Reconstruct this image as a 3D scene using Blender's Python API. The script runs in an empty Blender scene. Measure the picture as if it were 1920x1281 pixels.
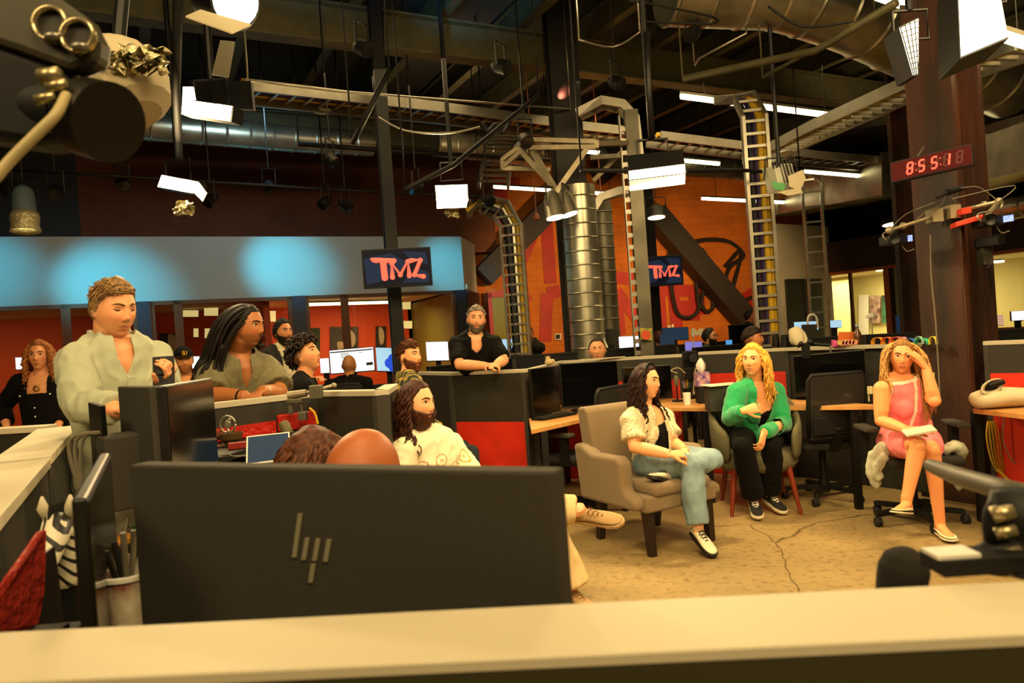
import bpy, bmesh, math, random
import numpy as np
from mathutils import Vector as V, Matrix, noise as mnoise
random.seed(7); np.random.seed(7)
SC = bpy.context.scene
COL = SC.collection
PI = math.pi
# ---------------------------------------------------------------- camera
CAM = V((0, 0, 1.5)); FPX = 1370.0; ROLL = 0.070; PITCH = math.atan(8 / FPX)
FW = V((0, math.cos(PITCH), -math.sin(PITCH))); R0 = V((1, 0, 0)); U0 = R0.cross(FW)
RC = math.cos(ROLL) * R0 - math.sin(ROLL) * U0
UC = math.sin(ROLL) * R0 + math.cos(ROLL) * U0
cam = bpy.data.cameras.new('camera'); co = bpy.data.objects.new('camera', cam); COL.objects.link(co)
cam.sensor_width = 36; cam.lens = FPX / 1920 * 36; cam.clip_start = .02; cam.clip_end = 200
co.matrix_world = Matrix(((RC.x, UC.x, -FW.x, CAM.x), (RC.y, UC.y, -FW.y, CAM.y), (RC.z, UC.z, -FW.z, CAM.z), (0, 0, 0, 1)))
cam.dof.use_dof = True; cam.dof.focus_distance = 5.0; cam.dof.aperture_fstop = 5.6
SC.camera = co
SC.view_settings.view_transform = 'Standard'; SC.view_settings.look = 'None'
SC.view_settings.gamma = 1; SC.view_settings.use_curve_mapping = False
SC.view_settings.exposure = 0.0
# ---------------------------------------------------------------- world and large lights
wd = bpy.data.worlds.new('world'); SC.world = wd; wd.use_nodes = True
wd.node_tree.nodes['Background'].inputs[0].default_value = (1, .74, .36, 1)
wd.node_tree.nodes['Background'].inputs[1].default_value = .035
WARM = (1.0, .72, .34)

def area(name, p, t, sx, sy, w, col=WARM, spread=None):
    l = bpy.data.lights.new(name, 'AREA'); l.shape = 'RECTANGLE'; l.size = sx; l.size_y = sy; l.energy = w; l.color = col
    if spread: l.spread = spread
    o = bpy.data.objects.new(name, l); COL.objects.link(o); o.location = p
    o.rotation_euler = (V(t) - V(p)).to_track_quat('-Z', 'Y').to_euler(); return o

def spot(name, p, t, w, ang, col=WARM, blend=.6, r=.05):
    l = bpy.data.lights.new(name, 'SPOT'); l.energy = w; l.spot_size = math.radians(ang); l.spot_blend = blend; l.color = col; l.shadow_soft_size = r
    o = bpy.data.objects.new(name, l); COL.objects.link(o); o.location = p
    o.rotation_euler = (V(t) - V(p)).to_track_quat('-Z', 'Y').to_euler(); return o

area('added_key_light', (1.2, -1.2, 4.3), (1.2, 5.5, .8), 2.2, 1.2, 120, spread=2.2)  # key lamps are added area lights, unseen, to light the people
area('added_key_light', (-2.6, -.6, 4.2), (-1.5, 4.5, 1.0), 1.6, 1.2, 60, spread=2.2)
area('added_key_light', (.3, 1.6, 5.0), (.6, 5.2, .8), 2.4, 1.0, 110, spread=2.2)
area('added_top_light', (3.9, 3.2, 4.4), (2.0, 5.6, .6), 1.2, 1.2, 110, spread=2.4)  # top lamps are added overhead area lights with no fixture of their own
area('added_top_light', (-1.0, 8.0, 4.6), (-.6, 7.5, 0), 2.5, 1.2, 45, spread=2.6)
area('added_top_light', (3.0, 10.0, 4.6), (3.0, 10, 0), 4, 2, 110, spread=2.6)

for p_, w_ in (((-2.2, 5, 4.3), 40), ((.9, 6.2, 4.3), 45), ((4.0, 7, 4.3), 50), ((6, 10.5, 4.3), 60), ((-.5, 10.5, 4.3), 45), ((2.6, 4.2, 4.4), 40)):
    spot('added_ceiling_uplight', p_, (p_[0] + .3, p_[1] + .5, 5.8), w_, 150, (1, .72, .36), .8, .2)  # added uplights standing in for lamp spill on the dark ceiling
# ---------------------------------------------------------------- pixel rays -> world points
def W(x, y, d):
    return CAM + d * (FW + (x - 960) / FPX * RC - (y - 640.5) / FPX * UC)
def Wz(x, y, z):
    r = FW + (x - 960) / FPX * RC - (y - 640.5) / FPX * UC
    return CAM + r * ((z - CAM.z) / r.z)

# ---------------------------------------------------------------- materials
MATS = {}
def lin(c):
    if isinstance(c, str):
        c = [int(c[i:i + 2], 16) / 255 for i in (0, 2, 4)]
        return tuple(x / 12.92 if x < .04045 else ((x + .055) / 1.055) ** 2.4 for x in c)
    return tuple(c)
def mat(name, c='808080', r=.6, m=0., var=0., sc=6., bump=0., bs=60., e=0., ec=None, alpha=1., c2=None, wave=None, spec=.5, tr=0., attr=None, stretch=(1, 1, 1), sheen=0., sub=0.):
    if name in MATS: return MATS[name]
    M = bpy.data.materials.new(name); M.use_nodes = True; nt = M.node_tree; N = nt.nodes; L = nt.links
    b = N['Principled BSDF']; c = lin(c)
    b.inputs['Base Color'].default_value = (*c, 1); b.inputs['Roughness'].default_value = r; b.inputs['Metallic'].default_value = m
    b.inputs['Specular IOR Level'].default_value = spec; b.inputs['Alpha'].default_value = alpha
    if tr: b.inputs['Transmission Weight'].default_value = tr
    if sheen: b.inputs['Sheen Weight'].default_value = sheen
    if sub: b.inputs['Subsurface Weight'].default_value = sub; b.inputs['Subsurface Radius'].default_value = (.02, .008, .004)
    if e: b.inputs['Emission Color'].default_value = (*(lin(ec) if ec else c), 1); b.inputs['Emission Strength'].default_value = e
    tc = N.new('ShaderNodeTexCoord'); mp = N.new('ShaderNodeMapping'); L.new(tc.outputs['Object'], mp.inputs[0]); mp.inputs['Scale'].default_value = stretch
    src = None
    if attr:
        a = N.new('ShaderNodeVertexColor'); a.layer_name = attr; src = a.outputs['Color']; L.new(src, b.inputs['Base Color'])
    if var or c2:
        nz = N.new('ShaderNodeTexNoise'); nz.inputs['Scale'].default_value = sc; nz.inputs['Detail'].default_value = 6; L.new(mp.outputs[0], nz.inputs[0])
        cr = N.new('ShaderNodeValToRGB'); cr.color_ramp.elements[0].position = .35; cr.color_ramp.elements[1].position = .65; L.new(nz.outputs[0], cr.inputs[0])
        a0 = tuple(x * (1 - var) for x in c); a1 = lin(c2) if c2 else tuple(min(1, x * (1 + var)) for x in c)
        cr.color_ramp.elements[0].color = (*a0, 1); cr.color_ramp.elements[1].color = (*a1, 1)
        if src is None: L.new(cr.outputs[0], b.inputs['Base Color'])
        else:
            mx = N.new('ShaderNodeMix'); mx.data_type = 'RGBA'; mx.blend_type = 'MULTIPLY'; mx.inputs[0].default_value = 1
            L.new(src, mx.inputs[6]); L.new(cr.outputs[0], mx.inputs[7]); L.new(mx.outputs[2], b.inputs['Base Color'])
    if bump:
        n2 = N.new('ShaderNodeTexNoise'); n2.inputs['Scale'].default_value = bs; n2.inputs['Detail'].default_value = 4; L.new(mp.outputs[0], n2.inputs[0])
        bp = N.new('ShaderNodeBump'); bp.inputs['Strength'].default_value = bump; bp.inputs['Distance'].default_value = .02
        L.new(n2.outputs[0], bp.inputs['Height']); L.new(bp.outputs[0], b.inputs['Normal'])
    MATS[name] = M; return M

m_black = mat('black_plastic', '0a0908', .6, spec=.3)
m_blackm = mat('black_metal', '0d0c0b', .5, .3)
m_dark = mat('dark_steel', '1c1814', .5, .4, var=.3)
m_gray = mat('gray_laminate', '2a2820', .55, var=.08)
m_gray2 = mat('gray_fabric_panel', '35322a', .85, bump=.15, bs=300)
m_cap = mat('pale_top_trim', 'b9b29c', .5)
m_cream = mat('cream_paper', 'd2c8ac', .6)
m_white = mat('white_plastic', 'e6e2d6', .5)
m_red = mat('red_panel', 'cc2a0e', .5, var=.1)
m_wood = mat('birch_desktop', 'c08a4c', .5, var=.12, sc=3, stretch=(1, 8, 1))
m_silver = mat('brushed_aluminium', 'a39e8e', .35, .8, var=.1)
m_galv = mat('galvanised_steel', 'a9a48f', .33, .9, var=.25, sc=3)
m_galvd = mat('dull_galvanised_steel', '6d6858', .45, .7, var=.3, sc=2)
m_rubber = mat('dark_rubber', '15130f', .8)
m_yel = mat('yellow_cable', 'c9a21c', .6)
m_foil = mat('crumpled_foil', 'd0c498', .35, .45, bump=1., bs=25)

# ---------------------------------------------------------------- mesh builder
class MB:
    def __init__(s): s.v = []; s.f = []; s.mi = []; s.m = 0
    def add(s, vs, fs):
        k = len(s.v); s.v.extend(tuple(v) for v in vs); s.f.extend(tuple(i + k for i in f) for f in fs); s.mi.extend([s.m] * len(fs)); return s
    def obb(s, c, ax, ay, az):
        c = V(c); ax = V(ax); ay = V(ay); az = V(az)
        vs = [c + i * ax + j * ay + k * az for i in (-1, 1) for j in (-1, 1) for k in (-1, 1)]
        fs = [(0, 1, 3, 2), (4, 6, 7, 5), (0, 4, 5, 1), (2, 3, 7, 6), (0, 2, 6, 4), (1, 5, 7, 3)]
        if ax.cross(ay).dot(az) < 0: fs = [f[::-1] for f in fs]
        return s.add(vs, fs)
    def box(s, cx, cy, cz, sx, sy, sz, rz=0):
        R = Matrix.Rotation(rz, 3, 'Z'); return s.obb((cx, cy, cz), R @ V((sx / 2, 0, 0)), R @ V((0, sy / 2, 0)), V((0, 0, sz / 2)))
    def slab(s, a, b, z0, z1, t, side=0):
        a = V((a[0], a[1], 0)); b = V((b[0], b[1], 0)); d = b - a; n = V((-d.y, d.x, 0)).normalized() * t / 2; c = (a + b) / 2 + V((0, 0, (z0 + z1) / 2)) + n * side
        return s.obb(c, d / 2, n, V((0, 0, (z1 - z0) / 2)))
    def bar(s, a, b, w, h, up=(0, 0, 1)):
        a = V(a); b = V(b); d = b - a; sd = d.cross(V(up)).normalized(); u = sd.cross(d).normalized()
        return s.obb((a + b) / 2, d / 2, sd * w / 2, u * h / 2)
    def rings(s, rs, caps=True):
        n = len(rs[0]); k = len(s.v); vs = [p for r in rs for p in r]; fs = []
        for i in range(len(rs) - 1):
            for j in range(n):
                a = i * n + j; b = i * n + (j + 1) % n; fs.append((a, b, b + n, a + n))
        if caps: fs.append(tuple(range(n))[::-1]); fs.append(tuple(range((len(rs) - 1) * n, len(rs) * n)))
        return s.add(vs, fs)
    def cyl(s, a, b, r0, r1=None, n=14, caps=True):
        return s.tube([a, b], [r0, r0 if r1 is None else r1], n, caps=caps)
    def tube(s, pts, r, n=8, side=None, ry=None, smooth=0, caps=True, closed=False):
        pts = [V(p) for p in pts]; m = len(pts)
        if not hasattr(r, '__len__'): r = [r] * m
        if ry is None: ry = r
        elif not hasattr(ry, '__len__'): ry = [ry] * m
        if smooth:
            pts, r, ry = cat(pts, smooth), catn(r, smooth), catn(ry, smooth); m = len(pts)
        rs = []; pn = None
        for i in range(m):
            t = (pts[min(i + 1, m - 1)] - pts[max(i - 1, 0)])
            if t.length < 1e-9: t = V((0, 0, 1))
            t.normalize()
            if side is not None: a = V(side[i] if isinstance(side, list) and len(side) == m else (side[0] if isinstance(side, list) else side))
            elif pn is None: a = V((0, 0, 1)) if abs(t.z) < .8 else V((1, 0, 0))
            else: a = pn
            a = (a - t * a.dot(t))
            if a.length < 1e-6: a = t.orthogonal()
            a.normalize(); b = t.cross(a); pn = a
            rs.append([pts[i] + a * (r[i] * math.cos(2 * PI * j / n)) + b * (ry[i] * math.sin(2 * PI * j / n)) for j in range(n)])
        return s.rings(rs, caps)
    def ell(s, c, r, R=None, nu=16, nv=10):
        c = V(c); R = R or Matrix.Identity(3)
        if not hasattr(r, '__len__'): r = (r, r, r)
        vs = [c + R @ V((0, 0, -r[2]))]
        for i in range(1, nv):
            ph = -PI / 2 + PI * i / nv
            for j in range(nu):
                th = 2 * PI * j / nu; vs.append(c + R @ V((r[0] * math.cos(ph) * math.cos(th), r[1] * math.cos(ph) * math.sin(th), r[2] * math.sin(ph))))
        vs.append(c + R @ V((0, 0, r[2]))); fs = []
        for j in range(nu): fs.append((0, 1 + (j + 1) % nu, 1 + j))
        for i in range(nv - 2):
            for j in range(nu):
                a = 1 + i * nu + j; b = 1 + i * nu + (j + 1) % nu; fs.append((a, b, b + nu, a + nu))
        l = len(vs) - 1; k = 1 + (nv - 2) * nu
        for j in range(nu): fs.append((k + j, k + (j + 1) % nu, l))
        return s.add(vs, fs)
    def lathe(s, c, prof, ax=(0, 0, 1), n=20, caps=True):
        ax = V(ax).normalized(); a = ax.orthogonal().normalized(); b = ax.cross(a); c = V(c)
        return s.rings([[c + ax * z + (a * math.cos(2 * PI * j / n) + b * math.sin(2 * PI * j / n)) * max(r, 1e-4) for j in range(n)] for r, z in prof], caps)
    def prism(s, poly, ex):
        poly = [V(p) for p in poly]; ex = V(ex); n = len(poly); nn = V((0, 0, 0))
        for i in range(n): nn += poly[i].cross(poly[(i + 1) % n])
        fs = [tuple(range(n)), tuple(range(n, 2 * n))[::-1]] + [(j + n, (j + 1) % n + n, (j + 1) % n, j)[::1] for j in range(n)]
        if nn.dot(ex) > 0: fs = [f[::-1] for f in fs]
        return s.add(poly + [p + ex for p in poly], fs)
    def mesh(s, name):
        me = bpy.data.meshes.new(name); me.from_pydata(s.v, [], s.f); return me
    def build(s, name, mats, parent=None, smooth=False, bevel=0, seg=2, disp=None, sub=0, solid=0):
        me = s.mesh(name)
        mats = mats if isinstance(mats, (list, tuple)) else [mats]
        for m in mats: me.materials.append(m)
        if len(mats) > 1: me.polygons.foreach_set('material_index', s.mi)
        o = bpy.data.objects.new(name, me); COL.objects.link(o)
        if smooth:
            me.polygons.foreach_set('use_smooth', [True] * len(me.polygons))
            if smooth == 2:
                try: me.set_sharp_from_angle(angle=.45)
                except Exception: pass
        if solid: md = o.modifiers.new('s', 'SOLIDIFY'); md.thickness = solid
        if bevel: md = o.modifiers.new('b', 'BEVEL'); md.width = bevel; md.segments = seg; md.limit_method = 'ANGLE'; md.angle_limit = .6
        if sub: md = o.modifiers.new('u', 'SUBSURF'); md.levels = md.render_levels = sub
        if disp:
            tx = bpy.data.textures.new('n', 'CLOUDS'); tx.noise_scale = disp[1]; md = o.modifiers.new('d', 'DISPLACE'); md.texture = tx; md.strength = disp[0]; md.mid_level = .5
        if parent: put(o, parent)
        return o

def cat(p, k):
    out = []; n = len(p)
    for i in range(n - 1):
        p0 = p[max(i - 1, 0)]; p1 = p[i]; p2 = p[i + 1]; p3 = p[min(i + 2, n - 1)]
        for j in range(k):
            t = j / k; out.append(.5 * ((2 * p1) + (p2 - p0) * t + (2 * p0 - 5 * p1 + 4 * p2 - p3) * t * t + (3 * p1 - p0 - 3 * p2 + p3) * t ** 3))
    out.append(p[-1]); return out
def catn(r, k):
    out = []
    for i in range(len(r) - 1):
        for j in range(k): t = j / k; out.append(r[i] * (1 - t) + r[i + 1] * t)
    out.append(r[-1]); return out

def put(o, parent):
    o.parent = parent
    o.matrix_parent_inverse = parent.matrix_basis.inverted() if parent.parent is None else Matrix.Identity(4)
    return o
def tag(o, label=None, cat=None, group=None, kind=None):
    if label: o['label'] = label
    if cat: o['category'] = cat
    if group: o['group'] = group
    if kind: o['kind'] = kind
    return o
def T(name, label, cat, loc=(0, 0, 0), group=None):
    o = bpy.data.objects.new(name, None); COL.objects.link(o); o.location = loc; o.empty_display_size = .1
    bpy.context.view_layer.update() if False else None
    o.matrix_basis = Matrix.Translation(V(loc)); return tag(o, label, cat, group)
def dup(root, loc, rz=0, label=None, group=None, scale=1):
    r = root.copy(); COL.objects.link(r); r.matrix_basis = Matrix.Translation(V(loc)) @ Matrix.Rotation(rz, 4, 'Z') @ Matrix.Scale(scale, 4)
    if label: r['label'] = label
    if group: r['group'] = group
    for ch in list(root.children):
        c = ch.copy(); COL.objects.link(c); c.parent = r
        for g in list(ch.children):
            d = g.copy(); COL.objects.link(d); d.parent = c
    return r
def move(root, loc, rz=0, scale=1):
    root.matrix_basis = Matrix.Translation(V(loc)) @ Matrix.Rotation(rz, 4, 'Z') @ Matrix.Scale(scale, 4); return root
def struct(o): o['kind'] = 'structure'; return o
# ================================================================ THE SETTING
def concrete():
    M = mat('polished_concrete_floor', '988256', .42, var=.16, sc=1.3, bump=.05, bs=30); nt = M.node_tree; N = nt.nodes; L = nt.links
    b = N['Principled BSDF']; src = b.inputs['Base Color'].links[0].from_socket
    tc = N.new('ShaderNodeTexCoord'); nz = N.new('ShaderNodeTexNoise'); nz.inputs['Scale'].default_value = 1.5; nz.inputs['Detail'].default_value = 8
    L.new(tc.outputs['Object'], nz.inputs[0]); mx = N.new('ShaderNodeMix'); mx.data_type = 'VECTOR'; mx.inputs[0].default_value = .22
    L.new(tc.outputs['Object'], mx.inputs[4]); L.new(nz.outputs['Color'], mx.inputs[5])
    vo = N.new('ShaderNodeTexVoronoi'); vo.feature = 'DISTANCE_TO_EDGE'; vo.inputs['Scale'].default_value = .62; L.new(mx.outputs[1], vo.inputs['Vector'])
    cr = N.new('ShaderNodeValToRGB'); cr.color_ramp.elements[0].color = (.3, .26, .2, 1); cr.color_ramp.elements[1].color = (1, 1, 1, 1); cr.color_ramp.elements[1].position = .0028; L.new(vo.outputs['Distance'], cr.inputs[0])
    n3 = N.new('ShaderNodeTexNoise'); n3.inputs['Scale'].default_value = 22; n3.inputs['Detail'].default_value = 8; L.new(tc.outputs['Object'], n3.inputs[0])
    c3 = N.new('ShaderNodeValToRGB'); c3.color_ramp.elements[0].position = .3; c3.color_ramp.elements[0].color = (.6, .57, .5, 1); c3.color_ramp.elements[1].position = .48; c3.color_ramp.elements[1].color = (1, 1, 1, 1); L.new(n3.outputs[0], c3.inputs[0])
    m1 = N.new('ShaderNodeMix'); m1.data_type = 'RGBA'; m1.blend_type = 'MULTIPLY'; m1.inputs[0].default_value = 1; L.new(src, m1.inputs[6]); L.new(cr.outputs[0], m1.inputs[7])
    m2 = N.new('ShaderNodeMix'); m2.data_type = 'RGBA'; m2.blend_type = 'MULTIPLY'; m2.inputs[0].default_value = 1; L.new(m1.outputs[2], m2.inputs[6]); L.new(c3.outputs[0], m2.inputs[7])
    L.new(m2.outputs[2], b.inputs['Base Color']); return M
def brick(name, c1, c2, cm):
    M = mat(name, c1, .8); nt = M.node_tree; N = nt.nodes; L = nt.links; b = N['Principled BSDF']
    tc = N.new('ShaderNodeTexCoord'); mp = N.new('ShaderNodeMapping'); mp.inputs['Rotation'].default_value = (PI / 2, 0, 0); L.new(tc.outputs['Object'], mp.inputs[0])
    br = N.new('ShaderNodeTexBrick'); br.inputs['Scale'].default_value = 1; br.inputs['Brick Width'].default_value = .42; br.inputs['Row Height'].default_value = .14; br.inputs['Mortar Size'].default_value = .008
    for k, c in zip(('Color1', 'Color2', 'Mortar'), (c1, c2, cm)): br.inputs[k].default_value = (*lin(c), 1)
    L.new(mp.outputs[0], br.inputs[0]); nz = N.new('ShaderNodeTexNoise'); nz.inputs['Scale'].default_value = 1.2; nz.inputs['Detail'].default_value = 6; L.new(tc.outputs['Object'], nz.inputs[0])
    cr = N.new('ShaderNodeValToRGB'); cr.color_ramp.elements[0].position = .3; cr.color_ramp.elements[0].color = (.6, .6, .6, 1); cr.color_ramp.elements[1].position = .7; L.new(nz.outputs[0], cr.inputs[0])
    m = N.new('ShaderNodeMix'); m.data_type = 'RGBA'; m.blend_type = 'MULTIPLY'; m.inputs[0].default_value = 1; L.new(br.outputs[0], m.inputs[6]); L.new(cr.outputs[0], m.inputs[7]); L.new(m.outputs[2], b.inputs['Base Color'])
    return M
def pane_mat(name='window_glass', tint=(.9, .9, .85)):
    if name in MATS: return MATS[name]
    M = bpy.data.materials.new(name); M.use_nodes = True; N = M.node_tree.nodes; L = M.node_tree.links; N.remove(N['Principled BSDF'])
    t = N.new('ShaderNodeBsdfTransparent'); t.inputs[0].default_value = (*tint, 1); g = N.new('ShaderNodeBsdfGlossy'); g.inputs['Roughness'].default_value = .02
    f = N.new('ShaderNodeFresnel'); f.inputs[0].default_value = 1.5; m = N.new('ShaderNodeMixShader'); L.new(f.outputs[0], m.inputs[0]); L.new(t.outputs[0], m.inputs[1]); L.new(g.outputs[0], m.inputs[2]); L.new(m.outputs[0], N['Material Output'].inputs[0])
    MATS[name] = M; return M
m_glass = pane_mat()
mb = MB(); mb.box(2, 10, -.05, 30, 26, .1); struct(mb.build('floor', concrete()))
mb = MB(); mb.box(2, 10, 5.75, 30, 26, .1); struct(mb.build('ceiling', mat('dark_deck', '241f16', .8, var=.2, sc=1)))
E1 = V((.891, .454, 0)); E2 = V((-.454, .891, 0))
m_brown = brick('brown_painted_brick', '6e3610', '68320f', '5e2d0e'); m_orange = brick('orange_painted_brick', 'd07010', 'c8680e', 'bc600d')
m_concw = mat('grey_concrete_wall', '8f8a76', .8, var=.12, sc=1.5)
m_letter = mat('red_wall_paint', 'a41c08', .6, var=.1, sc=3)
BA = V((-9.4, 10.7, 0)); BB = V((-.2, 15.3, 0))
def wall(name, a, b, z0, z1, t, m): mb = MB(); mb.slab(a, b, z0, z1, t); return struct(mb.build(name, m))
wall('wall_back_left', (-6.9, 11.95), (-.2, 15.3), 3.3, 5.7, .1, m_brown)
wall('wall_back', (-.9, 15.35), (7.2, 17.4), 0, 5.7, .1, m_orange)
wall('wall_far_left', (-12.5, 8.0), (-6.9, 11.95), 3.3, 5.7, .1, mat('dark_left_wall', '14161a', .7))
wall('wall_side_left', (-12.8, -3), (-12.5, 8), 0, 5.7, .1, MATS['dark_left_wall'])
wall('wall_front', (-12.8, -2.9), (17, -2.9), 0, 5.7, .1, mat('dark_front_wall', '2a2218', .8))
wall('wall_right', (16.9, -3), (16.9, 23), 0, 5.7, .1, MATS['dark_front_wall'])
wall('wall_far_back', (-12, 22.9), (17, 22.9), 0, 5.7, .1, MATS['dark_front_wall'])
# blue-lit band (a soffit over the glass offices)
m_band = mat('grey_white_soffit', 'a9a598', .7)
bl = [(-9.9, 8.75), (-7.04, 10.2), (-.80, 13.35), (-.62, 14.6)]
def band_pts(z): return [V((x, y, z)) for x, y in bl] + [V((x - .35, y + .6, z)) for x, y in bl[::-1]]
mb = MB(); mb.prism(band_pts(2.42), (0, 0, .98)); struct(mb.build('wall_soffit_left', m_band))
# glass office under the band
OD = V((-7.04, 10.2, 0)); OE = V((-.80, 13.35, 0)); OU = (OE - OD).normalized(); ON = V((-OU.y, OU.x, 0))
def off(u, n=0, z=0): return OD + OU * u + ON * n + V((0, 0, z))
def isect(x):   # where the pixel column x (about y 600) meets the office glazing line
    r = W(x, 600, 1) - CAM; t = (OD - CAM).cross(OU).z / r.cross(OU).z; p = CAM + r * t; return (p - OD).dot(OU)
m_redwall = mat('orange_red_office_wall', 'd4480f', .6); m_ocream = mat('cream_office_ceiling', 'd8c8a0', .7); m_navy = mat('navy_post_paint', '0c1626', .5); m_bronze = mat('bronze_mullion', '5a3417', .5, .3)
LEN = (OE - OD).length
mb = MB(); mb.slab(off(-9, 3.6), off(LEN + .1, 3.6), 0, 2.75, .1); struct(mb.build('wall_office_back', m_redwall))
mb = MB(); mb.slab(off(LEN - .0, .1), off(LEN + .25, 3.6), 0, 2.42, .1); struct(mb.build('wall_office_right', mat('olive_office_wall', '7a6f25', .7)))
mb = MB(); mb.slab(off(3.55, .3), off(3.55, 3.5), 0, 2.42, .1); struct(mb.build('wall_office_divider', m_redwall))
mb = MB(); mb.prism([off(-9, .1, 2.45), off(LEN + .1, .1, 2.45), off(LEN + .1, 3.7, 2.45), off(-9, 3.7, 2.45)], (0, 0, .08)); struct(mb.build('ceiling_office', m_ocream))
ed = [-3.2] + [isect(x) for x in (124, 258, 283, 335, 549, 574, 648, 856)] + [LEN]
k = 0
for i, (a, b) in enumerate(zip(ed[:-1], ed[1:])):
    if i in (2, 5, 8): continue
    k += 1
    mb = MB()
    for u in (a + .03, b - .03): mb.slab(off(u - .03), off(u + .03), 0, 2.42, .07)
    mb.slab(off(a), off(b), 2.36, 2.42, .07); mb.slab(off(a), off(b), 0, .08, .07)
    w = struct(mb.build('window_%d' % k, m_bronze)); g = MB(); g.slab(off(a + .03), off(b - .03), .08, 2.36, .012); g.build('pane', m_glass, w)
for i, u in enumerate(((ed[2], ed[3]), (ed[5], ed[6]), (ed[8], ed[9]))):
    mb = MB(); mb.slab(off(u[0]), off(u[1]), 0, 2.42, .14); struct(mb.build('trim_%d' % (i + 1), m_navy))
# return to the right of the band and a red framed opening
mb = MB(); mb.slab((-.78, 13.45), (-.62, 14.6), 0, 2.42, .08); struct(mb.build('wall_return_left', mat('deep_brown_paint', '3a150a', .7)))
d = T('door_1', None, None); del_keys = [k for k in ('label', 'category') if k in d.keys()]
struct(d); mb = MB(); a, b = V((-.45, 15.2, 0)), V((.35, 15.4, 0))
mb.slab(a, a + (b - a) * .1, 0, 2.45, .12); mb.slab(a + (b - a) * .9, b, 0, 2.45, .12); mb.slab(a, b, 2.35, 2.47, .12); mb.build('door_frame', m_letter, d)
mb = MB(); mb.slab(a + (b - a) * .1, a + (b - a) * .9, 0, 2.35, .05); mb.build('door_leaf', MATS['olive_office_wall'], d)
# grey concrete end wall with a dark door, and the right office
wall('wall_concrete', (5.35, 15.0), (7.07, 16.2), 0, 3.45, .2, m_concw)
d = T('door_2', None, None); struct(d)
mb = MB(); a, b = V((5.72, 15.08, 0)), V((6.75, 15.85, 0)); mb.slab(a, b, 0, 2.3, .06); mb.build('door_leaf', m_black, d)
mb = MB(); mb.slab((a + b) / 2 - (b - a) * .01, (a + b) / 2 + (b - a) * .01, 0, 2.28, .09); mb.build('door_seam', mat('dark_seam', '060606', .6), d)
RA = V((7.07, 16.2, 0)); RB = V((10.9, 9.2, 0)); RU = (RB - RA).normalized(); RN = V((-RU.y, RU.x, 0)); 
def ro(u, n=0, z=0): return RA + RU * u + RN * n + V((0, 0, z))
RL = (RB - RA).length
m_darkred = mat('dark_maroon_fascia', '2a0f08', .6, var=.15); m_owood = mat('orange_wood_frame', '9c4a14', .5); m_cyel = mat('cream_yellow_wall', 'd9cc8a', .7)
mb = MB(); mb.slab(ro(-.1), ro(RL), 2.42, 3.08, .16); struct(mb.build('wall_fascia_right', m_darkred))
mb = MB(); mb.slab(ro(-.1), ro(RL), 2.36, 2.42, .2); struct(mb.build('trim_4', m_owood))
mb = MB(); mb.slab(ro(-6.5, 4.0), ro(RL + 2, 4.0), 0, 2.8, .1); struct(mb.build('wall_office_right_back', m_cyel))
mb = MB(); mb.prism([ro(-6.5, .1, 2.48), ro(RL + 2, .1, 2.48), ro(RL + 2, 4, 2.48), ro(-6.5, 4, 2.48)], (0, 0, .08)); struct(mb.build('ceiling_office_right', mat('cream_tile', 'd8d0b0', .7)))
def isr(x, y=560):
    r = W(x, y, 1) - CAM; t = (RA - CAM).cross(RU).z / r.cross(RU).z; p = CAM + r * t; return (p - RA).dot(RU)
us = [isr(x) for x in (1552, 1558, 1598, 1664, 1672)]
mb = MB(); w = 0
for u in (isr(1551), isr(1668)): mb.slab(ro(u - .06), ro(u + .06), 0, 2.36, .14)
mb.slab(ro(isr(1551)), ro(isr(1668)), 0, .1, .14); w = struct(mb.build('window_20', m_owood))
mb = MB(); mb.slab(ro(isr(1551)), ro(isr(1668)), .1, 2.36, .012); mb.build('pane', m_glass, w)
mb = MB(); mb.slab(ro(isr(1597) - .03), ro(isr(1597) + .03), .1, 2.36, .06); mb.build('mullion', m_bronze, w)
mb = MB(); mb.slab(ro(isr(1672)), ro(isr(1682)), 0, 2.36, .1); mb.slab(ro(isr(1697)), ro(isr(1716)), 0, 2.36, .1); mb.slab(ro(isr(1716)), ro(isr(1838, 600)), 0, 2.36, .1); struct(mb.build('wall_right_piers', m_dark))
mb = MB(); mb.slab(ro(isr(1838, 600)), ro(RL), 1.0, 1.06, .12); w = struct(mb.build('window_21', m_owood)); mb = MB(); mb.slab(ro(isr(1838, 600)), ro(RL), 1.06, 2.36, .012); mb.build('pane', m_glass, w)
mb = MB(); mb.slab(ro(isr(1838, 600)), ro(RL), 0, 1.0, .1); struct(mb.build('wall_right_low', m_dark))
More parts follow.
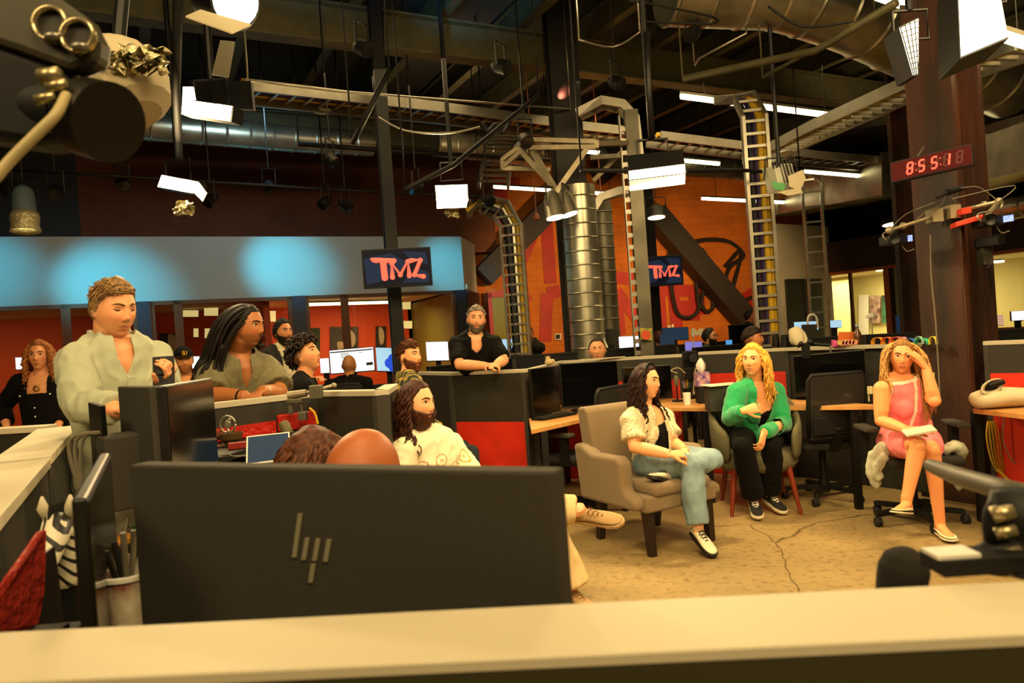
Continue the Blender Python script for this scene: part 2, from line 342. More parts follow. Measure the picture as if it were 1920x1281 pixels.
# ---------------------------------------------------------------- ceiling steel
def Gp(a, b, z): return E1 * a + E2 * b + V((0, 0, z))
m_joist = mat('olive_painted_steel', '4f4a30', .55, .3, var=.2); m_beam = mat('olive_beam', '5b5538', .6, .2, var=.15)
def ibeam(mb, a, b, h, w, t=.03):
    mb.bar(a, b, t, h); up = V((0, 0, h / 2)); mb.bar(V(a) + up, V(b) + up, w, t); mb.bar(V(a) - up, V(b) - up, w, t)
for i in range(-9, 15):
    if i == 0 or 1:
        mb = MB(); ibeam(mb, Gp(i * 1.05 + .3, .5, 5.5), Gp(i * 1.05 + .3, 19, 5.5), .3, .12, .02)
        tag(mb.build('ceiling_joist', m_joist), 'long olive steel joist running under the dark ceiling deck', 'joist', 'steel joists under the ceiling deck')
for i, b in enumerate((4.2, 8.1, 12.0, 15.9)):
    mb = MB(); ibeam(mb, Gp(-8, b, 5.12), Gp(16, b, 5.12), .42, .22, .025)
    tag(mb.build('ceiling_beam', m_beam), ('olive cross beam under the joists, %s' % ('nearest of the four', 'second nearest of the four', 'third of the four from the front', 'farthest of the four, above the back wall')[i]), 'beam', 'cross beams under the joists')
# ================================================================ WALL LETTERS, BRACES, CABLES ON THE ORANGE WALL
OA, OB = V((-.9, 15.35, 0)), V((7.2, 17.4, 0)); OUV = (OB - OA).normalized(); OUN = V((OUV.y, -OUV.x, 0))
def onwall(x, y, off=.07):     # point of the orange wall seen at a photo position
    r = W(x, y, 1) - CAM; o = OA + OUN * off; t = (o - CAM).dot(OUN) / r.dot(OUN); return CAM + r * t
def strip(mb, p, q, w, off=.065, th=.01):
    a = onwall(*p, off); b = onwall(*q, off); d = (b - a).normalized(); n = OUN; s = d.cross(n).normalized()
    mb.obb((a + b) / 2, (b - a) / 2, s * w / 2, n * th)
def letter(segs, label, w=.27):
    mb = MB(); k = 0
    for i, s in enumerate(segs):
        for p, q in zip(s[:-1], s[1:]): strip(mb, p, q, w, .062 + .0015 * k); k += 1
    tag(mb.build('wall_letter', m_letter), label, 'letter', 'red letters painted on the orange wall')
letter([[(905, 345), (975, 345)], [(938, 345), (945, 445)]], 'broken red letter high on the wall, left of the first curved cable ladder')
letter([[(955, 540), (1022, 385), (1032, 532)]], 'big slanted red letter stroke left of the dark middle column, upper row')
letter([[(985, 548), (925, 560)], [(990, 552), (958, 592)]], 'red letter like a Z behind the first curved cable ladder, lower row')
letter([[(1022, 640), (1026, 550), (1050, 545)]], 'red rounded letter just left of the dark middle column, lower row')
letter([[(1135, 521), (1188, 523)], [(1100, 350), (1108, 450)]], 'red horizontal bar of a letter right of the steel ducts, upper row')
letter([[(1162, 628), (1156, 546), (1215, 625), (1210, 545)]], 'red letter N between the ducts and the second ladder pole, lower row')
letter([[(1240, 628), (1236, 545), (1262, 545)], [(1262, 545), (1300, 545), (1304, 575), (1265, 575)], [(1262, 545), (1272, 635)]], 'red letter like an R under the braces, right of the second screen')
letter([[(1310, 540), (1312, 590), (1262, 590)]], 'red hooked letter stroke left of the tangled wall cables')
letter([[(1400, 545), (1425, 590)]], 'short red letter stroke at the right end of the lower row', .3)
m_brace = mat('dark_timber_brace', '20160c', .7, var=.2)
def brace(p, q, label):
    mb = MB(); a = onwall(*p, .35); b = onwall(*q, .35); mb.bar(a, b, .45, .45); tag(mb.build('diagonal_brace', m_brace), label, 'brace', 'dark diagonal wall braces')
brace((905, 520), (1055, 365), 'dark diagonal brace rising behind the first curved cable ladder')
brace((1225, 400), (1402, 605), 'dark diagonal brace falling to the right above the second screen')
brace((1120, 330), (1250, 215), 'dark diagonal brace high up behind the overhead trays')
mb = MB()
for s in ([(1255, 480), (1262, 470), (1310, 465), (1325, 490), (1305, 520)], [(1300, 455), (1330, 450), (1370, 455), (1395, 480), (1370, 500), (1360, 530), (1365, 560), (1385, 500)],
          [(1305, 520), (1308, 560), (1310, 580), (1295, 595), (1272, 590), (1262, 560), (1258, 530)], [(1320, 540), (1315, 570), (1325, 585), (1337, 575), (1335, 545)], [(1360, 500), (1390, 470), (1380, 520), (1368, 562)], [(1375, 570), (1405, 560), (1430, 548)]):
    mb.tube([onwall(*p, .15) for p in s], .045, 6, smooth=4)
tag(mb.build('cable_coil', mat('dark_cable', '1a0e06', .8)), 'dark tangled cables looping over the orange wall beside the long brace', 'cable')

# ================================================================ COLUMNS, POLES, DUCTS
m_rust = mat('rusted_steel_column', '1a1008', .55, .0, c2='46220e', sc=4, stretch=(1, 1, .25), bump=.4, bs=20)
def hcol(name, x, y, d, w, dep, rz, m, label, cat='column', z0=0, z1=5.6):
    p = W(x, y, d); mb = MB(); R = Matrix.Rotation(rz, 3, 'Z')
    def b(cx, cy, sx, sy): c = R @ V((cx, cy, 0)); mb.box(p.x + c.x, p.y + c.y, (z0 + z1) / 2, sx, sy, z1 - z0, rz)
    b(0, 0, .05, dep * .98); b(0, -dep / 2, w, .05); b(0, dep / 2, w, .05)
    mb.box(p.x, p.y, z0 + .02, w * 1.35, dep * 1.35, .04, rz)
    return tag(mb.build(name, m), label, cat, 'steel columns')
hcol('steel_column', 1792, 520, 5.75, .36, .36, .5 + PI / 2, m_rust, 'massive rust-brown steel column at the right, carrying the red clock')
hcol('steel_column', 1732, 520, 8.3, .36, .36, .5, m_rust, 'dark brown steel column just behind and left of the clock column')
hcol('steel_column', 1086, 600, 9.2, .36, .3, .1, m_dark, 'dark steel column in the middle beside the fat spiral duct')
hcol('steel_column', 740, 560, 8.2, .13, .14, .3, m_black, 'slim black column that the left screen hangs on')
hcol('steel_column', 1225, 560, 12.6, .15, .15, .3, m_black, 'thin black column carrying the second screen, behind the ladder pole')
def spiral(name, pts, r, label, m=None, pitch=.3, n=40, seg=None, group='round spiral ducts'):
    mb = MB(); pts = [V(p) for p in pts]; L = sum((b - a).length for a, b in zip(pts[:-1], pts[1:])); k = max(2, int(L / pitch))
    P = []
    for i in range(k):
        for t in (0.0, .06, .12, .9):
            s = (i + t) / k * L; q = 0
            for a, b in zip(pts[:-1], pts[1:]):
                l = (b - a).length
                if s <= q + l + 1e-6: P.append((a + (b - a) * ((s - q) / l), r + (.012 if t in (.06,) else 0))); break
                q += l
    mb.tube([p for p, _ in P], [q for _, q in P], n)
    return tag(mb.build(name, m or m_galv, smooth=2), label, 'duct', group)
p = W(1097, 560, 8.7)
spiral('spiral_duct', [(p.x, p.y, 0), (p.x, p.y, 3.25)], .205, 'fat upright spiral duct in the middle, its top at the metal bracket', pitch=.16)
p = W(1138, 560, 10.2)
spiral('spiral_duct', [(p.x, p.y, 0), (p.x, p.y, 3.3)], .15, 'second upright spiral duct half hidden behind the fat one', m_galvd, .16)
spiral('spiral_duct', [W(225, 232, 9.5), W(560, 262, 10.8), W(700, 270, 11.4)], .19, 'long overhead spiral duct above the brown wall on the left')
spiral('spiral_duct', [W(815, 268, 11.2), W(1035, 292, 12.2)], .2, 'overhead spiral duct ending behind the middle column', m_galv)
spiral('spiral_duct', [W(1130, 300, 12.5), W(1420, 318, 13.5)], .2, 'overhead spiral duct between the hanging light bank and the yellow cable ladder', m_galvd)
spiral('spiral_duct', [W(1250, -30, 6.8), W(1470, -20, 7), W(1600, 25, 7.2), W(1730, 85, 7.5), W(1900, 160, 8)], .37, 'biggest round duct, bending down across the ceiling at upper right', m_galv, .35)
spiral('spiral_duct', [W(1790, 412, 11), W(1960, 380, 9)], .14, 'thin round duct low at the far right, behind the clock column', m_galv)
def rduct(pts, w, h, label, m=m_galvd):
    mb = MB()
    for a, b in zip(pts[:-1], pts[1:]):
        mb.bar(a, b, w, h); n = max(1, int((b - a).length / 1.2))
        for i in range(n + 1): c = a + (b - a) * (i / n); d = (b - a).normalized() * .02; mb.bar(c - d, c + d, w + .06, h + .06)
    return tag(mb.build('rectangular_duct', m), label, 'duct', 'square metal ducts on the right')
rduct([W(1490, 372, 15), W(1700, 325, 11.5)], .8, .62, 'square metal duct above the concrete wall, left of the clock column', m_galv)
rduct([W(1775, 330, 9.5), W(2010, 262, 7.5)], .7, .5, 'square metal duct right of the clock column', m_galv)
rduct([W(1440, 250, 14), W(1690, 215, 12)], .5, .35, 'dull square duct behind the fluorescent tubes at upper right', m_galvd)

# ---------------------------------------------------------------- cable ladders
def ladder(pts, w, side, label, rung=.23, cables=(), smooth=0, mat_=m_silver, rail=.035, deep=.1, cat='cable ladder', back=True):
    t = T('cable_ladder', label, cat, pts[0]); pts = [V(p) for p in pts]
    if smooth: pts = cat_(pts, smooth)
    side = V(side).normalized(); mb = MB(); n = len(pts)
    def fr(i):
        tg = (pts[min(i + 1, n - 1)] - pts[max(i - 1, 0)]).normalized(); sd = (side - tg * side.dot(tg)).normalized(); return sd, sd.cross(tg).normalized()
    for s in (-1, 1):
        rs = []
        for i in range(n):
            sd, nn = fr(i); c = pts[i] + sd * s * w / 2; rs.append([c + sd * a * rail / 2 + nn * b * deep / 2 for a, b in ((-1, -1), (1, -1), (1, 1), (-1, 1))])
        mb.rings(rs)
    mb.build('side_rails', mat_, t)
    rg = MB(); acc = 0
    for i in range(n - 1):
        a, b = pts[i], pts[i + 1]; l = (b - a).length; sd, nn = fr(i); s = rung - acc
        while s < l: c = a + (b - a) * (s / l); rg.bar(c - sd * w / 2, c + sd * w / 2, .03, .03, nn); s += rung
        acc = (acc + l) % rung
    tag(rg.build('rungs', mat_, t))
    for k, (o, r, m) in enumerate(cables):
        c = MB(); c.tube([pts[i] + fr(i)[0] * o + fr(i)[1] * (.04 * CS) for i in range(n)], r, 6); c.build('cable_run', m, t)
    return t
cat_ = cat; CS = -1
m_blk = mat('black_cable', '0a0a10', .6); m_vio = mat('violet_cable', '2a1a4a', .6)
def vp(x, y, d, z): p = W(x, y, d); return V((p.x, p.y, z))
a = W(1437, 560, 7.9)
ladder([(a.x, a.y, 0), (a.x, a.y, 3.7), (a.x - .05, a.y + .12, 3.95), (a.x - .15, a.y + .5, 4.05)], .24, (1, -.1, 0), 'tall aluminium cable ladder with yellow cables, standing right of the second screen', .135,
       [(.05, .035, m_yel), (.0, .03, m_vio), (-.06, .03, m_blk), (.1, .02, m_yel)])
a = W(1206, 560, 8.4)
t = T('ladder_pole', 'tall grey channel pole with short side rungs, in front of the second screen', 'pole', (a.x, a.y, 0))
mb = MB(); mb.box(a.x, a.y, 2.0, .15, .12, 4.0); mb.build('channel', m_galvd, t)
mb = MB()
for i in range(22): mb.box(a.x - .105, a.y - .02, .95 + i * .135, .06, .03, .05)
mb.box(a.x - .135, a.y, 2.4, .012, .08, 3.1); mb.build('rungs', m_silver, t)
a = W(968, 560, 10.3)
ladder([(a.x, a.y, 0), (a.x, a.y, 3.05), (a.x - .12, a.y, 3.3), (a.x - .35, a.y, 3.38), (a.x - .6, a.y + .05, 3.36)], .30, (1, -.25, 0), 'curved cable ladder with yellow cables, standing left of the middle column', .14,
       [(.08, .035, m_yel), (-.05, .06, m_blk), (.02, .03, m_silver)])
a = W(1535, 560, 12.6)
ladder([(a.x, a.y, 0), (a.x, a.y, 3.75), (a.x - .1, a.y + .2, 4.0), (a.x - .2, a.y + .6, 4.05)], .3, (1, -.2, 0), 'bare silver ladder against the grey concrete wall', .26)
# arched ladder at the top of the pole and its neighbours
ladder([W(1085, 215, 8.6), W(1130, 193, 8.5), W(1165, 200, 8.5), W(1188, 225, 8.5), W(1196, 300, 8.5)], .22, (0, 1, .0), 'arched cable ladder bending down beside the middle column', .16)
ladder([W(1105, 405, 9.6), W(1125, 372, 9.6), W(1160, 360, 9.6), W(1190, 358, 9.6)], .2, (0, 1, 0), 'small curved cable ladder to the right of the fat duct', .16)
ladder([W(445, 172, 7.6), W(820, 212, 9.2), W(1080, 245, 10.3), W(1185, 256, 10.6)], .45, (-.3, 1, 0), 'long overhead cable tray with yellow cables crossing the middle', .2, [(-.15, .05, m_yel), (-.06, .04, m_yel), (.05, .04, m_vio), (.14, .03, m_yel)], rail=.03, deep=.12)
ladder([W(1225, 262, 10.7), W(1520, 298, 11.5), W(1700, 312, 12)], .45, (-.3, 1, 0), 'overhead cable tray running right from the ladder pole', .2, [(-.1, .04, m_yel), (.05, .05, m_vio)], deep=.12)
ladder([W(1420, 300, 11), W(1560, 232, 8.4), W(1760, 145, 6.6), W(1950, 80, 5.6)], .42, (1, .3, 0), 'cable tray rising to the upper right corner behind the clock column', .18, [(-.1, .04, m_yel), (0, .05, m_yel)], deep=.12)
ladder([W(925, 350, 10), W(935, 280, 10.6), W(970, 240, 11.2)], .4, (1, 0, 0), 'short sloping ladder tray above the first curved ladder', .13)
ladder([W(1800, 262, 11), W(1950, 222, 9)], .35, (1, .3, 0), 'short cable tray at the far right edge', .2, deep=.12)

# ---------------------------------------------------------------- steel bracket around the middle column
m_brk = mat('raw_steel_bracket', '9a8f74', .5, .6, var=.2)
t = T('wall_bracket', 'welded steel bracket frame around the middle column', 'bracket', W(1060, 270, 8.3))
def seg(pairs, w, m, name, par):
    mb = MB()
    for a, b in pairs: mb.bar(W(*a), W(*b), w, w)
    return mb.build(name, m, par)
seg([((992, 262, 8.2), (1118, 266, 8.0)), ((992, 277, 8.2), (1118, 276, 8.0)), ((992, 258, 8.2), (993, 280, 8.2)), ((1118, 264, 8.0), (1118, 278, 8.0)), ((1118, 270, 8.0), (1185, 268, 8.4)), ((995, 262, 8.2), (1030, 272, 9.0))], .05, m_brk, 'top_rail', t)
seg([((942, 300, 8.6), (972, 278, 8.5)), ((942, 315, 8.6), (975, 286, 8.5)), ((942, 298, 8.6), (943, 318, 8.6)), ((972, 278, 8.5), (1035, 348, 8.3)), ((942, 316, 8.6), (1032, 318, 8.6))], .05, m_brk, 'left_arm', t)
seg([((1100, 280, 8.0), (1043, 360, 8.0)), ((1043, 360, 8.0), (1000, 285, 8.3)), ((1043, 360, 8.0), (1050, 368, 8.0))], .055, m_brk, 'brace_arm', t)
seg([((1110, 295, 8.6), (1165, 292, 9.0)), ((1165, 285, 9.0), (1112, 340, 9.0))], .05, m_brk, 'right_arm', t)

# ================================================================ LIGHT FITTINGS
def emis(name, c, s): return mat(name, c, .5, e=s, ec=c)
m_tube = emis('fluorescent_diffuser', 'fff0b8', 5.0); m_led = emis('lit_panel', 'fff3c8', 9.0)
def fluo(a, b, label, w=.11, drop=True):
    a, b = V(a), V(b); t = T('fluorescent_light', label, 'ceiling light', (a + b) / 2, 'long fluorescent ceiling lights')
    up = V((0, 0, .035)); mb = MB(); mb.bar(a, b, w, .06); mb.build('diffuser', m_tube, t, bevel=.02)
    mb = MB(); mb.bar(a + up, b + up, w * 1.05, .03); mb.build('housing', m_galvd, t)
    for q in (.15, .85): c = a + (b - a) * q; mb = MB(); mb.cyl(c + up, (c.x, c.y, 5.7), .006, n=5); mb.build('hanger', m_dark, t)
    return t
fluo(W(1275, 180, 9.5), W(1598, 221, 9.0), 'brightest long fluorescent light passing behind the tall yellow ladder')
fluo(W(1098, 284, 13), W(1350, 307, 12.5), 'fluorescent light beside the top of the ladder pole')
fluo(W(1508, 321, 12.5), W(1690, 336, 11.8), 'fluorescent light running left from behind the clock')
fluo(W(1315, 372, 15), W(1504, 381, 14.6), 'lowest fluorescent light, above the braces')
fluo(W(925, 350, 14.2), W(1182, 366, 14.2), 'fluorescent light behind the column bracket, above the orange wall')
fluo(W(1822, 256, 8.6), W(1960, 279, 8.2), 'fluorescent light right of the clock')
fluo(W(1640, -12, 5.9), W(1960, 92, 5.4), 'nearest fluorescent light at the upper right, behind the softbox', .16)
fluo(ro(4.7, 1.2, 2.42), ro(6.6, 1.6, 2.42), 'office ceiling light seen through the right office window')
fluo(ro(.5, 1.0, 2.42), ro(1.9, 3.4, 2.42), 'office ceiling light in the far right office')
fluo(off(4.4, 1.6, 2.38), off(6.4, 2.0, 2.38), 'office ceiling light behind the glass beneath the blue band')
def panel_light(name, quad, label, m=m_led, flaps=(), thick=.1, foil=None, hang=None, watt=0, aim=None, group='studio panel lights'):
    q = [V(p) for p in quad]; c = sum(q, V()) / 4; n = (q[1] - q[0]).cross(q[3] - q[0]).normalized()
    if n.dot(CAM - c) < 0: n = -n
    t = T(name, label, 'studio light', c, group)
    mb = MB(); mb.prism([p - n * .005 for p in q], n * .004); mb.build('light_face', m, t)
    mb = MB(); mb.prism([p + (p - c) * .05 - n * (thick + .006) for p in q], n * thick); mb.build('housing', m_blackm, t)
    for f in flaps: mb = MB(); mb.prism([V(p) for p in f[0]], -n * .006); mb.build('barn_door', f[1], t)
    if foil: mb = MB(); foilmesh(mb, *foil); mb.build('foil', m_foil, t, smooth=True)
    if hang: mb = MB(); mb.cyl(hang, (hang.x, hang.y, 5.7), .025, n=8); mb.tube([hang + V((-.12, 0, 0)), hang + V((-.12, 0, -.2)), hang + V((.12, 0, -.2)), hang + V((.12, 0, 0)), hang + V((-.12, 0, 0))], .012, 6); mb.build('yoke', m_blackm, t)
    if watt: area('panel_lamp', c + n * .12, aim, (q[1] - q[0]).length, (q[3] - q[0]).length, watt)
    return t
def foilmesh(mb, x0, y0, x1, y1, d, n=9, amp=.05):
    rnd = random.Random(x0); P = []
    for i in range(n):
        for j in range(n):
            a = W(x0 + (x1 - x0) * i / (n - 1), y0 + (y1 - y0) * j / (n - 1), d + rnd.uniform(-amp, amp)); P.append(a + V((rnd.uniform(-.02, .02), 0, rnd.uniform(-.02, .02))))
    B = [p + V((0, .01, 0)) for p in P]; fs = []
    for i in range(n - 1):
        for j in range(n - 1):
            a = i * n + j; fs += [(a, a + n, a + n + 1, a + 1), (a + 1 + n * n, a + n + 1 + n * n, a + n + n * n, a + n * n)]
    mb.add(P + B, fs)
panel_light('led_panel_light', [W(342, 186, 5.2), W(434, 199, 5.0), W(430, 227, 5.0), (W(340, 213, 5.2))], 'blazing panel light hanging beside the white lantern', flaps=[([W(343, 163, 5.15), W(362, 163, 5.1), W(366, 187, 5.1), W(342, 186, 5.15)], m_led)], hang=W(395, 150, 5.3), watt=60, aim=(-1, 3, .8))
panel_light('led_panel_light', [W(303, 328, 7), W(370, 341, 6.8), W(361, 362, 6.8), W(295, 350, 7)], 'bright tilted panel light over the blue band, left of the left screen', flaps=[([W(372, 341, 6.75), W(388, 362, 6.6), W(380, 378, 6.6), W(362, 360, 6.75)], m_white)], foil=(327, 378, 362, 404, 6.7), hang=W(332, 300, 7.1), watt=50, aim=(-1.5, 4, 1))
panel_light('led_panel_light', [W(816, 348, 8), W(876, 346, 8), W(877, 376, 7.9), W(819, 376, 7.9)], 'square glowing panel light hanging above the right end of the blue band', flaps=[([W(819, 377, 7.9), W(877, 377, 7.9), W(874, 389, 7.7), W(819, 391, 7.7)], mat('bright_white_flap', 'fff6dc', .5))], foil=(836, 391, 861, 407, 7.8), hang=W(845, 305, 8.1), watt=70, aim=(-.6, 5, 1))
panel_light('tube_light_bank', [W(1179, 321, 5.6), W(1284, 308, 5.5), (W(1285, 324, 5.5)), W(1180, 337, 5.6)], 'wide bank light with a black hood, hanging in front of the ladder pole', flaps=[([W(1180, 339, 5.6), W(1285, 326, 5.5), W(1284, 345, 5.45), W(1181, 358, 5.55)], mat('bright_white_flap')), ([W(1175, 292, 5.7), W(1280, 280, 5.6), W(1284, 307, 5.45), W(1179, 320, 5.55)], m_black)], hang=W(1222, 262, 5.7), watt=70, aim=(1.2, 4.4, .8))
# softbox at upper right
panel_light('softbox', [W(1797, -40, 3.9), W(1868, -50, 3.9), W(1890, 68, 3.8), W(1803, 105, 3.8)], 'big glowing softbox behind the top of the rusty column, right half', thick=.2, hang=W(1840, -60, 4.1))
SB = panel_light('softbox', [W(1687, 52, 4.9), W(1722, 35, 4.9), W(1722, 138, 4.9), W(1712, 140, 4.9)], 'glowing softbox with a grid on the left side of the rusty column', thick=.2, hang=W(1705, 20, 5.05))
mb = MB()
for i in range(9):
    a, b = (W(1687 + i * 25 / 9, 52 + i * 88 / 9, 4.86), W(1724, 38 + i * 100 / 9, 4.86)); mb.bar(a, b, .006, .006)
for i in range(4): mb.bar(W(1688 + i * 9, 50 - i * 4, 4.86), W(1713 + i * 3, 140, 4.86), .006, .006)
mb.build('fabric_grid', m_blackm, SB)
# white lantern (chimera) upper left
c = W(225, 165, 3.1); t = T('lantern_softbox', 'big cream white round lantern light wrapped in foil at upper left', 'studio light', c)
mb = MB(); prof = [(.02, -.21), (.11, -.19), (.17, -.13), (.20, -.05), (.20, .03), (.17, .11), (.11, .15), (.02, .16)]
mb.lathe(c, prof, (.5, -.1, -1), 14); mb.build('lantern_cloth', mat('cream_lantern_cloth', 'a89c80', .9), t)
mb = MB(); foilmesh(mb, 175, 88, 312, 136, 2.92, 16, .05); mb.build('foil', m_foil, t, smooth=True)
mb = MB(); mb.tube([c + V((0, 0, .15)), c + V((0, .1, .5)), c + V((0, .1, 2.0))], .03, 8); mb.build('hanging_pole', m_blackm, t)
# open faced fresnel with barn doors at the top
t = T('fresnel_light', 'studio light with open white barn doors, cut by the top edge of the picture', 'studio light', W(430, 0, 4.2), 'studio spot lights')
mb = MB(); mb.lathe(W(400, -10, 4.3), [(.16, 0), (.17, .05), (.17, .2), (.15, .22)], (W(450, 5, 4.2) - W(400, -10, 4.3)), 20); mb.build('housing', m_blackm, t, smooth=2)
mb = MB(); mb.lathe(W(440, 2, 4.15), [(.01, 0), (.13, .0), (.135, .02), (.01, .03)], (W(455, 5, 4.1) - W(440, 0, 4.15)), 20); mb.build('lens', m_led, t)
mb = MB(); mb.prism([W(348, 33, 4.1), W(376, 21, 4.1), W(470, 48, 4.0), W(435, 64, 4.0)], (0, 0, .01)); mb.build('barn_door', mat('grey_barn_door', 'b8ac8c', .6), t)
mb = MB(); mb.cyl(W(400, -40, 4.3), W(400, -300, 4.3), .03); mb.build('yoke', m_blackm, t)
tag(MB().add([W(413, 75, 5), W(440, 78, 5), W(428, 145, 5), W(397, 140, 5)] + [p + V((0, .01, 0)) for p in (W(413, 75, 5), W(440, 78, 5), W(428, 145, 5), W(397, 140, 5))], [(0, 1, 2, 3), (7, 6, 5, 4), (0, 4, 5, 1), (1, 5, 6, 2), (2, 6, 7, 3), (3, 7, 4, 0)]).build('hanging_card', mat('grey_card', '7a7460', .7)), 'pale grey card hanging under the open barn doors', 'card')
mb = MB(); mb.prism([W(355, 150, 5.6), W(470, 152, 5.5), W(475, 205, 5.4), (W(360, 200, 5.5))], (0, .05, 0)); hg = W(400, 150, 5.6); mb.cyl(hg, (hg.x, hg.y, 5.7), .01); tag(mb.build('black_flag', m_black), 'large black cloth flag behind the blazing panel light', 'flag')
# par cans
def par(x, y, d, dr, label, m=m_black, lens=None, L=.28, r=.1, name='par_light', skirt=None, hang=True):
    c = W(x, y, d); dr = V(dr).normalized(); t = T(name, label, 'studio light', c, 'small hanging studio cans')
    mb = MB(); mb.lathe(c - dr * L * .6, [(r * .3, 0), (r * .75, .04), (r * .95, L * .4), (r, L * .9), (r * 1.05, L)], dr, 16); mb.build('housing', m, t, smooth=2)
    mb = MB(); mb.lathe(c + dr * L * .41, [(.002, 0), (r * .92, 0), (r * .92, .005), (.002, .006)], dr, 16); mb.build('lens', lens or mat('dark_lens', '1a1a1a', .1), t)
    mb = MB(); s = dr.cross(V((0, 0, 1))); s = s.normalized() if s.length > .1 else V((1, 0, 0)); mb.tube([c + s * r * 1.1, c + s * r * 1.1 + V((0, 0, .22)), c - s * r * 1.1 + V((0, 0, .22)), c - s * r * 1.1], .01, 6)
    if hang: mb.cyl(c + V((0, 0, .22)), (c.x, c.y, 5.7), .010, n=8)
    mb.build('yoke', m_blackm, t)
    if skirt: sk = MB(); sk.lathe(c + dr * L * .35, [(r * 1.1, 0), (r * 1.25, .05), (r * 1.15, .14), (r * 1.3, .2)], dr, 14, caps=False); sk.build('foil_skirt', m_foil, t, smooth=True, solid=.004)
    return t
par(45, 380, 7.5, (.05, -.1, -1), 'hanging lamp with a foil skirt, its metal washed cyan, at the far left', mat('grey_blue_can', '5c7078', .5), m_led, .3, .11, skirt=1)
par(1038, 388, 8.0, (.12, -.1, -1), 'left one of two steel cans blazing on the middle column', m_galvd, m_led, .3, .11, 'steel_can_light', hang=False)
par(1062, 384, 8.0, (.25, -.1, -1), 'right one of two steel cans on the middle column', m_galvd, m_led, .28, .1, 'steel_can_light', hang=False)
spot('can_lamp', W(1045, 412, 7.9), W(1095, 520, 8.3), 40, 70, (1, .85, .5))
par(1230, 398, 11, (0, -.1, -1), 'glowing dome pendant right of the ladder pole', m_dark, m_tube, .2, .14, 'dome_pendant')
par(1675, 412, 13, (0, -.1, -1), 'bright dome pendant over the right fascia', m_dark, m_tube, .2, .2, 'dome_pendant')
for i, (x, y, d, v, s) in enumerate(((230, 345, 8.5, (.5, -.6, -.5), 'left of the tilted panel light'), (395, 375, 8.5, (-.4, -.6, -.6), 'just right of the tilted panel light'), (505, 350, 9, (.3, -.5, -.6), 'small, over the middle of the blue band'),
        (610, 380, 9, (-.5, -.5, -.5), 'over the blue band, foil wrapped'), (648, 385, 9, (.6, -.3, -.5), 'left of the left screen column'), (780, 352, 8.6, (-.7, -.5, -.3), 'left of the square panel light'),
        (915, 375, 9.5, (.5, -.5, -.5), 'left of the first curved ladder top'), (620, 300, 8, (.6, -.2, -.6), 'on a thin pipe left of the screen column'), (105, 360, 7.6, (.3, -.6, -.5), 'right of the foil skirted lamp'), (15, 352, 7.6, (-.3, -.6, -.4), 'left of the foil skirted lamp'),
        (985, 262, 7.8, (.2, -.6, -.5), 'behind the bracket top rail'), (680, 90, 6.5, (.6, -.4, -.4), 'on the near beam, left'), (940, 125, 6.8, (.6, -.4, -.3), 'on the near beam, middle'), (1155, 155, 7.5, (.5, -.5, -.4), 'right of the middle column top'), (1300, 62, 6.8, (-.5, -.5, -.4), 'under the big round duct'))):
    par(x, y, d, v, 'small black studio can, ' + s, m_black, None, .18, .07, hang=(i not in (11, 12)))
# open light with green gel right of tall ladder
c = W(1462, 335, 7.0); t = T('gelled_fixture', 'studio lamp with white fins, green gel and folded barn doors, right of the yellow ladder', 'studio light', c)
mb = MB(); mb.obb(c, (.1, .04, .03), (-.03, .09, .02), (-.02, 0, .12)); mb.build('housing', mat('finned_white_housing', 'b8b8a4', .5), t, bevel=.01)
mb = MB()
for i in range(6): q = c + V((-.08 + i * .032, -.1, .04)); mb.obb(q, (.004, 0, 0), (0, .012, 0), (-.02, 0, .1))
mb.build('fins', m_dark, t)
mb = MB(); mb.prism([W(1446, 340, 6.85), W(1474, 345, 6.85), W(1470, 358, 6.85), W(1450, 354, 6.85)], (0, .004, 0)); mb.build('gel', mat('green_gel', '2c8a3c', .4), t)
mb = MB(); mb.prism([W(1478, 330, 6.8), W(1505, 318, 6.8), W(1511, 335, 6.8), W(1500, 358, 6.8), W(1480, 350, 6.8)], (0, .01, 0)); mb.prism([W(1456, 360, 6.75), W(1500, 352, 6.75), W(1506, 362, 6.7), W(1478, 367, 6.7)], (0, .01, 0)); mb.build('barn_door', mat('grey_barn_door'), t)
mb = MB(); mb.cyl(c + V((0, 0, .1)), (c.x, c.y, 5.7), .02); mb.tube([c + V((-.15, 0, 0)), c + V((-.12, 0, .2)), c + V((.15, 0, .2)), c + V((.18, 0, 0))], .01, 6); mb.build('yoke', m_blackm, t)
# pipes, conduits, hangers in the ceiling
def pipe(pts, r, label, m=m_dark, name='lighting_pipe', smooth=0, cat='pipe', group='ceiling pipes'):
    mb = MB(); mb.tube([W(*p) for p in pts], r, 8, smooth=smooth)
    if cat in ('pipe',):
        q = W(*pts[0]); q2 = W(*pts[-1])
        for q in (q, q2):
            if q.z < 5.5: mb.cyl(q, (q.x, q.y, 5.7), .008, n=6)
    return tag(mb.build(name, m, smooth=True), label, cat, group)
pipe([(-20, 318, 8), (215, 330, 8.3), (560, 352, 9), (900, 370, 10)], .02, 'thin lighting pipe across the brown wall over the blue band')
pipe([(465, 150, 6.4), (640, 172, 7), (1070, 205, 9)], .012, 'thin rod above the long overhead cable tray', m_silver)
pipe([(560, 270, 9), (760, 285, 9.6), (1030, 300, 10.6)], .03, 'dark pipe below the left spiral duct')
pipe([(1010, 178, 7.6), (850, 310, 6.8), (760, 355, 6.4)], .022, 'slanting dark pole crossing behind the square panel light', m_black)
pipe([(730, 130, 6.4), (660, 270, 6.4)], .025, 'slanting black pole hanging left of the middle, near the flag', m_black)
pipe([(1090, 320, 6), (1400, 320, 7.5), (1500, 325, 8)], .02, 'black horizontal pipe behind the bank light', m_black)
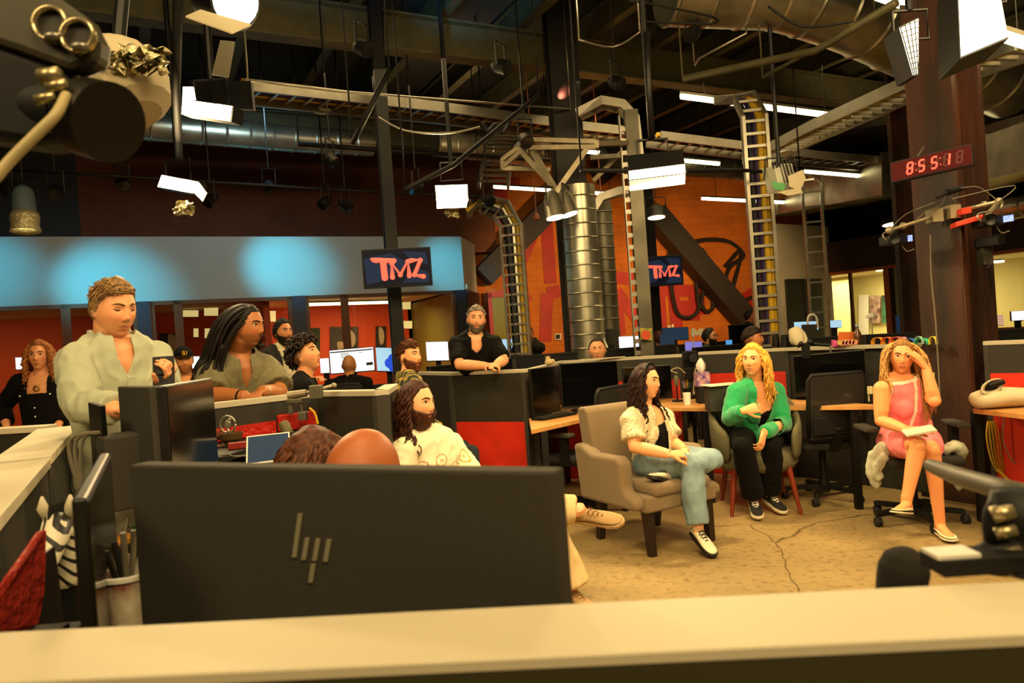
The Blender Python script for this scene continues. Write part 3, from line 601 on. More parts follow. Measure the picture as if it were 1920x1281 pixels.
pipe([(1280, 148, 6.8), (1530, 95, 6.4), (1680, 5, 5.6)], .035, 'round steel pipe crossing under the big duct', mat('olive_painted_steel'))
pipe([(1430, 145, 6.9), (1560, 75, 6.5), (1640, 25, 6.2)], .02, 'thin pipe beside the crossing pipe at upper right', mat('olive_painted_steel'))
pipe([(1180, 0, 6.2), (1330, 30, 6.4), (1330, 45, 6.5), (1200, 40, 6.4)], .01, 'black cable loop hanging at the top', m_black, 'cable', 4, 'cable', 'loose ceiling cables')
pipe([(1440, 12, 6), (1490, 45, 6), (1530, 50, 6), (1600, 40, 6)], .01, 'black cable sagging under the big round duct', m_black, 'cable', 4, 'cable', 'loose ceiling cables')
pipe([(710, 220, 7), (760, 245, 7), (840, 250, 7.2), (900, 238, 7.4)], .008, 'pale cable sagging below the long cable tray', m_silver, 'cable', 5, 'cable', 'loose ceiling cables')
pipe([(905, 228, 8.2), (915, 245, 8.2), (930, 232, 8.2), (942, 250, 8.2), (955, 230, 8.2)], .02, 'black cable coil bunched on the tray near the middle column', m_black, 'cable', 5, 'cable', 'loose ceiling cables')
pipe([(1086, 75, 6.5), (1150, 88, 6.8), (1200, 60, 6.6)], .01, 'thin conduit bending right of the middle column top', m_silver, 'conduit', 4)
pipe([(1302, 122, 7.5), (1310, 110, 7.3), (1400, 62, 7)], .012, 'thin bent conduit under the dark deck', m_silver, 'conduit', 0)
pipe([(1212, 60, 5.5), (1216, 170, 5.5), (1222, 262, 5.6)], .025, 'vertical pole that carries the bank light', m_blackm)
pipe([(334, -20, 5), (330, 170, 6), (336, 300, 7)], .035, 'black vertical pole with wound cables beside the white lantern', m_black)
pipe([(712, 20, 8.3), (722, 280, 8.3), (728, 470, 8.2)], .04, 'black drop pole above the left screen', m_black)
for i, (x, y) in enumerate(((1005, 400), (1130, 415))):
    mb = MB(); a = W(x, y, 10.5); mb.cyl((a.x, a.y, a.z), (a.x, a.y, 5.7), .008, n=6); mb.lathe(a, [(.02, 0), (.045, -.03), (.045, -.09), (.01, -.11)], n=12)
    tag(mb.build('pull_cord', mat('red_cord', '9a5a3a', .6)), ('hanging red cord with a bulb left of the steel cans', 'hanging red cord with a bulb right of the fat duct')[i], 'cord', 'hanging cords')
# smoke detector like discs under trays
for x, y, d, s in ((605, 212, 8.5, 'near the panel light'), (1600, 235, 9, 'under the right tray'), (1475, 288, 9.5, 'right of the yellow ladder')):
    mb = MB(); mb.lathe(W(x, y, d), [(.01, 0), (.1, .01), (.1, .03), (.02, .05)], n=16); tag(mb.build('detector_disc', m_white), 'small white ceiling disc, ' + s, 'detector', 'white ceiling discs')
# cyan washes on the band, blue and red ones on the joists
CY = (.05, .62, 1.0)
def wash(u, z, w, ang, n=-2.6, zz=3.5, c=CY, bl=1.0): spot('cyan_wash', off(u - 1.6, n, zz), off(u, 0, z), w, ang, c, bl, .1)
wash(isect(0) - .1, 2.9, 560, 27); wash(isect(215), 2.6, 900, 32); wash(isect(545), 2.88, 900, 29); wash(isect(868) - .2, 2.85, 650, 25); spot('added_band_fill', off(3.2, -3.2, 4.6), off(3.2, 0, 2.9), 150, 120, (.45, .8, 1.0), 1.0, .3)  # last spot is an added fill lifting the grey between the cyan pools
spot('joist_wash', (-3.2, 6, 4.4), (-2.0, 7.0, 5.7), 220, 60, (.1, .5, 1)); spot('joist_wash', (-.6, 6.4, 4.4), (-.3, 8, 5.7), 200, 50, (.1, .5, 1)); spot('joist_wash', (.8, 9, 4.4), (1.6, 10.5, 5.7), 130, 60, (1, .3, .2))
# wall washers for the orange wall and office lamps
spot('wall_washer', (1.6, 12.2, 2.6), (1.2, 16, 1.9), 420, 95, (1, .62, .25)); spot('wall_washer', (4.6, 13.0, 2.4), (4.6, 17, 2.0), 330, 95, (1, .62, .25))
area('office_lamp', off(5.4, 1.9, 2.3), off(5.4, 2.2, 0), 2, .6, 70); area('office_lamp', off(-.8, 1.9, 2.3), off(-.8, 2.4, 0), 3, .6, 24)
area('office_lamp', ro(-.8, 2.2, 2.3), ro(-.8, 2.5, 0), 3.4, 1.4, 260, (1, .85, .5)); area('office_lamp', ro(5.6, 2.2, 2.3), ro(5.6, 2.6, 0), 2.5, 1.4, 130, (1, .85, .5))
# ================================================================ SCREENS AND CLOCK
def tv(c, rz, w, h, label, tilt=0):
    t = T('wall_screen', label, 'screen', c, 'hanging logo screens'); c = V(c); R = Matrix.Rotation(rz, 3, 'Z') @ Matrix.Rotation(tilt, 3, 'X')
    P = lambda x, z, y=0: c + R @ V((x, y, z))
    mb = MB(); mb.obb(P(0, 0, .02), R @ V((w / 2, 0, 0)), R @ V((0, .02, 0)), R @ V((0, 0, h / 2))); mb.build('frame', m_black, t, bevel=.004)
    mb = MB(); mb.obb(P(0, 0, -.001), R @ V((w / 2 - .015, 0, 0)), R @ V((0, .001, 0)), R @ V((0, 0, h / 2 - .018))); mb.build('display', mat('dark_blue_display', '0a1020', .5, e=.6, ec='060a18', spec=.1), t)
    a = MB()
    for q in (((-.5, .3), (-.1, .42), (.2, .1), (-.2, -.35), (-.48, -.45)), ((.1, .46), (.45, .4), (.48, .05), (.2, .2)), ((.05, -.45), (.3, .0), (.48, -.2), (.48, -.46))):
        a.prism([P(x * (w - .04), z * (h - .04), -.003) for x, z in q], R @ V((0, .001, 0)))
    a.build('display_pattern', mat('slate_blue_pattern', '16243c', .5, e=.9, ec='122038', spec=.1), t)
    l = MB(); k = w / 1.0; j = [0]
    def st(*pts, r=.055):
        pp = [P(x * k, z * k, -.012 - .0008 * j[0]) for x, z in pts]; j[0] += 1; l.tube(pp, [r * k] * len(pp), 12, side=(R @ V((0, 0, 1))), ry=[.006] * len(pp))
        for q in pp: l.lathe(q - R @ V((0, .005, 0)), [(r * k, 0), (r * k, .01)], R @ V((0, 1, 0)), 14)
    st((-.36, .14), (-.30, .10), r=.02); st((-.33, .125), (-.04, .10), r=.035); st((-.20, .10), (-.19, -.14), r=.047)
    st((-.08, -.14), (-.075, .06), (0.035, -.11), (.155, .08), (.165, -.13), r=.036)
    st((.2, .09), (.34, .09), (.24, -.12), (.37, -.15), r=.036)
    l.build('logo', mat('coral_logo', 'e0503c', .4, e=1.1, ec='e85844'), t)
    mb = MB(); mb.obb(P(0, 0, .08), R @ V((.12, 0, 0)), R @ V((0, .04, 0)), R @ V((0, 0, .12))); mb.build('wall_mount', m_blackm, t); return t
c = W(745, 502, 7.7); tv(c, .18, .72, .41, 'black screen with a coral TMZ logo, hanging on the slim black column at left')
c = W(1243, 508, 12.1); tv(c, .0, .66, .5, 'second screen with a coral TMZ logo, half hidden by the ladder pole')
# LED clock
a, b, d2, c2 = W(1670, 305, 5.25), W(1824, 268, 4.95), W(1824, 309, 4.95), W(1670, 343, 5.25)
cc = (a + b + c2 + d2) / 4; cx = ((b - a) + (d2 - c2)) / 4; cz = V((0, 0, ((a - c2).z + (b - d2).z) / 4)); cn = cx.cross(cz).normalized()
if cn.dot(CAM - cc) < 0: cn = -cn
t = T('led_clock', 'long red digital clock showing 8:55:1 on the rusty column', 'clock', cc)
mb = MB(); mb.obb(cc - cn * .04, cx, cz, cn * .04); mb.build('case', m_blackm, t, bevel=.003)
mb = MB(); mb.obb(cc + cn * .001, cx * .975, cz * .88, cn * .002); mb.build('display', mat('dark_red_display', '3a0c0a', .5, e=.6, ec='4a0c0a', spec=.1), t)
on = MB(); offm = MB(); hx = cx * .974; hz = cz
def CP(u, v, o=.004): return cc + cx * u + cz * v + cn * o
SEG = {'a': ((0, 1), (1, 1)), 'b': ((1, 1), (1, 0)), 'c': ((1, 0), (1, -1)), 'd': ((0, -1), (1, -1)), 'e': ((0, 0), (0, -1)), 'f': ((0, 1), (0, 0)), 'g': ((0, 0), (1, 0))}
m_lit_red = mat('lit_red_segment', 'ff4a3c', .4, e=3.0, ec='ff3a2c')
def digit(u0, segs, rest=True):
    on = MB()
    for s, (p, q) in SEG.items():
        f = lambda r: CP(u0 + r[0] * .125 + r[1] * .02, r[1] * .52)
        A, B = f(p), f(q); dd = (B - A) * .06
        if s in segs: on.bar(A + dd, B - dd, .0045, .011 * 1, cn) if False else on.obb((A + B) / 2, (B - A) * .44, (B - A).cross(cn).normalized() * .006, cn * .002)
        elif rest: offm.obb((A + B) / 2, (B - A) * .44, (B - A).cross(cn).normalized() * .006, cn * .0015)
    if segs: on.build('lit_digit', m_lit_red, t)
digit(-.57, 'abcdefg'); digit(-.28, 'afgcd'); digit(.03, 'afgcd'); digit(.33, 'bc'); digit(.63, '', True)
for u in (-.36, .24):
    for v in (.3, -.3): on = MB(); on.obb(CP(u, v), cx * .012, cz * .06, cn * .002); on.build('colon_dot', m_lit_red, t)
offm.build('unlit_digits', mat('unlit_segment', '4a100c', .5, e=.25, ec='60140e'), t)
mb = MB(); mb.bar(W(1716, 300, 5.4), W(1732, 275, 5.6), .01, .01); mb.bar(cc - cn * .04, cc - cn * .3, .05, .05); mb.build('bracket', m_silver, t)
# ================================================================ PEOPLE LIBRARY
def gau(x, s): return np.exp(-(x / s) ** 2)
def face_feat(x, z, P):
    n = P.get('nose', 1.0)
    f = .004 * gau(x, .045) * gau(z - .034, .009) - .010 * (gau(x - .031, .014) + gau(x + .031, .014)) * gau(z - .014, .011)
    f += n * (.010 * gau(x, .0085) * gau(z - .002, .020) + .018 * gau(x, .0105) * gau(z + .021, .0125) + .006 * (gau(x - .012, .006) + gau(x + .012, .006)) * gau(z + .028, .007))
    f += .0055 * gau(x, .021) * gau(z + .053, .0055) + .0065 * gau(x, .018) * gau(z + .067, .0055) - .004 * gau(x, .024) * gau(z + .060, .003)
    f += .009 * gau(x, .022) * gau(z + .099, .013) - .004 * gau(x, .02) * gau(z + .081, .006) + .004 * (gau(x - .043, .02) + gau(x + .043, .02)) * gau(z + .022, .02)
    return f
def headsurf(az, el, P, off=0.):
    w = P.get('w', 1.0); j = P.get('jaw', 1.0); se, ce = np.sin(el), np.cos(el); up = se > 0
    z = np.where(up, .120, .117) * se; t = np.clip(-z / .117, 0, 1)
    ce2 = np.where(up, ce, np.power(np.clip(ce, 0, 1), .72))
    x = .0755 * w * (1 - (.34 / j) * t ** 1.6) * ce2 * np.sin(az)
    c = np.cos(az); dep = np.where(c > 0, .091 * (1 - .10 * t ** 2), .104 * (1 - .55 * t))
    y = dep * ce2 * c
    y = y + np.where(c > 0, face_feat(x, z, P) * np.clip(c * 2.5, 0, 1) * P.get('feat', 1), 0)
    if off is not 0.:
        l = np.sqrt(x * x + y * y + z * z) + 1e-9; k = 1 + off / l; x, y, z = x * k, y * k, z * k
    return x, y, z
def headgrid(P, off=None, nu=72, nv=56):
    az = np.linspace(0, 2 * PI, nu, endpoint=False); az = np.where(az > PI, az - 2 * PI, az); el = np.linspace(-PI / 2, PI / 2, nv)
    A, Ee = np.meshgrid(az, el); o = off(A, Ee) if off else 0.
    x, y, z = headsurf(A, Ee, P, o); pts = np.stack([x, y, z], -1)
    return pts
def grid_faces(nu, nv):
    return [(i * nu + j, i * nu + (j + 1) % nu, (i + 1) * nu + (j + 1) % nu, (i + 1) * nu + j) for i in range(nv - 1) for j in range(nu)]
class Head:
    def __init__(s, c, fwd, up=(0, 0, 1), sc=1.0, P=None):
        s.c = V(c); f = V(fwd).normalized(); u = V(up); x = f.cross(u).normalized(); u = x.cross(f).normalized(); s.R = Matrix((x, f, u)).transposed(); s.sc = sc; s.P = P or {}
        s.Rn = np.array(s.R); s.f, s.u, s.x = f, u, x
    def w(s, p): return s.c + s.R @ (V(p) * s.sc)
    def add(s, mb, pts):
        nv, nu = pts.shape[:2]; q = (pts.reshape(-1, 3) * s.sc) @ s.Rn.T + np.array(s.c); mb.add([tuple(p) for p in q], [f for f in grid_faces(nu, nv)])
    def loc(s, q): return ((q - np.array(s.c)) @ s.Rn) / s.sc
    def fy(s, x, z): return float(.091 * math.sqrt(max(0, 1 - (x / .0755) ** 2 - (z / .12) ** 2)) + face_feat(np.array(x), np.array(z), s.P))

def lap(co, edges, it, lam=.5):
    n = len(co); deg = np.bincount(edges.ravel(), minlength=n)[:, None]
    for _ in range(it):
        a = np.zeros_like(co)
        for k in range(3): a[:, k] = np.bincount(edges[:, 0], co[edges[:, 1], k], n) + np.bincount(edges[:, 1], co[edges[:, 0], k], n)
        co = co + lam * (a / np.maximum(deg, 1) - co)
    return co
def remesh(mb, vox, smooth=2, name='body'):
    me = mb.mesh('tmp'); o = bpy.data.objects.new('tmp', me); COL.objects.link(o)
    md = o.modifiers.new('r', 'REMESH'); md.mode = 'VOXEL'; md.voxel_size = vox
    dg = bpy.context.evaluated_depsgraph_get(); ev = o.evaluated_get(dg); me2 = bpy.data.meshes.new_from_object(ev)
    bpy.data.objects.remove(o); bpy.data.meshes.remove(me)
    n = len(me2.vertices); co = np.empty(n * 3); me2.vertices.foreach_get('co', co); co = co.reshape(-1, 3)
    ed = np.empty(len(me2.edges) * 2, dtype=np.int32); me2.edges.foreach_get('vertices', ed); ed = ed.reshape(-1, 2)
    if smooth: co = lap(co, ed, smooth)
    me2.vertices.foreach_set('co', co.ravel()); me2.name = name; me2.materials.clear(); return me2, co
def setcol(me, cols):
    a = me.color_attributes.new('col', 'FLOAT_COLOR', 'POINT'); c = np.ones((len(cols), 4), dtype=np.float32); c[:, :3] = cols; a.data.foreach_set('color', c.ravel())
def join_extra(me, pieces):
    """append small MB pieces (eyes, brows, lips line) to a finished mesh, each with its own material"""
    bm = bmesh.new(); bm.from_mesh(me); cl = bm.verts.layers.float_color.get('col')
    for mb, m in pieces:
        if m.name not in [x.name for x in me.materials]: me.materials.append(m)
        k = [x.name for x in me.materials].index(m.name); vs = []
        for v in mb.v:
            b = bm.verts.new(v); vs.append(b)
            if cl: b[cl] = (1, 1, 1, 1)
        for f in mb.f:
            try: nf = bm.faces.new([vs[i] for i in f]); nf.material_index = k
            except ValueError: pass
    bm.to_mesh(me); bm.free()
def cut_mesh(me, fn):
    bm = bmesh.new(); bm.from_mesh(me); bm.faces.ensure_lookup_table()
    C = np.array([f.calc_center_median() for f in bm.faces]); kill = fn(C)
    bmesh.ops.delete(bm, geom=[f for f, k in zip(bm.faces, kill) if k], context='FACES'); bm.to_mesh(me); bm.free()

def hand(mb, wr, fd, pn, th, curl=.5, s=1.0, spread=0.0, curls=None, thumb=None):
    fd = V(fd).normalized(); pn = V(pn); pn = (pn - fd * pn.dot(fd)).normalized(); sd = fd.cross(pn).normalized() * th   # sd = thumb side
    wr = V(wr); k = .09 * s
    mb.tube([wr - fd * .03 * s, wr, wr + fd * k * .35, wr + fd * k * .8, wr + fd * k * 1.05], [.024 * s, .026 * s, .036 * s, .041 * s, .036 * s], 12, side=sd, ry=[.019 * s, .017 * s, .017 * s, .014 * s, .010 * s])
    for i, (o, L, r) in enumerate(((.031, .070, .0088), (.0105, .079, .0092), (-.0105, .074, .0088), (-.031, .058, .0078))):
        b = wr + fd * k * (.98 - (.06 if i == 3 else 0)) + sd * o * s; a = 0; c = (curls[i] if curls else curl * (1 + .1 * i)); pts = [b - fd * .02 * s, b]; rr = [r * s] * 2; fdd = (fd + sd * spread * (1.5 - i) * .15).normalized()
        for q, (l, w) in enumerate(((.42, .9), (.32, 1.1), (.26, .8))):
            a += c * w; b = b + (fdd * math.cos(a) + pn * math.sin(a)) * L * l * s; pts.append(b); rr.append(r * s * (.95 - .1 * q))
        mb.tube(pts, rr, 8, side=sd); mb.ell(pts[-1], rr[-1], nu=8, nv=6)
    tb = wr + fd * .018 * s + sd * .020 * s; d = (fd * .75 + sd * .75 + pn * .35).normalized() if thumb is None else V(thumb).normalized()
    p1 = tb + d * .045 * s; p2 = p1 + (d * .8 + fd * .5 - sd * .05 + pn * .15).normalized() * .032 * s; p3 = p2 + (fd * .8 + pn * .4 + d * .4).normalized() * .024 * s
    mb.tube([tb - d * .01, tb, p1, p2, p3], [.014 * s, .014 * s, .0115 * s, .0105 * s, .0085 * s], 8); mb.ell(p3, .0085 * s, nu=8, nv=6)

def mid(a, b, t=.5): return V(a) * (1 - t) + V(b) * t
def torso(mb, J, g=0., B=1.0, D=1.0, bust=0., belly=0., low=0.0, top=True, hipw=1.0, wst=1.0, k=7):
    """pelvis to neck base; g inflates; B breadth, D depth"""
    hc = mid(J['hL'], J['hR']); sc_ = mid(J['sL'], J['sR']); nb = J['nb']; hs = (J['hR'] - J['hL']).normalized(); ss = (J['sR'] - J['sL']).normalized(); sw = (J['sR'] - J['sL']).length / 2
    up = (sc_ - hc).normalized(); fw = up.cross(ss).normalized() * 1.0
    bl = fw * -1 if fw.dot(J['hd'].f) < 0 else fw
    P = [hc - up * (.08 + low), hc + up * .02, mid(hc, sc_, .34) + bl * belly * .5, mid(hc, sc_, .66), mid(hc, sc_, .88), sc_ + up * .035, nb + up * .01]
    rx = [.14 * hipw, .160 * hipw, .142 * wst, .155, .165, sw * .80, .062]; ry = [.10, .115, .100 + belly, .112 + bust * .1, .108, .078, .058]
    side = [hs, hs, mid(hs, ss, .4), mid(hs, ss, .7), ss, ss, ss]
    if k < 7: P, rx, ry, side, top = P[:k], rx[:k], ry[:k], side[:k], False
    mb.tube(P, [a * B + g for a in rx], 24, side=side, ry=[a * D + g for a in ry], smooth=3)
    if top:
        for k in ('sL', 'sR'):
            s = J[k]; mb.tube([nb + up * .015 - bl * .01, mid(nb, s, .5) + up * .018 - bl * .005, s + (s - sc_).normalized() * .0], [.048 + g * .8, .046 + g * .9, .05 + g], 12); mb.ell(s, .058 * B + g, nu=14, nv=10)
    if bust:
        for q in (-1, 1): mb.ell(mid(hc, sc_, .70) + ss * q * .075 * B + bl * (.064 * D), (bust * 1.1 + g * .7, bust * .85 + g * .7, bust * 1.15 + g * .7), nu=16, nv=12)
    return hc, sc_, up, ss, bl
def arm(mb, J, k, g=0., upto=2.0, R=1.0, flare=0., vox=0):
    """upto: 0..1 fraction of the upper arm, 1..2 fraction of the forearm"""
    s, e, w = J['s' + k], J['e' + k], J['w' + k]; f1 = min(1, upto)
    pts = [s, mid(s, e, f1 * .35), mid(s, e, f1 * .7), mid(s, e, f1)]; rr = [.056 * R, .053 * R, .048 * R, (.053 - .011 * f1) * R]
    if upto > 1: f2 = upto - 1; pts += [mid(e, w, f2 * .3), mid(e, w, f2 * .7), mid(e, w, f2)]; rr += [.042 * R, .036 * R, (.042 - .014 * f2) * R]
    rr = [r + g for r in rr]; rr[-1] += flare
    if flare: rr[-2] += flare * .6
    mb.tube(pts, rr, 14); mb.ell(s, rr[0], nu=12, nv=8)
    if upto > 1: mb.ell(e, .041 * R + g, nu=12, nv=8)
def leg(mb, J, k, g=0., upto=2.0, R=1.0, flare=0., g2=None):
    h, n, a = J['h' + k], J['k' + k], J['a' + k]; g2 = g if g2 is None else g2; f1 = min(1, upto)
    pts = [mid(h, n, -.05), mid(h, n, .15 * f1), mid(h, n, .5 * f1), mid(h, n, .85 * f1), mid(h, n, f1)]; rr = [.085 * R, .088 * R, .076 * R, .060 * R, .055 * R]
    gg = [g] * 5
    if upto > 1:
        f2 = upto - 1; bk = V((0, 0, 0)); ax = (a - n).normalized(); td = (h - n).normalized(); c = (td - ax * td.dot(ax)); c = c.normalized() * .012 if c.length > .1 else V()
        pts += [mid(n, a, .3 * f2) + c, mid(n, a, .65 * f2) + c * .5, mid(n, a, f2)]; rr += [.055 * R, .044 * R, (.050 - .014 * f2) * R]; gg += [g2, g2, g2 + flare]
        if flare: gg[-2] += flare * .6
    mb.tube(pts, [r + q for r, q in zip(rr, gg)], 16)
    if upto > 1: mb.ell(n, .054 * R + g, nu=14, nv=10)
    mb.ell(h, .083 * R + g, nu=14, nv=10)
def fframe(J, k):
    a, t = J['a' + k], J['t' + k]; d = (t - a).normalized()
    if 'dn' + k in J:
        n = -V(J['dn' + k]).normalized(); f = (d - n * d.dot(n)).normalized(); return f, -n, f.cross(-n).normalized(), a - n * .085 - f * .06
    up = V((0, 0, 1)); up = (up - d * up.dot(d)).normalized(); f = d * math.cos(.31) + up * math.sin(.31); n = (up - f * up.dot(f)).normalized()
    return f, -n, f.cross(-n).normalized(), a - n * .085 - f * .06
def foot(mb, J, k, s=1.0):
    f, dn, r, b = fframe(J, k); L = .24; P = lambda u, h: b + f * u * L - dn * h
    mb.tube([J['a' + k] - dn * .03, J['a' + k], P(.3, .052), P(.5, .040), P(.72, .028), P(.92, .020)], [.036, .034, .032, .030, .034, .022], 12, side=r, ry=[.036, .036, .030, .022, .014, .010]); mb.tube([J['a' + k], P(.05, .035)], [.03, .024], 10)

M_SKIN = mat('skin', 'ffffff', .5, attr='col', sub=.0, spec=.4); M_EYE = mat('eye_white', 'e6ddd0', .25); M_IRIS = mat('dark_iris', '1a0f08', .15); M_MOUTH = mat('mouth_line', '5a1c14', .7)
def hm(c, r=.6): return mat('hair_' + c, c, r, var=.45, sc=60, spec=.3)
def body(J, skin, P, parts, vox, hands=True, B=1, D=1, bust=0, armR=1, legR=1, beard=None, lips='b0453a', brow='2a1a10', eyes='open', gaze=(0, 0), smile=0, stub=None, scalp=None, belly=0, face=True):
    hd = J['hd']; mb = MB(); hd.add(mb, headgrid(P)); s = hd.sc
    for q in (-1, 1):
        mb.ell(hd.w((q * .077 * P.get('w', 1), -.010, -.003)), (.009 * s, .017 * s, .029 * s), hd.R @ Matrix.Rotation(q * .25, 3, 'Z'), 10, 8)
    nk = P.get('neck', .056)
    mb.tube([hd.w((0, -.02, -.01)), hd.w((0, -.018, -.07)), mid(hd.w((0, -.018, -.07)), J['nb'], .6), J['nb']], [nk * s, nk * s, nk * s * 1.02, nk * 1.2 * s], 18)
    torso(mb, J, 0, B, D, bust, belly)
    for k in 'LR':
        arm(mb, J, k, 0, R=armR)
        if hands:
            hh = J.get('hand' + k)
            if hh is None: fdv = (J['w' + k] - J['e' + k]).normalized(); hh = dict(fd=fdv, pn=(0, 0, -1))
            hand(mb, J['w' + k], hh['fd'], hh['pn'], hh.get('th', 1 if k == 'L' else -1), hh.get('curl', .45), hh.get('s', 1) * P.get('hs', 1), hh.get('spread', 0), hh.get('curls'), hh.get('thumb'))
        leg(mb, J, k, 0, R=legR); foot(mb, J, k)
    me, co_ = remesh(mb, vox, 2, 'person')
    L = hd.loc(co_); x, y, z = L[:, 0], L[:, 1], L[:, 2]; base = np.array(lin(skin)); C = np.tile(base, (len(co_), 1))
    inh = (np.abs(x) < .1) & (y > 0) & (np.abs(z) < .13)
    def blend(m, c, a): C[:] = C * (1 - a * m[:, None]) + np.array(lin(c)) * a * m[:, None]
    red = inh * (gau(np.abs(x) - .042, .02) * gau(z + .022, .02) + .5 * gau(x, .012) * gau(z + .02, .015)); blend(red, 'c8502c', .22)
    lp = inh * (y > .06) * np.clip(1.6 - ((x / .023) ** 2 + ((z + .060) / .0115) ** 2) * 1.5, 0, 1); blend(lp, lips, .75)
    es = inh * (gau(np.abs(x) - .031, .014) * gau(z - .014, .009)); blend(es, '6a3418', .35)
    ns = inh * (y > .08) * gau(np.abs(x) - .009, .004) * gau(z + .036, .004); blend(ns, '4a1c10', .7)
    if beard: bm_ = inh * np.clip((-.034 - z) / .012, 0, 1) * np.clip(1.4 - 3 * gau(x, .024) * gau(z + .060, .009), 0, 1); blend(np.maximum(bm_, inh * gau(x, .03) * gau(z + .044, .005)), beard[0], beard[1])
    if scalp:
        far = (np.abs(x) < .11) & (np.abs(y) < .13) & (np.abs(z) < .14); hl = np.interp(np.abs(np.arctan2(x, y)), [0, .9, 1.3, 1.5, 1.9, PI], [.083, .07, .03, -.01, -.045, -.08]); blend(far * np.clip((z - hl) / .008, 0, 1), scalp[0], scalp[1])
    setcol(me, C); me.materials.append(M_SKIN)
    if face:
        ex = []; w = lambda a, b, c: hd.w((a, b, c)); we, ir, br, ln = MB(), MB(), MB(), MB()
        for q in (-1, 1):
            yy = hd.fy(.031, .014)
            if eyes == 'open':
                we.ell(w(q * .031, yy - .001, .014), (.0150 * s, .0062 * s, .0075 * s), hd.R, 12, 8); gx, gz = gaze
                ir.ell(w(q * .031 + gx, yy + .0022, .014 + gz), (.0070 * s, .0040 * s, .0072 * s), hd.R, 10, 8)
            zz = .0205 if eyes == 'open' else .010; sg = 1 if eyes == 'open' else -1
            ir.tube([w(q * .016, yy + .003, .014 + (zz - .014) * .2), w(q * .024, yy + .0065, zz), w(q * .035, yy + .0055, zz + .0005), w(q * .0465, yy - .004, .0145)], [.0014 * s, .0026 * s, .0026 * s, .0014 * s], 6)
            br.tube([w(q * .012, hd.fy(.012, .034) + .001, .032), w(q * .028, hd.fy(.028, .04) + .002, .0385), w(q * .040, hd.fy(.04, .038) + .001, .037), w(q * .051, hd.fy(.051, .03), .030)], [.002 * s, .0035 * s, .003 * s, .0012 * s], 6, side=hd.f, ry=[.004 * s, .0045 * s, .0035 * s, .0015 * s])
        yl = lambda a: hd.fy(a, -.06) + .0015
        ln.tube([w(-.023, yl(.023) - .003, -.060 + smile * .006), w(-.012, yl(.012), -.0605), w(0, yl(0), -.061), w(.012, yl(.012), -.0605), w(.023, yl(.023) - .003, -.060 + smile * .006)], .0015 * s, 6)
        if smile > .8: te = MB(); te.tube([w(-.017, yl(.017) - .002, -.0605), w(0, yl(0) + .001, -.063), w(.017, yl(.017) - .002, -.0605)], [.001 * s, .0028 * s, .001 * s], 6); ex.append((te, M_EYE))
        ex += [(we, M_EYE), (ir, M_IRIS), (br, hm(brow)), (ln, M_MOUTH)]
        join_extra(me, ex)
    me.polygons.foreach_set('use_smooth', [True] * len(me.polygons))
    return me
HLX = [0, .7, 1.05, 1.35, 1.5, 1.75, 2.2, PI]
def hair_cap(J, c, th=.012, front=.084, hl=None, noise=.004, nsc=70, parent=None, name='hair', top=0., m=None, seed=1, curl=0):
    hd = J['hd']; line = hl or [front, front - .004, front - .03, .02, -.022, -.03, -.06, -.085]
    rs = random.Random(seed)
    def off(A, Ee):
        x, y, z = headsurf(A, Ee, dict(hd.P, feat=0)); ln = np.interp(np.abs(A), HLX, line); m_ = np.clip((z - ln) / .008, 0, 1); ed_ = .35 + .65 * np.clip((z - ln) / .035, 0, 1)
        n = np.vectorize(lambda a, b, c_: mnoise.noise((a * nsc * (.35 if not curl else 1) + seed, b * nsc * .5 if not curl else b * nsc, c_ * nsc)))(x, y, z)
        tp = np.clip(z / .12, 0, 1) ** 2
        return m_ * (th * ed_ + top * tp * np.clip(np.cos(A) * .5 + .7, 0, 1) + noise * n * (1 + curl)) - (1 - m_) * .010
    pts = headgrid(dict(hd.P, feat=0), off, 96, 72); mb = MB(); hd.add(mb, pts); o = mb.build(name, m or hm(c), parent, smooth=True); return o
PARTW = .0
def locks(J, roots, length, c, r=.009, wave=.012, wl=.09, front=None, parent=None, name='hair', seed=3, out=.0, grav=.35, balls=(), n=12, push=(0, 0, 0), taper=.35, m=None, back=0., mbx=None, ny=6):
    hd = J['hd']; rs = random.Random(seed); mb = mbx or MB(); s = hd.sc; dn = V((0, 0, -1))
    for (az, el) in roots:
        L = length * rs.uniform(.85, 1.08); x, y, z = headsurf(np.array(az), np.array(el), dict(hd.P, feat=0), .004); p = hd.w((float(x), float(y), float(z))); nrm = (p - hd.c).normalized()
        tang = (dn - nrm * dn.dot(nrm)); tang = tang.normalized() if tang.length > .05 else -hd.f
        sidev = hd.x * (1 if math.sin(az) > 0 else -1)
        d = (tang * .8 + nrm * (.3 + out) + sidev * .25 - hd.f * (.3 + back)).normalized(); st = L / n; pts = [p]; ph = rs.uniform(0, 6.28); pv = rs.uniform(.8, 1.2)
        for i in range(n):
            d = (d * (1 - grav) + dn * grav + V(push) * .15).normalized(); q = pts[-1] + d * st
            lc = hd.loc(np.array([q]))[0]; e = math.sqrt((lc[0] / .090) ** 2 + (lc[1] / .112) ** 2 + ((lc[2]) / .130) ** 2)
            if e < 1: lc = lc / e; q = hd.w(tuple(lc))
            for bc, br in balls:
                v = q - bc
                if v.length < br: q = bc + v.normalized() * br
            pts.append(q)
        wv = []
        for i, q in enumerate(pts):
            a = 2 * PI * (i * st) / wl * pv + ph; k = min(1, i / 4); wv.append(q + (hd.x * math.sin(a) + hd.f * math.cos(a)) * wave * k)
        rr = [r * s * (1.0 - (1 - taper) * (i / n) ** 2) * pv for i in range(n + 1)]; rr[-1] *= .3
        mb.tube(wv, rr, ny)
    if mbx: return mb
    return mb.build(name, m or hm(c), parent, smooth=True)
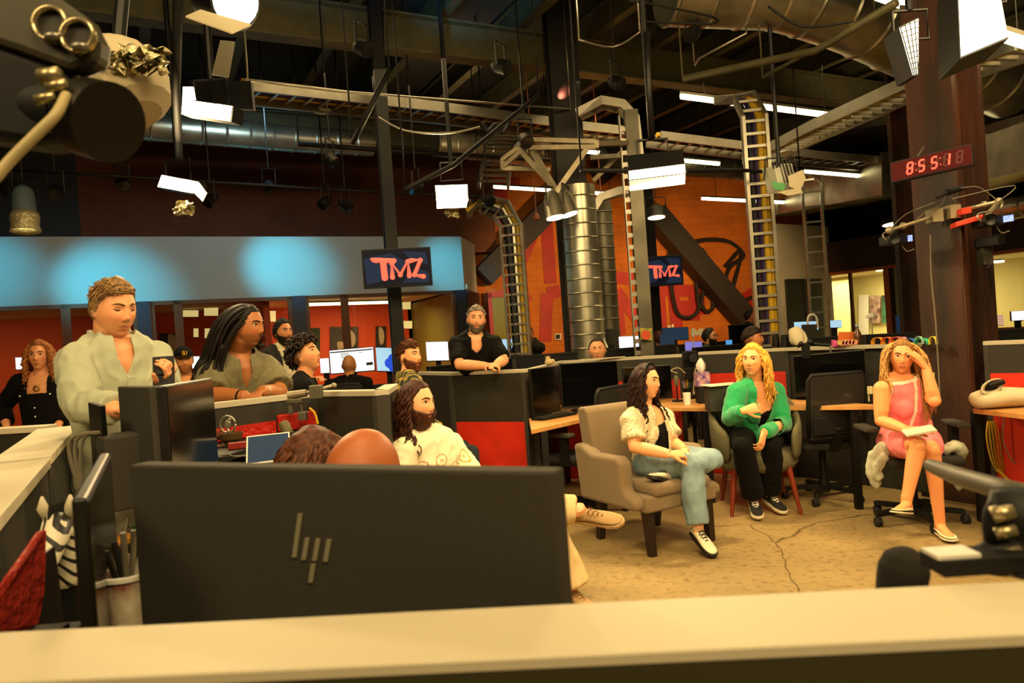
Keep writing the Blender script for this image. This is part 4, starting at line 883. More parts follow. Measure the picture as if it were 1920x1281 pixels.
def ring_roots(a0, a1, els, n, both=True, seed=2):
    rs = random.Random(seed); o = []
    for e in els:
        for i in range(n):
            a = a0 + (a1 - a0) * (i + .5) / n + rs.uniform(-.06, .06); o.append((a, e + rs.uniform(-.06, .06)))
            if both: o.append((-a, e + rs.uniform(-.06, .06)))
    return o
def short_tufts(J, c, n=260, L=.03, r=.006, line=None, seed=5, parent=None, wave=.003, up=.3, name='hair', dirf=None):
    """many short locks lying over the scalp"""
    hd = J['hd']; rs = random.Random(seed); mb = MB(); line = line or [.08, .076, .05, .02, -.015, -.03, -.055, -.08]; k = 0
    while k < n:
        az = rs.uniform(-PI, PI); el = math.asin(rs.uniform(-.7, 1)); x, y, z = headsurf(np.array(az), np.array(el), dict(hd.P, feat=0), .004)
        if z < np.interp(abs(az), HLX, line): continue
        k += 1; p = V((float(x), float(y), float(z))); nr = p.normalized(); d = V(dirf) if dirf else V((.2 * math.sin(az), -.2, -1)); d = (d - nr * d.dot(nr)).normalized() + V((rs.uniform(-.5, .5), rs.uniform(-.5, .5), rs.uniform(-.3, .3))); pts = []
        for i in range(4): q = p + (d * (i / 3) * L) + nr * (up * L * math.sin(i / 3 * PI * .8) + .004); pts.append(hd.w(q + V((rs.uniform(-1, 1), rs.uniform(-1, 1), 0)) * wave))
        mb.tube(pts, [r, r * 1.1, r * .9, r * .3], 5)
    return mb.build(name, hm(c), parent, smooth=True)
def beard_shell(J, c, th=.012, low=.0, parent=None, nse=.003, top=-.03):
    hd = J['hd']
    def off(A, Ee):
        x, y, z = headsurf(A, Ee, hd.P); aa = np.abs(A); zt = np.interp(aa, [0, .35, .7, 1.2, 1.5, 1.7], [-.042, -.043, -.035 + .0 * top, -.02, .005, -.2]); m_ = np.clip((zt - z) / .007, 0, 1) * (aa < 1.62)
        lip = np.clip(1.5 - ((x / .022) ** 2 + ((z + .061) / .010) ** 2), 0, 1); m_ = m_ * (1 - lip)
        n = np.vectorize(lambda a, b, c_: mnoise.noise((a * 90, b * 90, c_ * 60)))(x, y, z)
        lowf = np.clip(-z / .117, 0, 1) ** 2
        return m_ * (th * (.4 + lowf) + nse * n) - (1 - m_) * .008
    mb = MB(); hd.add(mb, headgrid(hd.P, off, 96, 72)); return mb.build('beard', hm(c), parent, smooth=True)
def cloth(name, parent, mb, m, vox=.008, smooth=3, wr=.006, ws=.06, cut=None, solid=.004, colf=None, seed=0):
    me, co_ = remesh(mb, vox, smooth, name)
    n = len(co_); nr = np.empty(n * 3, dtype=np.float32); me.vertices.foreach_get('normal', nr); nr = nr.reshape(-1, 3)
    if wr:
        f = np.array([mnoise.noise((p[0] / ws + seed, p[1] / ws, p[2] / ws * .45)) + .5 * mnoise.noise((p[0] / ws * 2.3, p[1] / ws * 2.3 + seed, p[2] / ws * 1.2)) for p in co_]); f = 1 - np.abs(f) * 2
        co_ = co_ + nr * (f[:, None] * wr); me.vertices.foreach_set('co', co_.ravel())
    if colf is not None: setcol(me, colf(co_))
    if cut is not None: cut_mesh(me, cut)
    me.materials.append(m); me.polygons.foreach_set('use_smooth', [True] * len(me.polygons))
    o = bpy.data.objects.new(name, me); COL.objects.link(o)
    if cut is not None and solid: md = o.modifiers.new('s', 'SOLIDIFY'); md.thickness = solid; md.offset = -1
    if parent: put(o, parent)
    return o
def person(label, me, J=None, group=None):
    o = bpy.data.objects.new('person', me); COL.objects.link(o); return tag(o, label, 'person', group)
def pose(H, yaw, seated=True, s=1.0, hp=0., turn=0., roll=0., lean=0., P=None, sw=.185, hipz=None):
    """default joints from a head centre H; yaw: body facing angle from +x axis; turn: extra head yaw; hp: head pitch up"""
    f = V((math.cos(yaw), math.sin(yaw), 0)); r = V((f.y, -f.x, 0)); z = V((0, 0, 1)); H = V(H)
    hf = V((math.cos(yaw + turn) * math.cos(hp), math.sin(yaw + turn) * math.cos(hp), math.sin(hp))); up = z + hf.cross(z).normalized() * roll
    J = dict(hd=Head(H, hf, up, s, P or {})); nb = H + V((0, 0, -.162 * s)) - f * .03; J['nb'] = nb; hz = hipz if hipz is not None else (max(.46, nb.z - .60 * s) if seated else nb.z - .58 * s)
    hips = V((nb.x, nb.y, hz)) - f * lean; sc_ = nb + V((0, 0, -.045)); J['f'], J['r'] = f, r
    for k, q in (('R', 1), ('L', -1)):
        J['s' + k] = sc_ + r * q * sw * s; J['h' + k] = hips + r * q * .095
        if seated: J['k' + k] = J['h' + k] + f * .42 + r * q * .05 + V((0, 0, .02)); J['a' + k] = V((J['k' + k].x, J['k' + k].y, .09)) + f * .03
        else: J['k' + k] = V((J['h' + k].x, J['h' + k].y, hz * .53)) + f * .02; J['a' + k] = V((J['h' + k].x, J['h' + k].y, .085))
        J['t' + k] = J['a' + k] + f * .17 + V((0, 0, -.05))
        J['e' + k] = J['s' + k] + V((0, 0, -.29)) + r * q * .05 + f * .02; J['w' + k] = J['e' + k] + f * .20 + V((0, 0, -.10 if seated else .04)) - r * q * .06
    return J
def shoe(parent, J, k, m, sole, lace=None, L=.27, hi=0., low=False):
    f, dn_, r, base = fframe(J, k)
    def P(u, v, h): return base + f * u * L + r * v - dn_ * h
    root = parent; mb = MB(); rs = []
    for u, w, h in ((0, .022, .06), (.06, .031, .075), (.25, .034, .085 + hi * 0), (.45, .039, .075), (.7, .046, .052), (.9, .040, .042), (1.0, .018, .03)):
        if low: h = h * .55
        rs.append([P(u, w * math.cos(q), max(.004, .018 + (h - .018) * (.5 + .5 * math.sin(q))) if True else 0) for q in [2 * PI * i / 16 for i in range(16)]])
    mb.rings(rs)
    if not low: mb.tube([P(.2, 0, .05), P(.22, 0, .10 + hi), ], [.042, .041], 14)
    me = mb.build('shoe', m, root, smooth=True, sub=1)
    s = MB(); s.prism([P(u, v, 0) for u, v in ((0, -.025), (.25, -.036), (.5, -.038), (.72, -.048), (.92, -.042), (1.02, -.015), (1.02, .015), (.92, .042), (.72, .048), (.5, .038), (.25, .036), (0, .025))], -dn_ * (.022 if not low else .01)); s.build('sole', sole, me, bevel=.004)
    if lace:
        l = MB()
        for i in range(4):
            u = .36 + i * .08; h = .088 - i * .010; l.tube([P(u, -.025, h - .008), P(u + .03, 0, h + .004), P(u + .06, .025, h - .014)], .003, 5); l.tube([P(u, .025, h - .008), P(u + .03, 0, h + .005), P(u + .06, -.025, h - .014)], .003, 5)
        l.build('laces', lace, me)
    return me
def zrange(fn): return fn
def local_uvz(J):
    hc = mid(J['hL'], J['hR']); sc_ = mid(J['sL'], J['sR']); up = (sc_ - hc).normalized(); ss = (J['sR'] - J['sL']).normalized(); fw = up.cross(ss).normalized()
    if fw.dot(J['hd'].f + J.get('f', V())) < 0: fw = -fw
    o = np.array(sc_); M_ = np.array([ss, fw, up])
    return lambda C: (C - o) @ M_.T
# ================================================================ PARTITIONS AND DESKS
def partition(a, b, label, z1=1.22, t=.07, red=None, cap=m_cap, capw=.0, panel=m_gray, seams=(), group='cubicle partitions', clip_=None, redz=.72, mid_=None):
    a = V((a[0], a[1], 0)); b = V((b[0], b[1], 0)); r = T('cubicle_partition', label, 'partition', (a + b) / 2, group); d = b - a; L = d.length; u = d.normalized()
    mb = MB()
    if red: mb.slab(a, b, redz, z1 - .03, t)
    else: mb.slab(a, b, 0, z1 - .03, t)
    mb.build('upper_panel', panel, r, bevel=.003)
    if red: mb = MB(); mb.slab(a, b, 0.0, redz, t * .96); mb.build('lower_panel', red, r, bevel=.003)
    mb = MB(); mb.slab(a - u * .004, b + u * .004, z1 - .03, z1, t + .012 + capw); mb.build('top_trim', cap, r, bevel=.003)
    for s in seams: mb = MB(); c = a + d * s; mb.slab(c - u * .006, c + u * .006, 0, z1 - .03, t + .006); mb.build('seam_strip', m_dark, r)
    for q, n in ((a, -1), (b, 1)): mb = MB(); mb.slab(q - u * n * .03, q + u * n * .004, 0, z1 - .028, t + .008); mb.build('end_post', m_gray2, r)
    return r
ZP = 1.22
A0, A1 = Wz(112, 826, ZP), Wz(35, 862, ZP)
pA0, pA1 = Wz(108, 801, ZP), Wz(38, 860, ZP)
u_ = (pA1 - pA0).normalized(); n_ = V((-u_.y, u_.x, 0))
partition(pA0, pA1, 'grey partition with wide cream top, running away beside the curly haired woman', t=.16, cap=m_cream, red=m_red, redz=.80)
q0 = pA1 + u_ * .10 + n_ * .0; q1 = q0 + u_ * 1.3
partition(q0, q1, 'nearest grey partition at the left edge, cream top cut by the frame', t=.17, cap=m_cream, red=m_red, redz=.80)
partition(Wz(-60, 806, ZP), Wz(92, 797, ZP), 'cream topped partition in front of the curly haired woman', t=.09, cap=m_cream)
ZQ = 1.275; P2a, P2b, P2c = Wz(385, 757, ZQ), Wz(597, 733, ZQ), Wz(714, 731, ZQ)
partition(P2a, P2b, 'grey partition the man in the olive polo leans on', red=m_red, redz=.86, z1=ZQ)
partition(P2b, P2c, 'grey partition with a pale top edge, left of the long haired man', red=m_red, redz=.4, z1=ZQ)
partition(P2c, P2c + V((-.03, .5, 0)), 'short grey side partition behind the long haired man', z1=ZQ)
P3a, P3b, P3c = Wz(775, 697, ZP), Wz(848, 698, ZP), Wz(986, 692, ZP)
partition(P3a, P3b, 'dark partition between the plaid shirt man and the black tee man', cap=m_cap)
partition(P3b, P3c, 'dark partition with a red lower panel that the man in the black tee leans on', red=m_red, redz=.77, seams=(.02,))
partition(P3c + V((.04, .05, 0)), Wz(1048, 678, ZP), 'black partition left of the two black monitors', panel=m_black)
P5a, P5b = Wz(1048, 677, ZP), Wz(1278, 664, ZP)
partition(P5a, P5b, 'long grey partition behind the two black desk monitors', cap=m_cap, red=m_red, redz=.98)
P6a, P6b = Wz(1312, 660, ZP), Wz(1478, 652, ZP)
partition(P6a, P6b, 'grey partition with a red lower strip behind the blonde woman in green', red=m_red, redz=1.0)
P6c = Wz(1768, 642, ZP)
partition(P6b + V((.03, 0, 0)), P6c, 'long grey partition behind the woman in pink, with things lying on top', red=m_gray, redz=1.05, seams=(.0, .5), capw=.08)
P7a, P7b = Wz(1846, 640, ZP), Wz(2000, 634, ZP)
partition(P7a, P7b, 'grey partition with a red lower panel right of the rusty column', red=m_red, redz=.98)
# far rows
def far(a, b, z, label, m=m_black): return partition(a, b, label, z1=z, t=.05, cap=m, panel=m, group='far black cubicle partitions')
far(W(800, 660, 9.3), W(960, 655, 10.2), 1.2, 'far black partition behind the man in the black tee')
far(W(960, 660, 8.4), W(1270, 650, 8.9), 1.28, 'far black partition between the middle column and the green monitor row')
far(W(1300, 655, 9.5), W(1460, 650, 10), 1.2, 'far black partition behind the bearded man in glasses')
far(W(1455, 640, 8.8), W(1720, 630, 8.0), 1.25, 'far black partition behind the pile of coloured paper')
far(W(1130, 640, 13), W(1470, 630, 14), 1.15, 'farthest black partition under the orange wall')
far(W(1845, 640, 8.5), W(2000, 634, 8.0), 1.2, 'far black partition in the right hand bay')
far(W(520, 700, 8.6), W(760, 690, 8.8), 1.05, 'far black partition under the two bright monitors', m_black)
far(W(960, 640, 12), W(1060, 638, 12), 1.1, 'far black partition beside the man on the phone')
for q, (a, b) in enumerate(((W(1240, 640, 11.4), W(1470, 636, 11.4)), (W(1455, 618, 11.5), W(1545, 615, 11.2)))): far(a, b, 1.15, ('far black partition under the blue and pink monitor', 'far black partition before the bare silver ladder')[q])

def desk(poly, z, label, m=m_wood, legs=(), t=.035, name='desk', cat='desk'):
    r = T(name, label, cat, (poly[0][0], poly[0][1], 0)); mb = MB(); mb.prism([V((p[0], p[1], z)) for p in poly], (0, 0, -t)); mb.build('desktop', m, r, bevel=.004)
    for x, y in legs: mb = MB(); mb.box(x, y, (z - t) / 2, .05, .05, z - t); mb.build('leg', m_blackm, r)
    return r
ZD = .80
d0, d1, d2 = Wz(996, 806, ZD), Wz(1186, 764, ZD), Wz(1344, 764, ZD)
e0 = Wz(1045, 700, .9); 
desk([d0, d1, (P5b.x - .1, P5b.y - .06, 0), (P5a.x + .02, P5a.y - .1, 0), (d0.x + .0, P3c.y + .35, 0)], ZD, 'birch corner desk under the two black monitors', legs=[(d0.x + .1, d0.y + .12), (d1.x - .05, d1.y + .1)])
desk([(d1.x + .02, d1.y, 0), d2, (d2.x + .05, P6a.y - .08, 0), (P5b.x, P5b.y - .07, 0)], ZD, 'birch desk with the paper cup, between the curly haired and blonde women', legs=[(d2.x - .08, d2.y + .06)])
g0, g1 = Wz(1345, 762, ZD), Wz(1634, 760, ZD)
desk([(d2.x + .02, d2.y, 0), (g1.x, g1.y, 0), (P6c.x - .6, P6c.y - .5, 0), (P6a.x, P6a.y - .1, 0)], ZD, 'birch desk running behind the blonde woman and the empty mesh chair', legs=[(g1.x - .1, g1.y + .1)])
h0, h1 = Wz(1824, 766, ZD), Wz(2000, 785, ZD)
desk([h0, h1, (P7b.x, P7b.y - .06, 0), (P7a.x, P7a.y - .06, 0)], ZD, 'birch desk at the far right edge holding the cream bag', legs=[(h0.x + .08, h0.y + .1)])
# left desk under the leaning men, red textured back strip
m_quilt = mat('red_quilted_strip', 'b81c0c', .5, bump=.8, bs=22)
L0, L1, L2, L3 = Wz(300, 905, .80), Wz(600, 905, .80), Wz(640, 820, .80), (P2a.x + .03, P2a.y - .1, 0)
desk([(P2a.x + .05, P2a.y - .07, 0), (P2b.x, P2b.y - .07, 0), (P2c.x - .05, P2c.y - .08, 0), (P2c.x - .25, P2c.y - .62, 0), (P2b.x - .05, P2b.y - 1.0, 0), (P2a.x - .15, P2a.y - .95, 0)], .80, 'black topped desk below the man in the olive polo', m_black, [(P2c.x - .3, P2c.y - .55)])
# ================================================================ CHAIRS
m_arm = mat('taupe_upholstery', '7a6648', .9, bump=.12, bs=250, sheen=.2); m_leg = mat('dark_walnut_leg', '1e0f0a', .4)
def armchair(loc, f, label):
    """fabric armchair with low sloping arms, tapered legs; local +y is the front"""
    t = T('armchair', label, 'armchair', (0, 0, 0))
    def ex(poly, x0, x1): mb = MB(); mb.prism([V((x0, y, z)) for y, z in poly], (x1 - x0, 0, 0)); return mb
    ex([(-.33, .30), (-.42, .93), (-.40, .955), (-.33, .955), (-.30, .93), (-.19, .42), (-.19, .30)], -.31, .31).build('backrest', m_arm, t, bevel=.03, seg=3, smooth=2)
    mb = MB(); mb.box(0, .03, .345, .62, .56, .11); mb.build('base', m_arm, t, bevel=.02, seg=3, smooth=2)
    mb = MB(); mb.box(0, .07, .43, .50, .52, .09); mb.build('seat_cushion', m_arm, t, bevel=.035, seg=3, smooth=2)
    for s in (-1, 1):
        m_ = ex([(-.34, .31), (-.39, .70), (-.30, .70), (-.18, .645), (.10, .65), (.15, .61), (.15, .44), (.20, .40), (.28, .38), (.28, .31)], s * .33 - .055, s * .33 + .055); m_.build('armrest', m_arm, t, bevel=.028, seg=3, smooth=2)
    for x in (-.26, .26):
        for y, yy in ((.25, .27), (-.25, -.30)): mb = MB(); mb.tube([(x, y, .31), (x, yy, 0)], [.045, .032], 4, side=(1, 1, 0)); mb.build('leg', m_leg, t)
    f = V(f).normalized(); return move(t, loc, math.atan2(f.y, f.x) - PI / 2)
ac = armchair((.915, 5.15, 0), (.49, -.87, 0), 'taupe upholstered armchair holding the woman with long dark curls')
m_green = mat('olive_grey_upholstery', '5c573c', .85, bump=.1, bs=200); m_mahog = mat('reddish_wood_leg', '7a2c14', .4)
def tubchair(loc, f, label):
    t = T('tub_chair', label, 'armchair', (0, 0, 0)); mb = MB(); rs = []
    n = 18
    for i in range(n + 1):     # wrap-around shell
        a = -2.35 + 4.7 * i / n; k = math.cos(a * .5); h = .60 + .40 * max(0, k) ** 2.2; r0, r1 = .29, .34; s, c = math.sin(a), -math.cos(a)
        yo = .05 if abs(a) > 1.6 else 0
        rs.append([V((s * r0, c * r0 + yo, .40)), V((s * r1, c * r1 + yo, .40)), V((s * (r1 + .02), c * (r1 + .04) + yo, h - .02)), V((s * (r1 - .01), c * (r1 + .01) + yo, h)), V((s * (r0), c * r0 + yo, h - .02))])
    mb.rings(rs); mb.build('shell_back', m_green, t, smooth=True, bevel=0, sub=1)
    mb = MB(); mb.lathe((0, .03, .33), [(.05, 0), (.28, .0), (.31, .05), (.30, .13), (.25, .16), (.02, .17)], n=24); mb.build('seat', m_green, t, smooth=True)
    for x, y in ((-.2, .22), (.2, .22), (-.2, -.2), (.2, -.2)): mb = MB(); mb.tube([(x, y, .36), (x * 1.28, y * 1.28, 0)], [.024, .014], 10); mb.build('leg', m_mahog, t)
    f = V(f).normalized(); return move(t, loc, math.atan2(f.y, f.x) - PI / 2)
def pt(x, y, d): p = W(x, y, d); return V((p.x, p.y, 0))
pg = pt(1413, 840, 5.85); tubchair((pg.x + .02, pg.y + .02, 0), (-.15, -1, 0), 'olive grey tub chair with reddish legs under the blonde woman')
m_mesh = mat('dark_mesh_fabric', '1d1a14', .7, alpha=.82)
def office(label, loc, f, back=True, arms=True, group='black office swivel chairs'):
    t = T('office_chair', label, 'chair', (0, 0, 0), group)
    mb = MB(); mb.box(0, .02, .46, .50, .48, .07); mb.build('seat', mat('black_seat_fabric', '1a1712', .85), t, bevel=.03, seg=3, smooth=2)
    if back:
        mb = MB(); mb.tube([(-.21, -.25, .55), (-.23, -.30, .75), (-.225, -.32, 1.0), (-.20, -.33, 1.04), (.20, -.33, 1.04), (.225, -.32, 1.0), (.23, -.30, .75), (.21, -.25, .55), (.17, -.24, .52), (-.17, -.24, .52), (-.21, -.25, .55)], .017, 8); mb.build('back_frame', m_black, t, smooth=True)
        mb = MB(); g = []
        for z, y in ((.53, -.245), (.65, -.265), (.80, -.295), (.92, -.31), (1.03, -.325)): g.append([V((x, y - .03 * math.cos(x * 5), z)) for x in np.linspace(-.215, .215, 7)])
        fs = [(i * 7 + j, i * 7 + j + 1, (i + 1) * 7 + j + 1, (i + 1) * 7 + j) for i in range(4) for j in range(6)]; mb.add([p for r_ in g for p in r_], fs); mb.build('back_mesh', m_mesh, t, solid=.006)
        mb = MB(); mb.box(0, -.315, .64, .40, .012, .14); mb.bar((0, -.33, .62), (0, -.2, .42), .07, .03); mb.build('lumbar_pad', m_black, t, bevel=.005)
    if arms:
        for s in (-1, 1):
            mb = MB(); mb.box(s * .30, .02, .685, .09, .26, .035); mb.build('arm_pad', m_gray2, t, bevel=.014, seg=3)
            mb = MB(); mb.box(s * .30, -.02, .56, .045, .07, .24); mb.bar((s * .30, -.02, .45), (s * .1, -.02, .42), .05, .03); mb.build('arm_post', m_black, t)
    mb = MB(); mb.cyl((0, 0, .10), (0, 0, .42), .028); mb.cyl((0, 0, .06), (0, 0, .16), .045); mb.build('gas_column', m_black, t)
    b = MB()
    for i in range(5): a = i * 2 * PI / 5 + .3; b.bar((0, 0, .105), (.30 * math.cos(a), .30 * math.sin(a), .085), .05, .03)
    b.build('star_base', m_black, t)
    for i in range(5):
        a = i * 2 * PI / 5 + .3; x, y = .30 * math.cos(a), .30 * math.sin(a); mb = MB(); mb.cyl((x - .012, y, .032), (x + .014, y, .032), .03, n=16); mb.cyl((x - .03, y, .032), (x - .016, y, .032), .03, n=16); mb.cyl((x, y, .06), (x, y, .1), .01); mb.build('caster', m_rubber, t)
    f = V(f).normalized(); return move(t, loc, math.atan2(f.y, f.x) - PI / 2)
pk = pt(1708, 850, 5.12); oc = office('black swivel chair with armrests under the woman in pink', (pk.x + .02, pk.y + .04, 0), (-.12, -1, 0), back=False)
oc2 = office('empty black mesh swivel chair between the blonde woman and the woman in pink', (0, 0, 0), (.1, 1, 0))
p = pt(1538, 800, 6.0); move(oc2, (p.x, p.y, 0), 0.0 + .05)
p = pt(1100, 860, 6.1); c = dup(oc2, (p.x, p.y, 0), .8, 'dark swivel chair tucked under the birch corner desk, behind the armchair'); 
p = pt(1860, 850, 5.9); dup(oc2, (p.x + .2, p.y + .3, 0), .5, 'dark swivel chair half hidden right of the rusty column')
p = pt(985, 690, 9.6); dup(oc2, (p.x, p.y, 0), 2.8, 'far black swivel chair beside the man on the phone', scale=1.05)
p = pt(1240, 690, 11.6); dup(oc2, (p.x, p.y, 0), 3.1, 'far black swivel chair behind the person with cropped hair')
# ================================================================ FOREGROUND
# near ledge
l0, l1, r0, r1 = Wz(-60, 1188, 1.22), Wz(-60, 1283, 1.22), Wz(1980, 1086, 1.22), Wz(1980, 1186, 1.22)
t = T('near_partition', 'wide blurred cream topped partition right in front of the camera', 'partition', (0, .6, 0))
mb = MB(); mb.prism([l1, r1, r0, l0], (0, 0, -.012)); mb.build('top_surface', m_cream, t, bevel=.002)
mb = MB(); a = (l0 + l1) / 2; b = (r0 + r1) / 2; mb.prism([V((p.x, p.y, 1.207)) for p in (l1, r1, r0, l0)], (0, 0, -.035)); mb.build('edge_rail', mat('olive_edge_rail', '4c4830', .4, .3), t)
mb = MB(); dy = (l0 - l1) * .12; mb.prism([V((p.x, p.y, 1.17)) for p in (l1 + dy, r1 + dy, r0 - dy, l0 - dy)], (0, 0, -1.17)); mb.build('body_panel', m_gray, t)
c = Wz(1705, 1205, 1.19); mb = MB(); mb.obb((c.x, c.y - .004, 1.188), (.004, 0, 0), (0, .006, 0), (0, 0, .022)); mb.build('joint_cover', m_dark, t)
# monitors
m_screen = mat('black_glossy_screen', '050505', .12); m_bezel = mat('charcoal_monitor_shell', '17150f', .4)
def monitor(TL, TR, h, label, back=False, t=.03, stand=None, screen=None, name='computer_monitor', cat='monitor', group=None, base=True, tilt=0, desk_z=.80, foot=.1, logo=None):
    """TL, TR: top corners in the world; h: panel height; back=True shows the rear shell to the camera"""
    TL, TR = V(TL), V(TR); x = (TR - TL) / 2; n = V((x.y, -x.x, 0)).normalized()
    if n.dot(CAM - (TL + TR) / 2) < 0: n = -n
    z = (V((0, 0, 1)) + n * tilt).normalized() * h / 2; c = (TL + TR) / 2 - z; r = T(name, label, cat, (c.x, c.y, desk_z), group); s = -1 if back else 1; xn = x.normalized()
    mb = MB(); mb.obb(c, x, z, n * t / 2); mb.build('shell', m_bezel if not back else m_gray2, r, bevel=.004)
    f = c + n * s * (t / 2 + .001); mb = MB(); mb.obb(f + z * .03, x * .97, z * .93, n * .0008); mb.build('screen', screen or m_screen, r)
    if base:
        bc = c - n * s * .05; mb = MB(); mb.bar((bc.x, bc.y, c.z - h * .3), (bc.x, bc.y, desk_z + .01), .07, .025, n); mb.bar(c - n * s * t / 2 - V((0, 0, h * .36)), bc - V((0, 0, h * .36)), .08, .05); mb.build('stand_neck', m_black, r)
        mb = MB(); mb.lathe((bc.x, bc.y, desk_z), [(.005, .0), (foot, 0), (foot * .97, .012), (.03, .018), (.005, .018)]); mb.build('stand_base', m_black, r, smooth=2)
    return r, c, x, z, n
ML, MR = Wz(262, 868, 1.345), Wz(1048, 880, 1.345)
m_hp = mat('charcoal_matte_back', '241f12', .30, bump=.0)
r, c, x, z, n = monitor(ML, MR, .40, 'big blurred dark monitor seen from behind, with a slanted bar logo, in the foreground', back=True, t=.035, foot=.14, desk_z=.80)
r.children[0].data.materials[0] = m_hp
mb = MB(); X = x.normalized(); cc = c + n * .019 + z * .52; lz = V((0, 0, 1))
def lb(u0, v0, u1, v1, w=.0045): a_, b_ = cc + X * u0 + lz * v0, cc + X * u1 + lz * v1; mb.bar(a_, b_, w, .002, X)
for u0, v0, u1, v1 in ((-.030, -.022, -.016, .030), (-.016, -.024, -.008, .002), (.0, -.024, .008, .002), (.016, -.024, .024, .002), (-.008, -.050, -.002, -.028)): mb.obb(cc + (X * (u0 + u1) / 2 + lz * (v0 + v1) / 2) * 1.15, (X * (u1 - u0) + lz * (v1 - v0)) / 2 * 1.15, X * .0035, n * .001)
mb.build('logo', mat('dull_silver_logo', '9c967c', .35, .2), r)
# side monitor, seen nearly edge-on
s0, s1 = Wz(148, 935, 1.33), Wz(196, 850, 1.33)
monitor(s0, s1, .36, 'blurred monitor turned edge-on at the left of the foreground', back=False, t=.018, screen=mat('dim_reflecting_screen', '2c2818', .15), foot=.09)
s0, s1 = Wz(38, 1035, 1.22), Wz(88, 1002, 1.22)
# pair of back-to-back monitors on an arm by the pale shirt man
b0, b1, b2 = Wz(233, 724, 1.36), Wz(296, 734, 1.36), Wz(391, 722, 1.36)
k = 2.55 / b1.y if b1.y else 1
b0, b1, b2 = W(233, 724, 2.35), W(294, 735, 2.1), W(391, 722, 2.55)
zt = 1.5 - (b1 - CAM).z * -1 
r, *_ = monitor(V((b0.x, b0.y, b0.z)), V((b1.x, b1.y, b0.z)), .36, 'grey monitor shell with a cable box, angled away beside the man in the pale shirt', back=True, t=.04, base=False)
q = (b0 + b1) / 2; mb = MB(); e = (b1 - b0).normalized(); nn = V((-e.y, e.x, 0)); nn = nn if nn.dot(CAM - q) > 0 else -nn
mb.obb((q.x + nn.x * .05 - .02, q.y + nn.y * .05, q.z - .24), e * .05, nn * .05, (0, 0, .11)); mb.build('cable_box', m_gray2, r, bevel=.006)
mb = MB(); mb.cyl((q.x, q.y, .80), (q.x, q.y, q.z - .2), .02); mb.build('stand_neck', m_black, r)
mb = MB()
for j in range(3): mb.tube([(q.x + nn.x * .06 - .04, q.y - .05, q.z - .12), (q.x - .16 - .02 * j, q.y - .04, q.z - .14), (q.x - .17, q.y - .04, q.z - .3), (q.x - .10 + .02 * j, q.y - .06, q.z - .42), (q.x - .04, q.y - .05, q.z - .38)], .006, 6, smooth=5)
mb.build('cables', mat('grey_cable', '6a6452', .6), r)
monitor(V((b1.x + .01, b1.y, b0.z)), V((b2.x, b2.y, b0.z)), .30, 'black glossy monitor facing the camera, in front of the man in the pale shirt', t=.03, foot=.1, desk_z=.80)
c0, c1 = W(165, 755, 2.3), W(188, 762, 2.15); mb = MB(); mb.prism([c0, c1, V((c1.x, c1.y, .8)), V((c0.x, c0.y, .8))], (0.004, .02, 0))
tag(mb.build('display_board', m_black), 'thin black upright board standing left of the grey monitor shell', 'board')
# desks under the foreground gear
desk([(-1.0, 1.0, 0), (.25, .80, 0), (.25, 1.25, 0), (-.45, 1.85, 0), (-.85, 2.6, 0), (-1.25, 2.6, 0)], .80, 'pale cluttered desk behind the foreground monitor', mat('pale_desk', 'c9bd98', .5), [(-.9, 1.1), (.2, .9)])
# ================================================================ PEOPLE
def JP(hc, hf, up=(0, 0, 1), s=1.0, P=None, **k):
    J = {a: W(*b) for a, b in k.items()}; J['hd'] = Head(W(*hc), hf, up, s, P or {}); return J
m_denim = mat('light_blue_denim', '7f97a0', .85, var=.3, sc=5, bump=.2, bs=300); m_blackc = mat('black_cotton', '090807', .95, spec=.2)
m_cream_sh = mat('cream_dotted_shirt', 'ded3ae', .85); m_canvas = mat('white_canvas', 'e0d6b8', .8); m_blk_sole = mat('black_rubber_sole', '16120e', .6); m_tan_sole = mat('cream_rubber_sole', 'd8ccaa', .6); m_lace = mat('black_lace', '0c0a0a', .8)
# ---- woman in the armchair
J = JP((1212, 717, 5.1), (.80, -.60, -.02), (0, 0, 1), 1.0, dict(w=1.03, nose=.72), nb=(1206, 772, 5.15), sR=(1184, 790, 5.0), sL=(1244, 786, 5.3), eR=(1190, 838, 4.92), wR=(1256, 852, 4.78), eL=(1262, 830, 5.2), wL=(1284, 845, 4.98),
       hR=(1212, 868, 5.12), hL=(1240, 862, 5.28), kR=(1298, 874, 4.85), aR=(1309, 990, 4.82), tR=(1334, 1032, 4.68), kL=(1335, 862, 5.12), aL=(1256, 884, 4.96), tL=(1222, 892, 4.82)); J['f'] = V((.49, -.87, 0))
J['handR'] = dict(fd=(.9, .25, -.05), pn=(.1, .5, -.8), curl=.75, th=-1); J['handL'] = dict(fd=(-.6, -.7, -.15), pn=(.3, .3, -.9), curl=.8, th=1)
me = body(J, 'f0b07c', J['hd'].P, None, .0042, bust=.06, armR=1.08, belly=.01, lips='c05a48', brow='2a160c', gaze=(.001, 0))
pm = person('seated woman with long dark curls, cream patterned shirt over black top and light jeans', me)
lu = local_uvz(J)
mb = MB(); torso(mb, J, .008, bust=.062, belly=.01); cloth('black_top', pm, mb, m_blackc, .009, wr=.003, cut=lambda C: (lambda L: (L[:, 2] > -.02) & (L[:, 1] > -.0) & (np.abs(L[:, 0]) < .10) | (L[:, 2] > .02))(lu(C)))
def dots(Cc):
    L = lu(Cc); q = np.sin(L[:, 0] * 420) * np.sin(L[:, 2] * 420); base = np.tile(np.array(lin('e2d8b4')), (len(Cc), 1)); base[q > .35] = lin('a88a5c'); return base
mb = MB(); torso(mb, J, .022, bust=.066, low=.05, belly=.012); arm(mb, J, 'R', .020, .72, flare=.02); arm(mb, J, 'L', .020, .72, flare=.02)
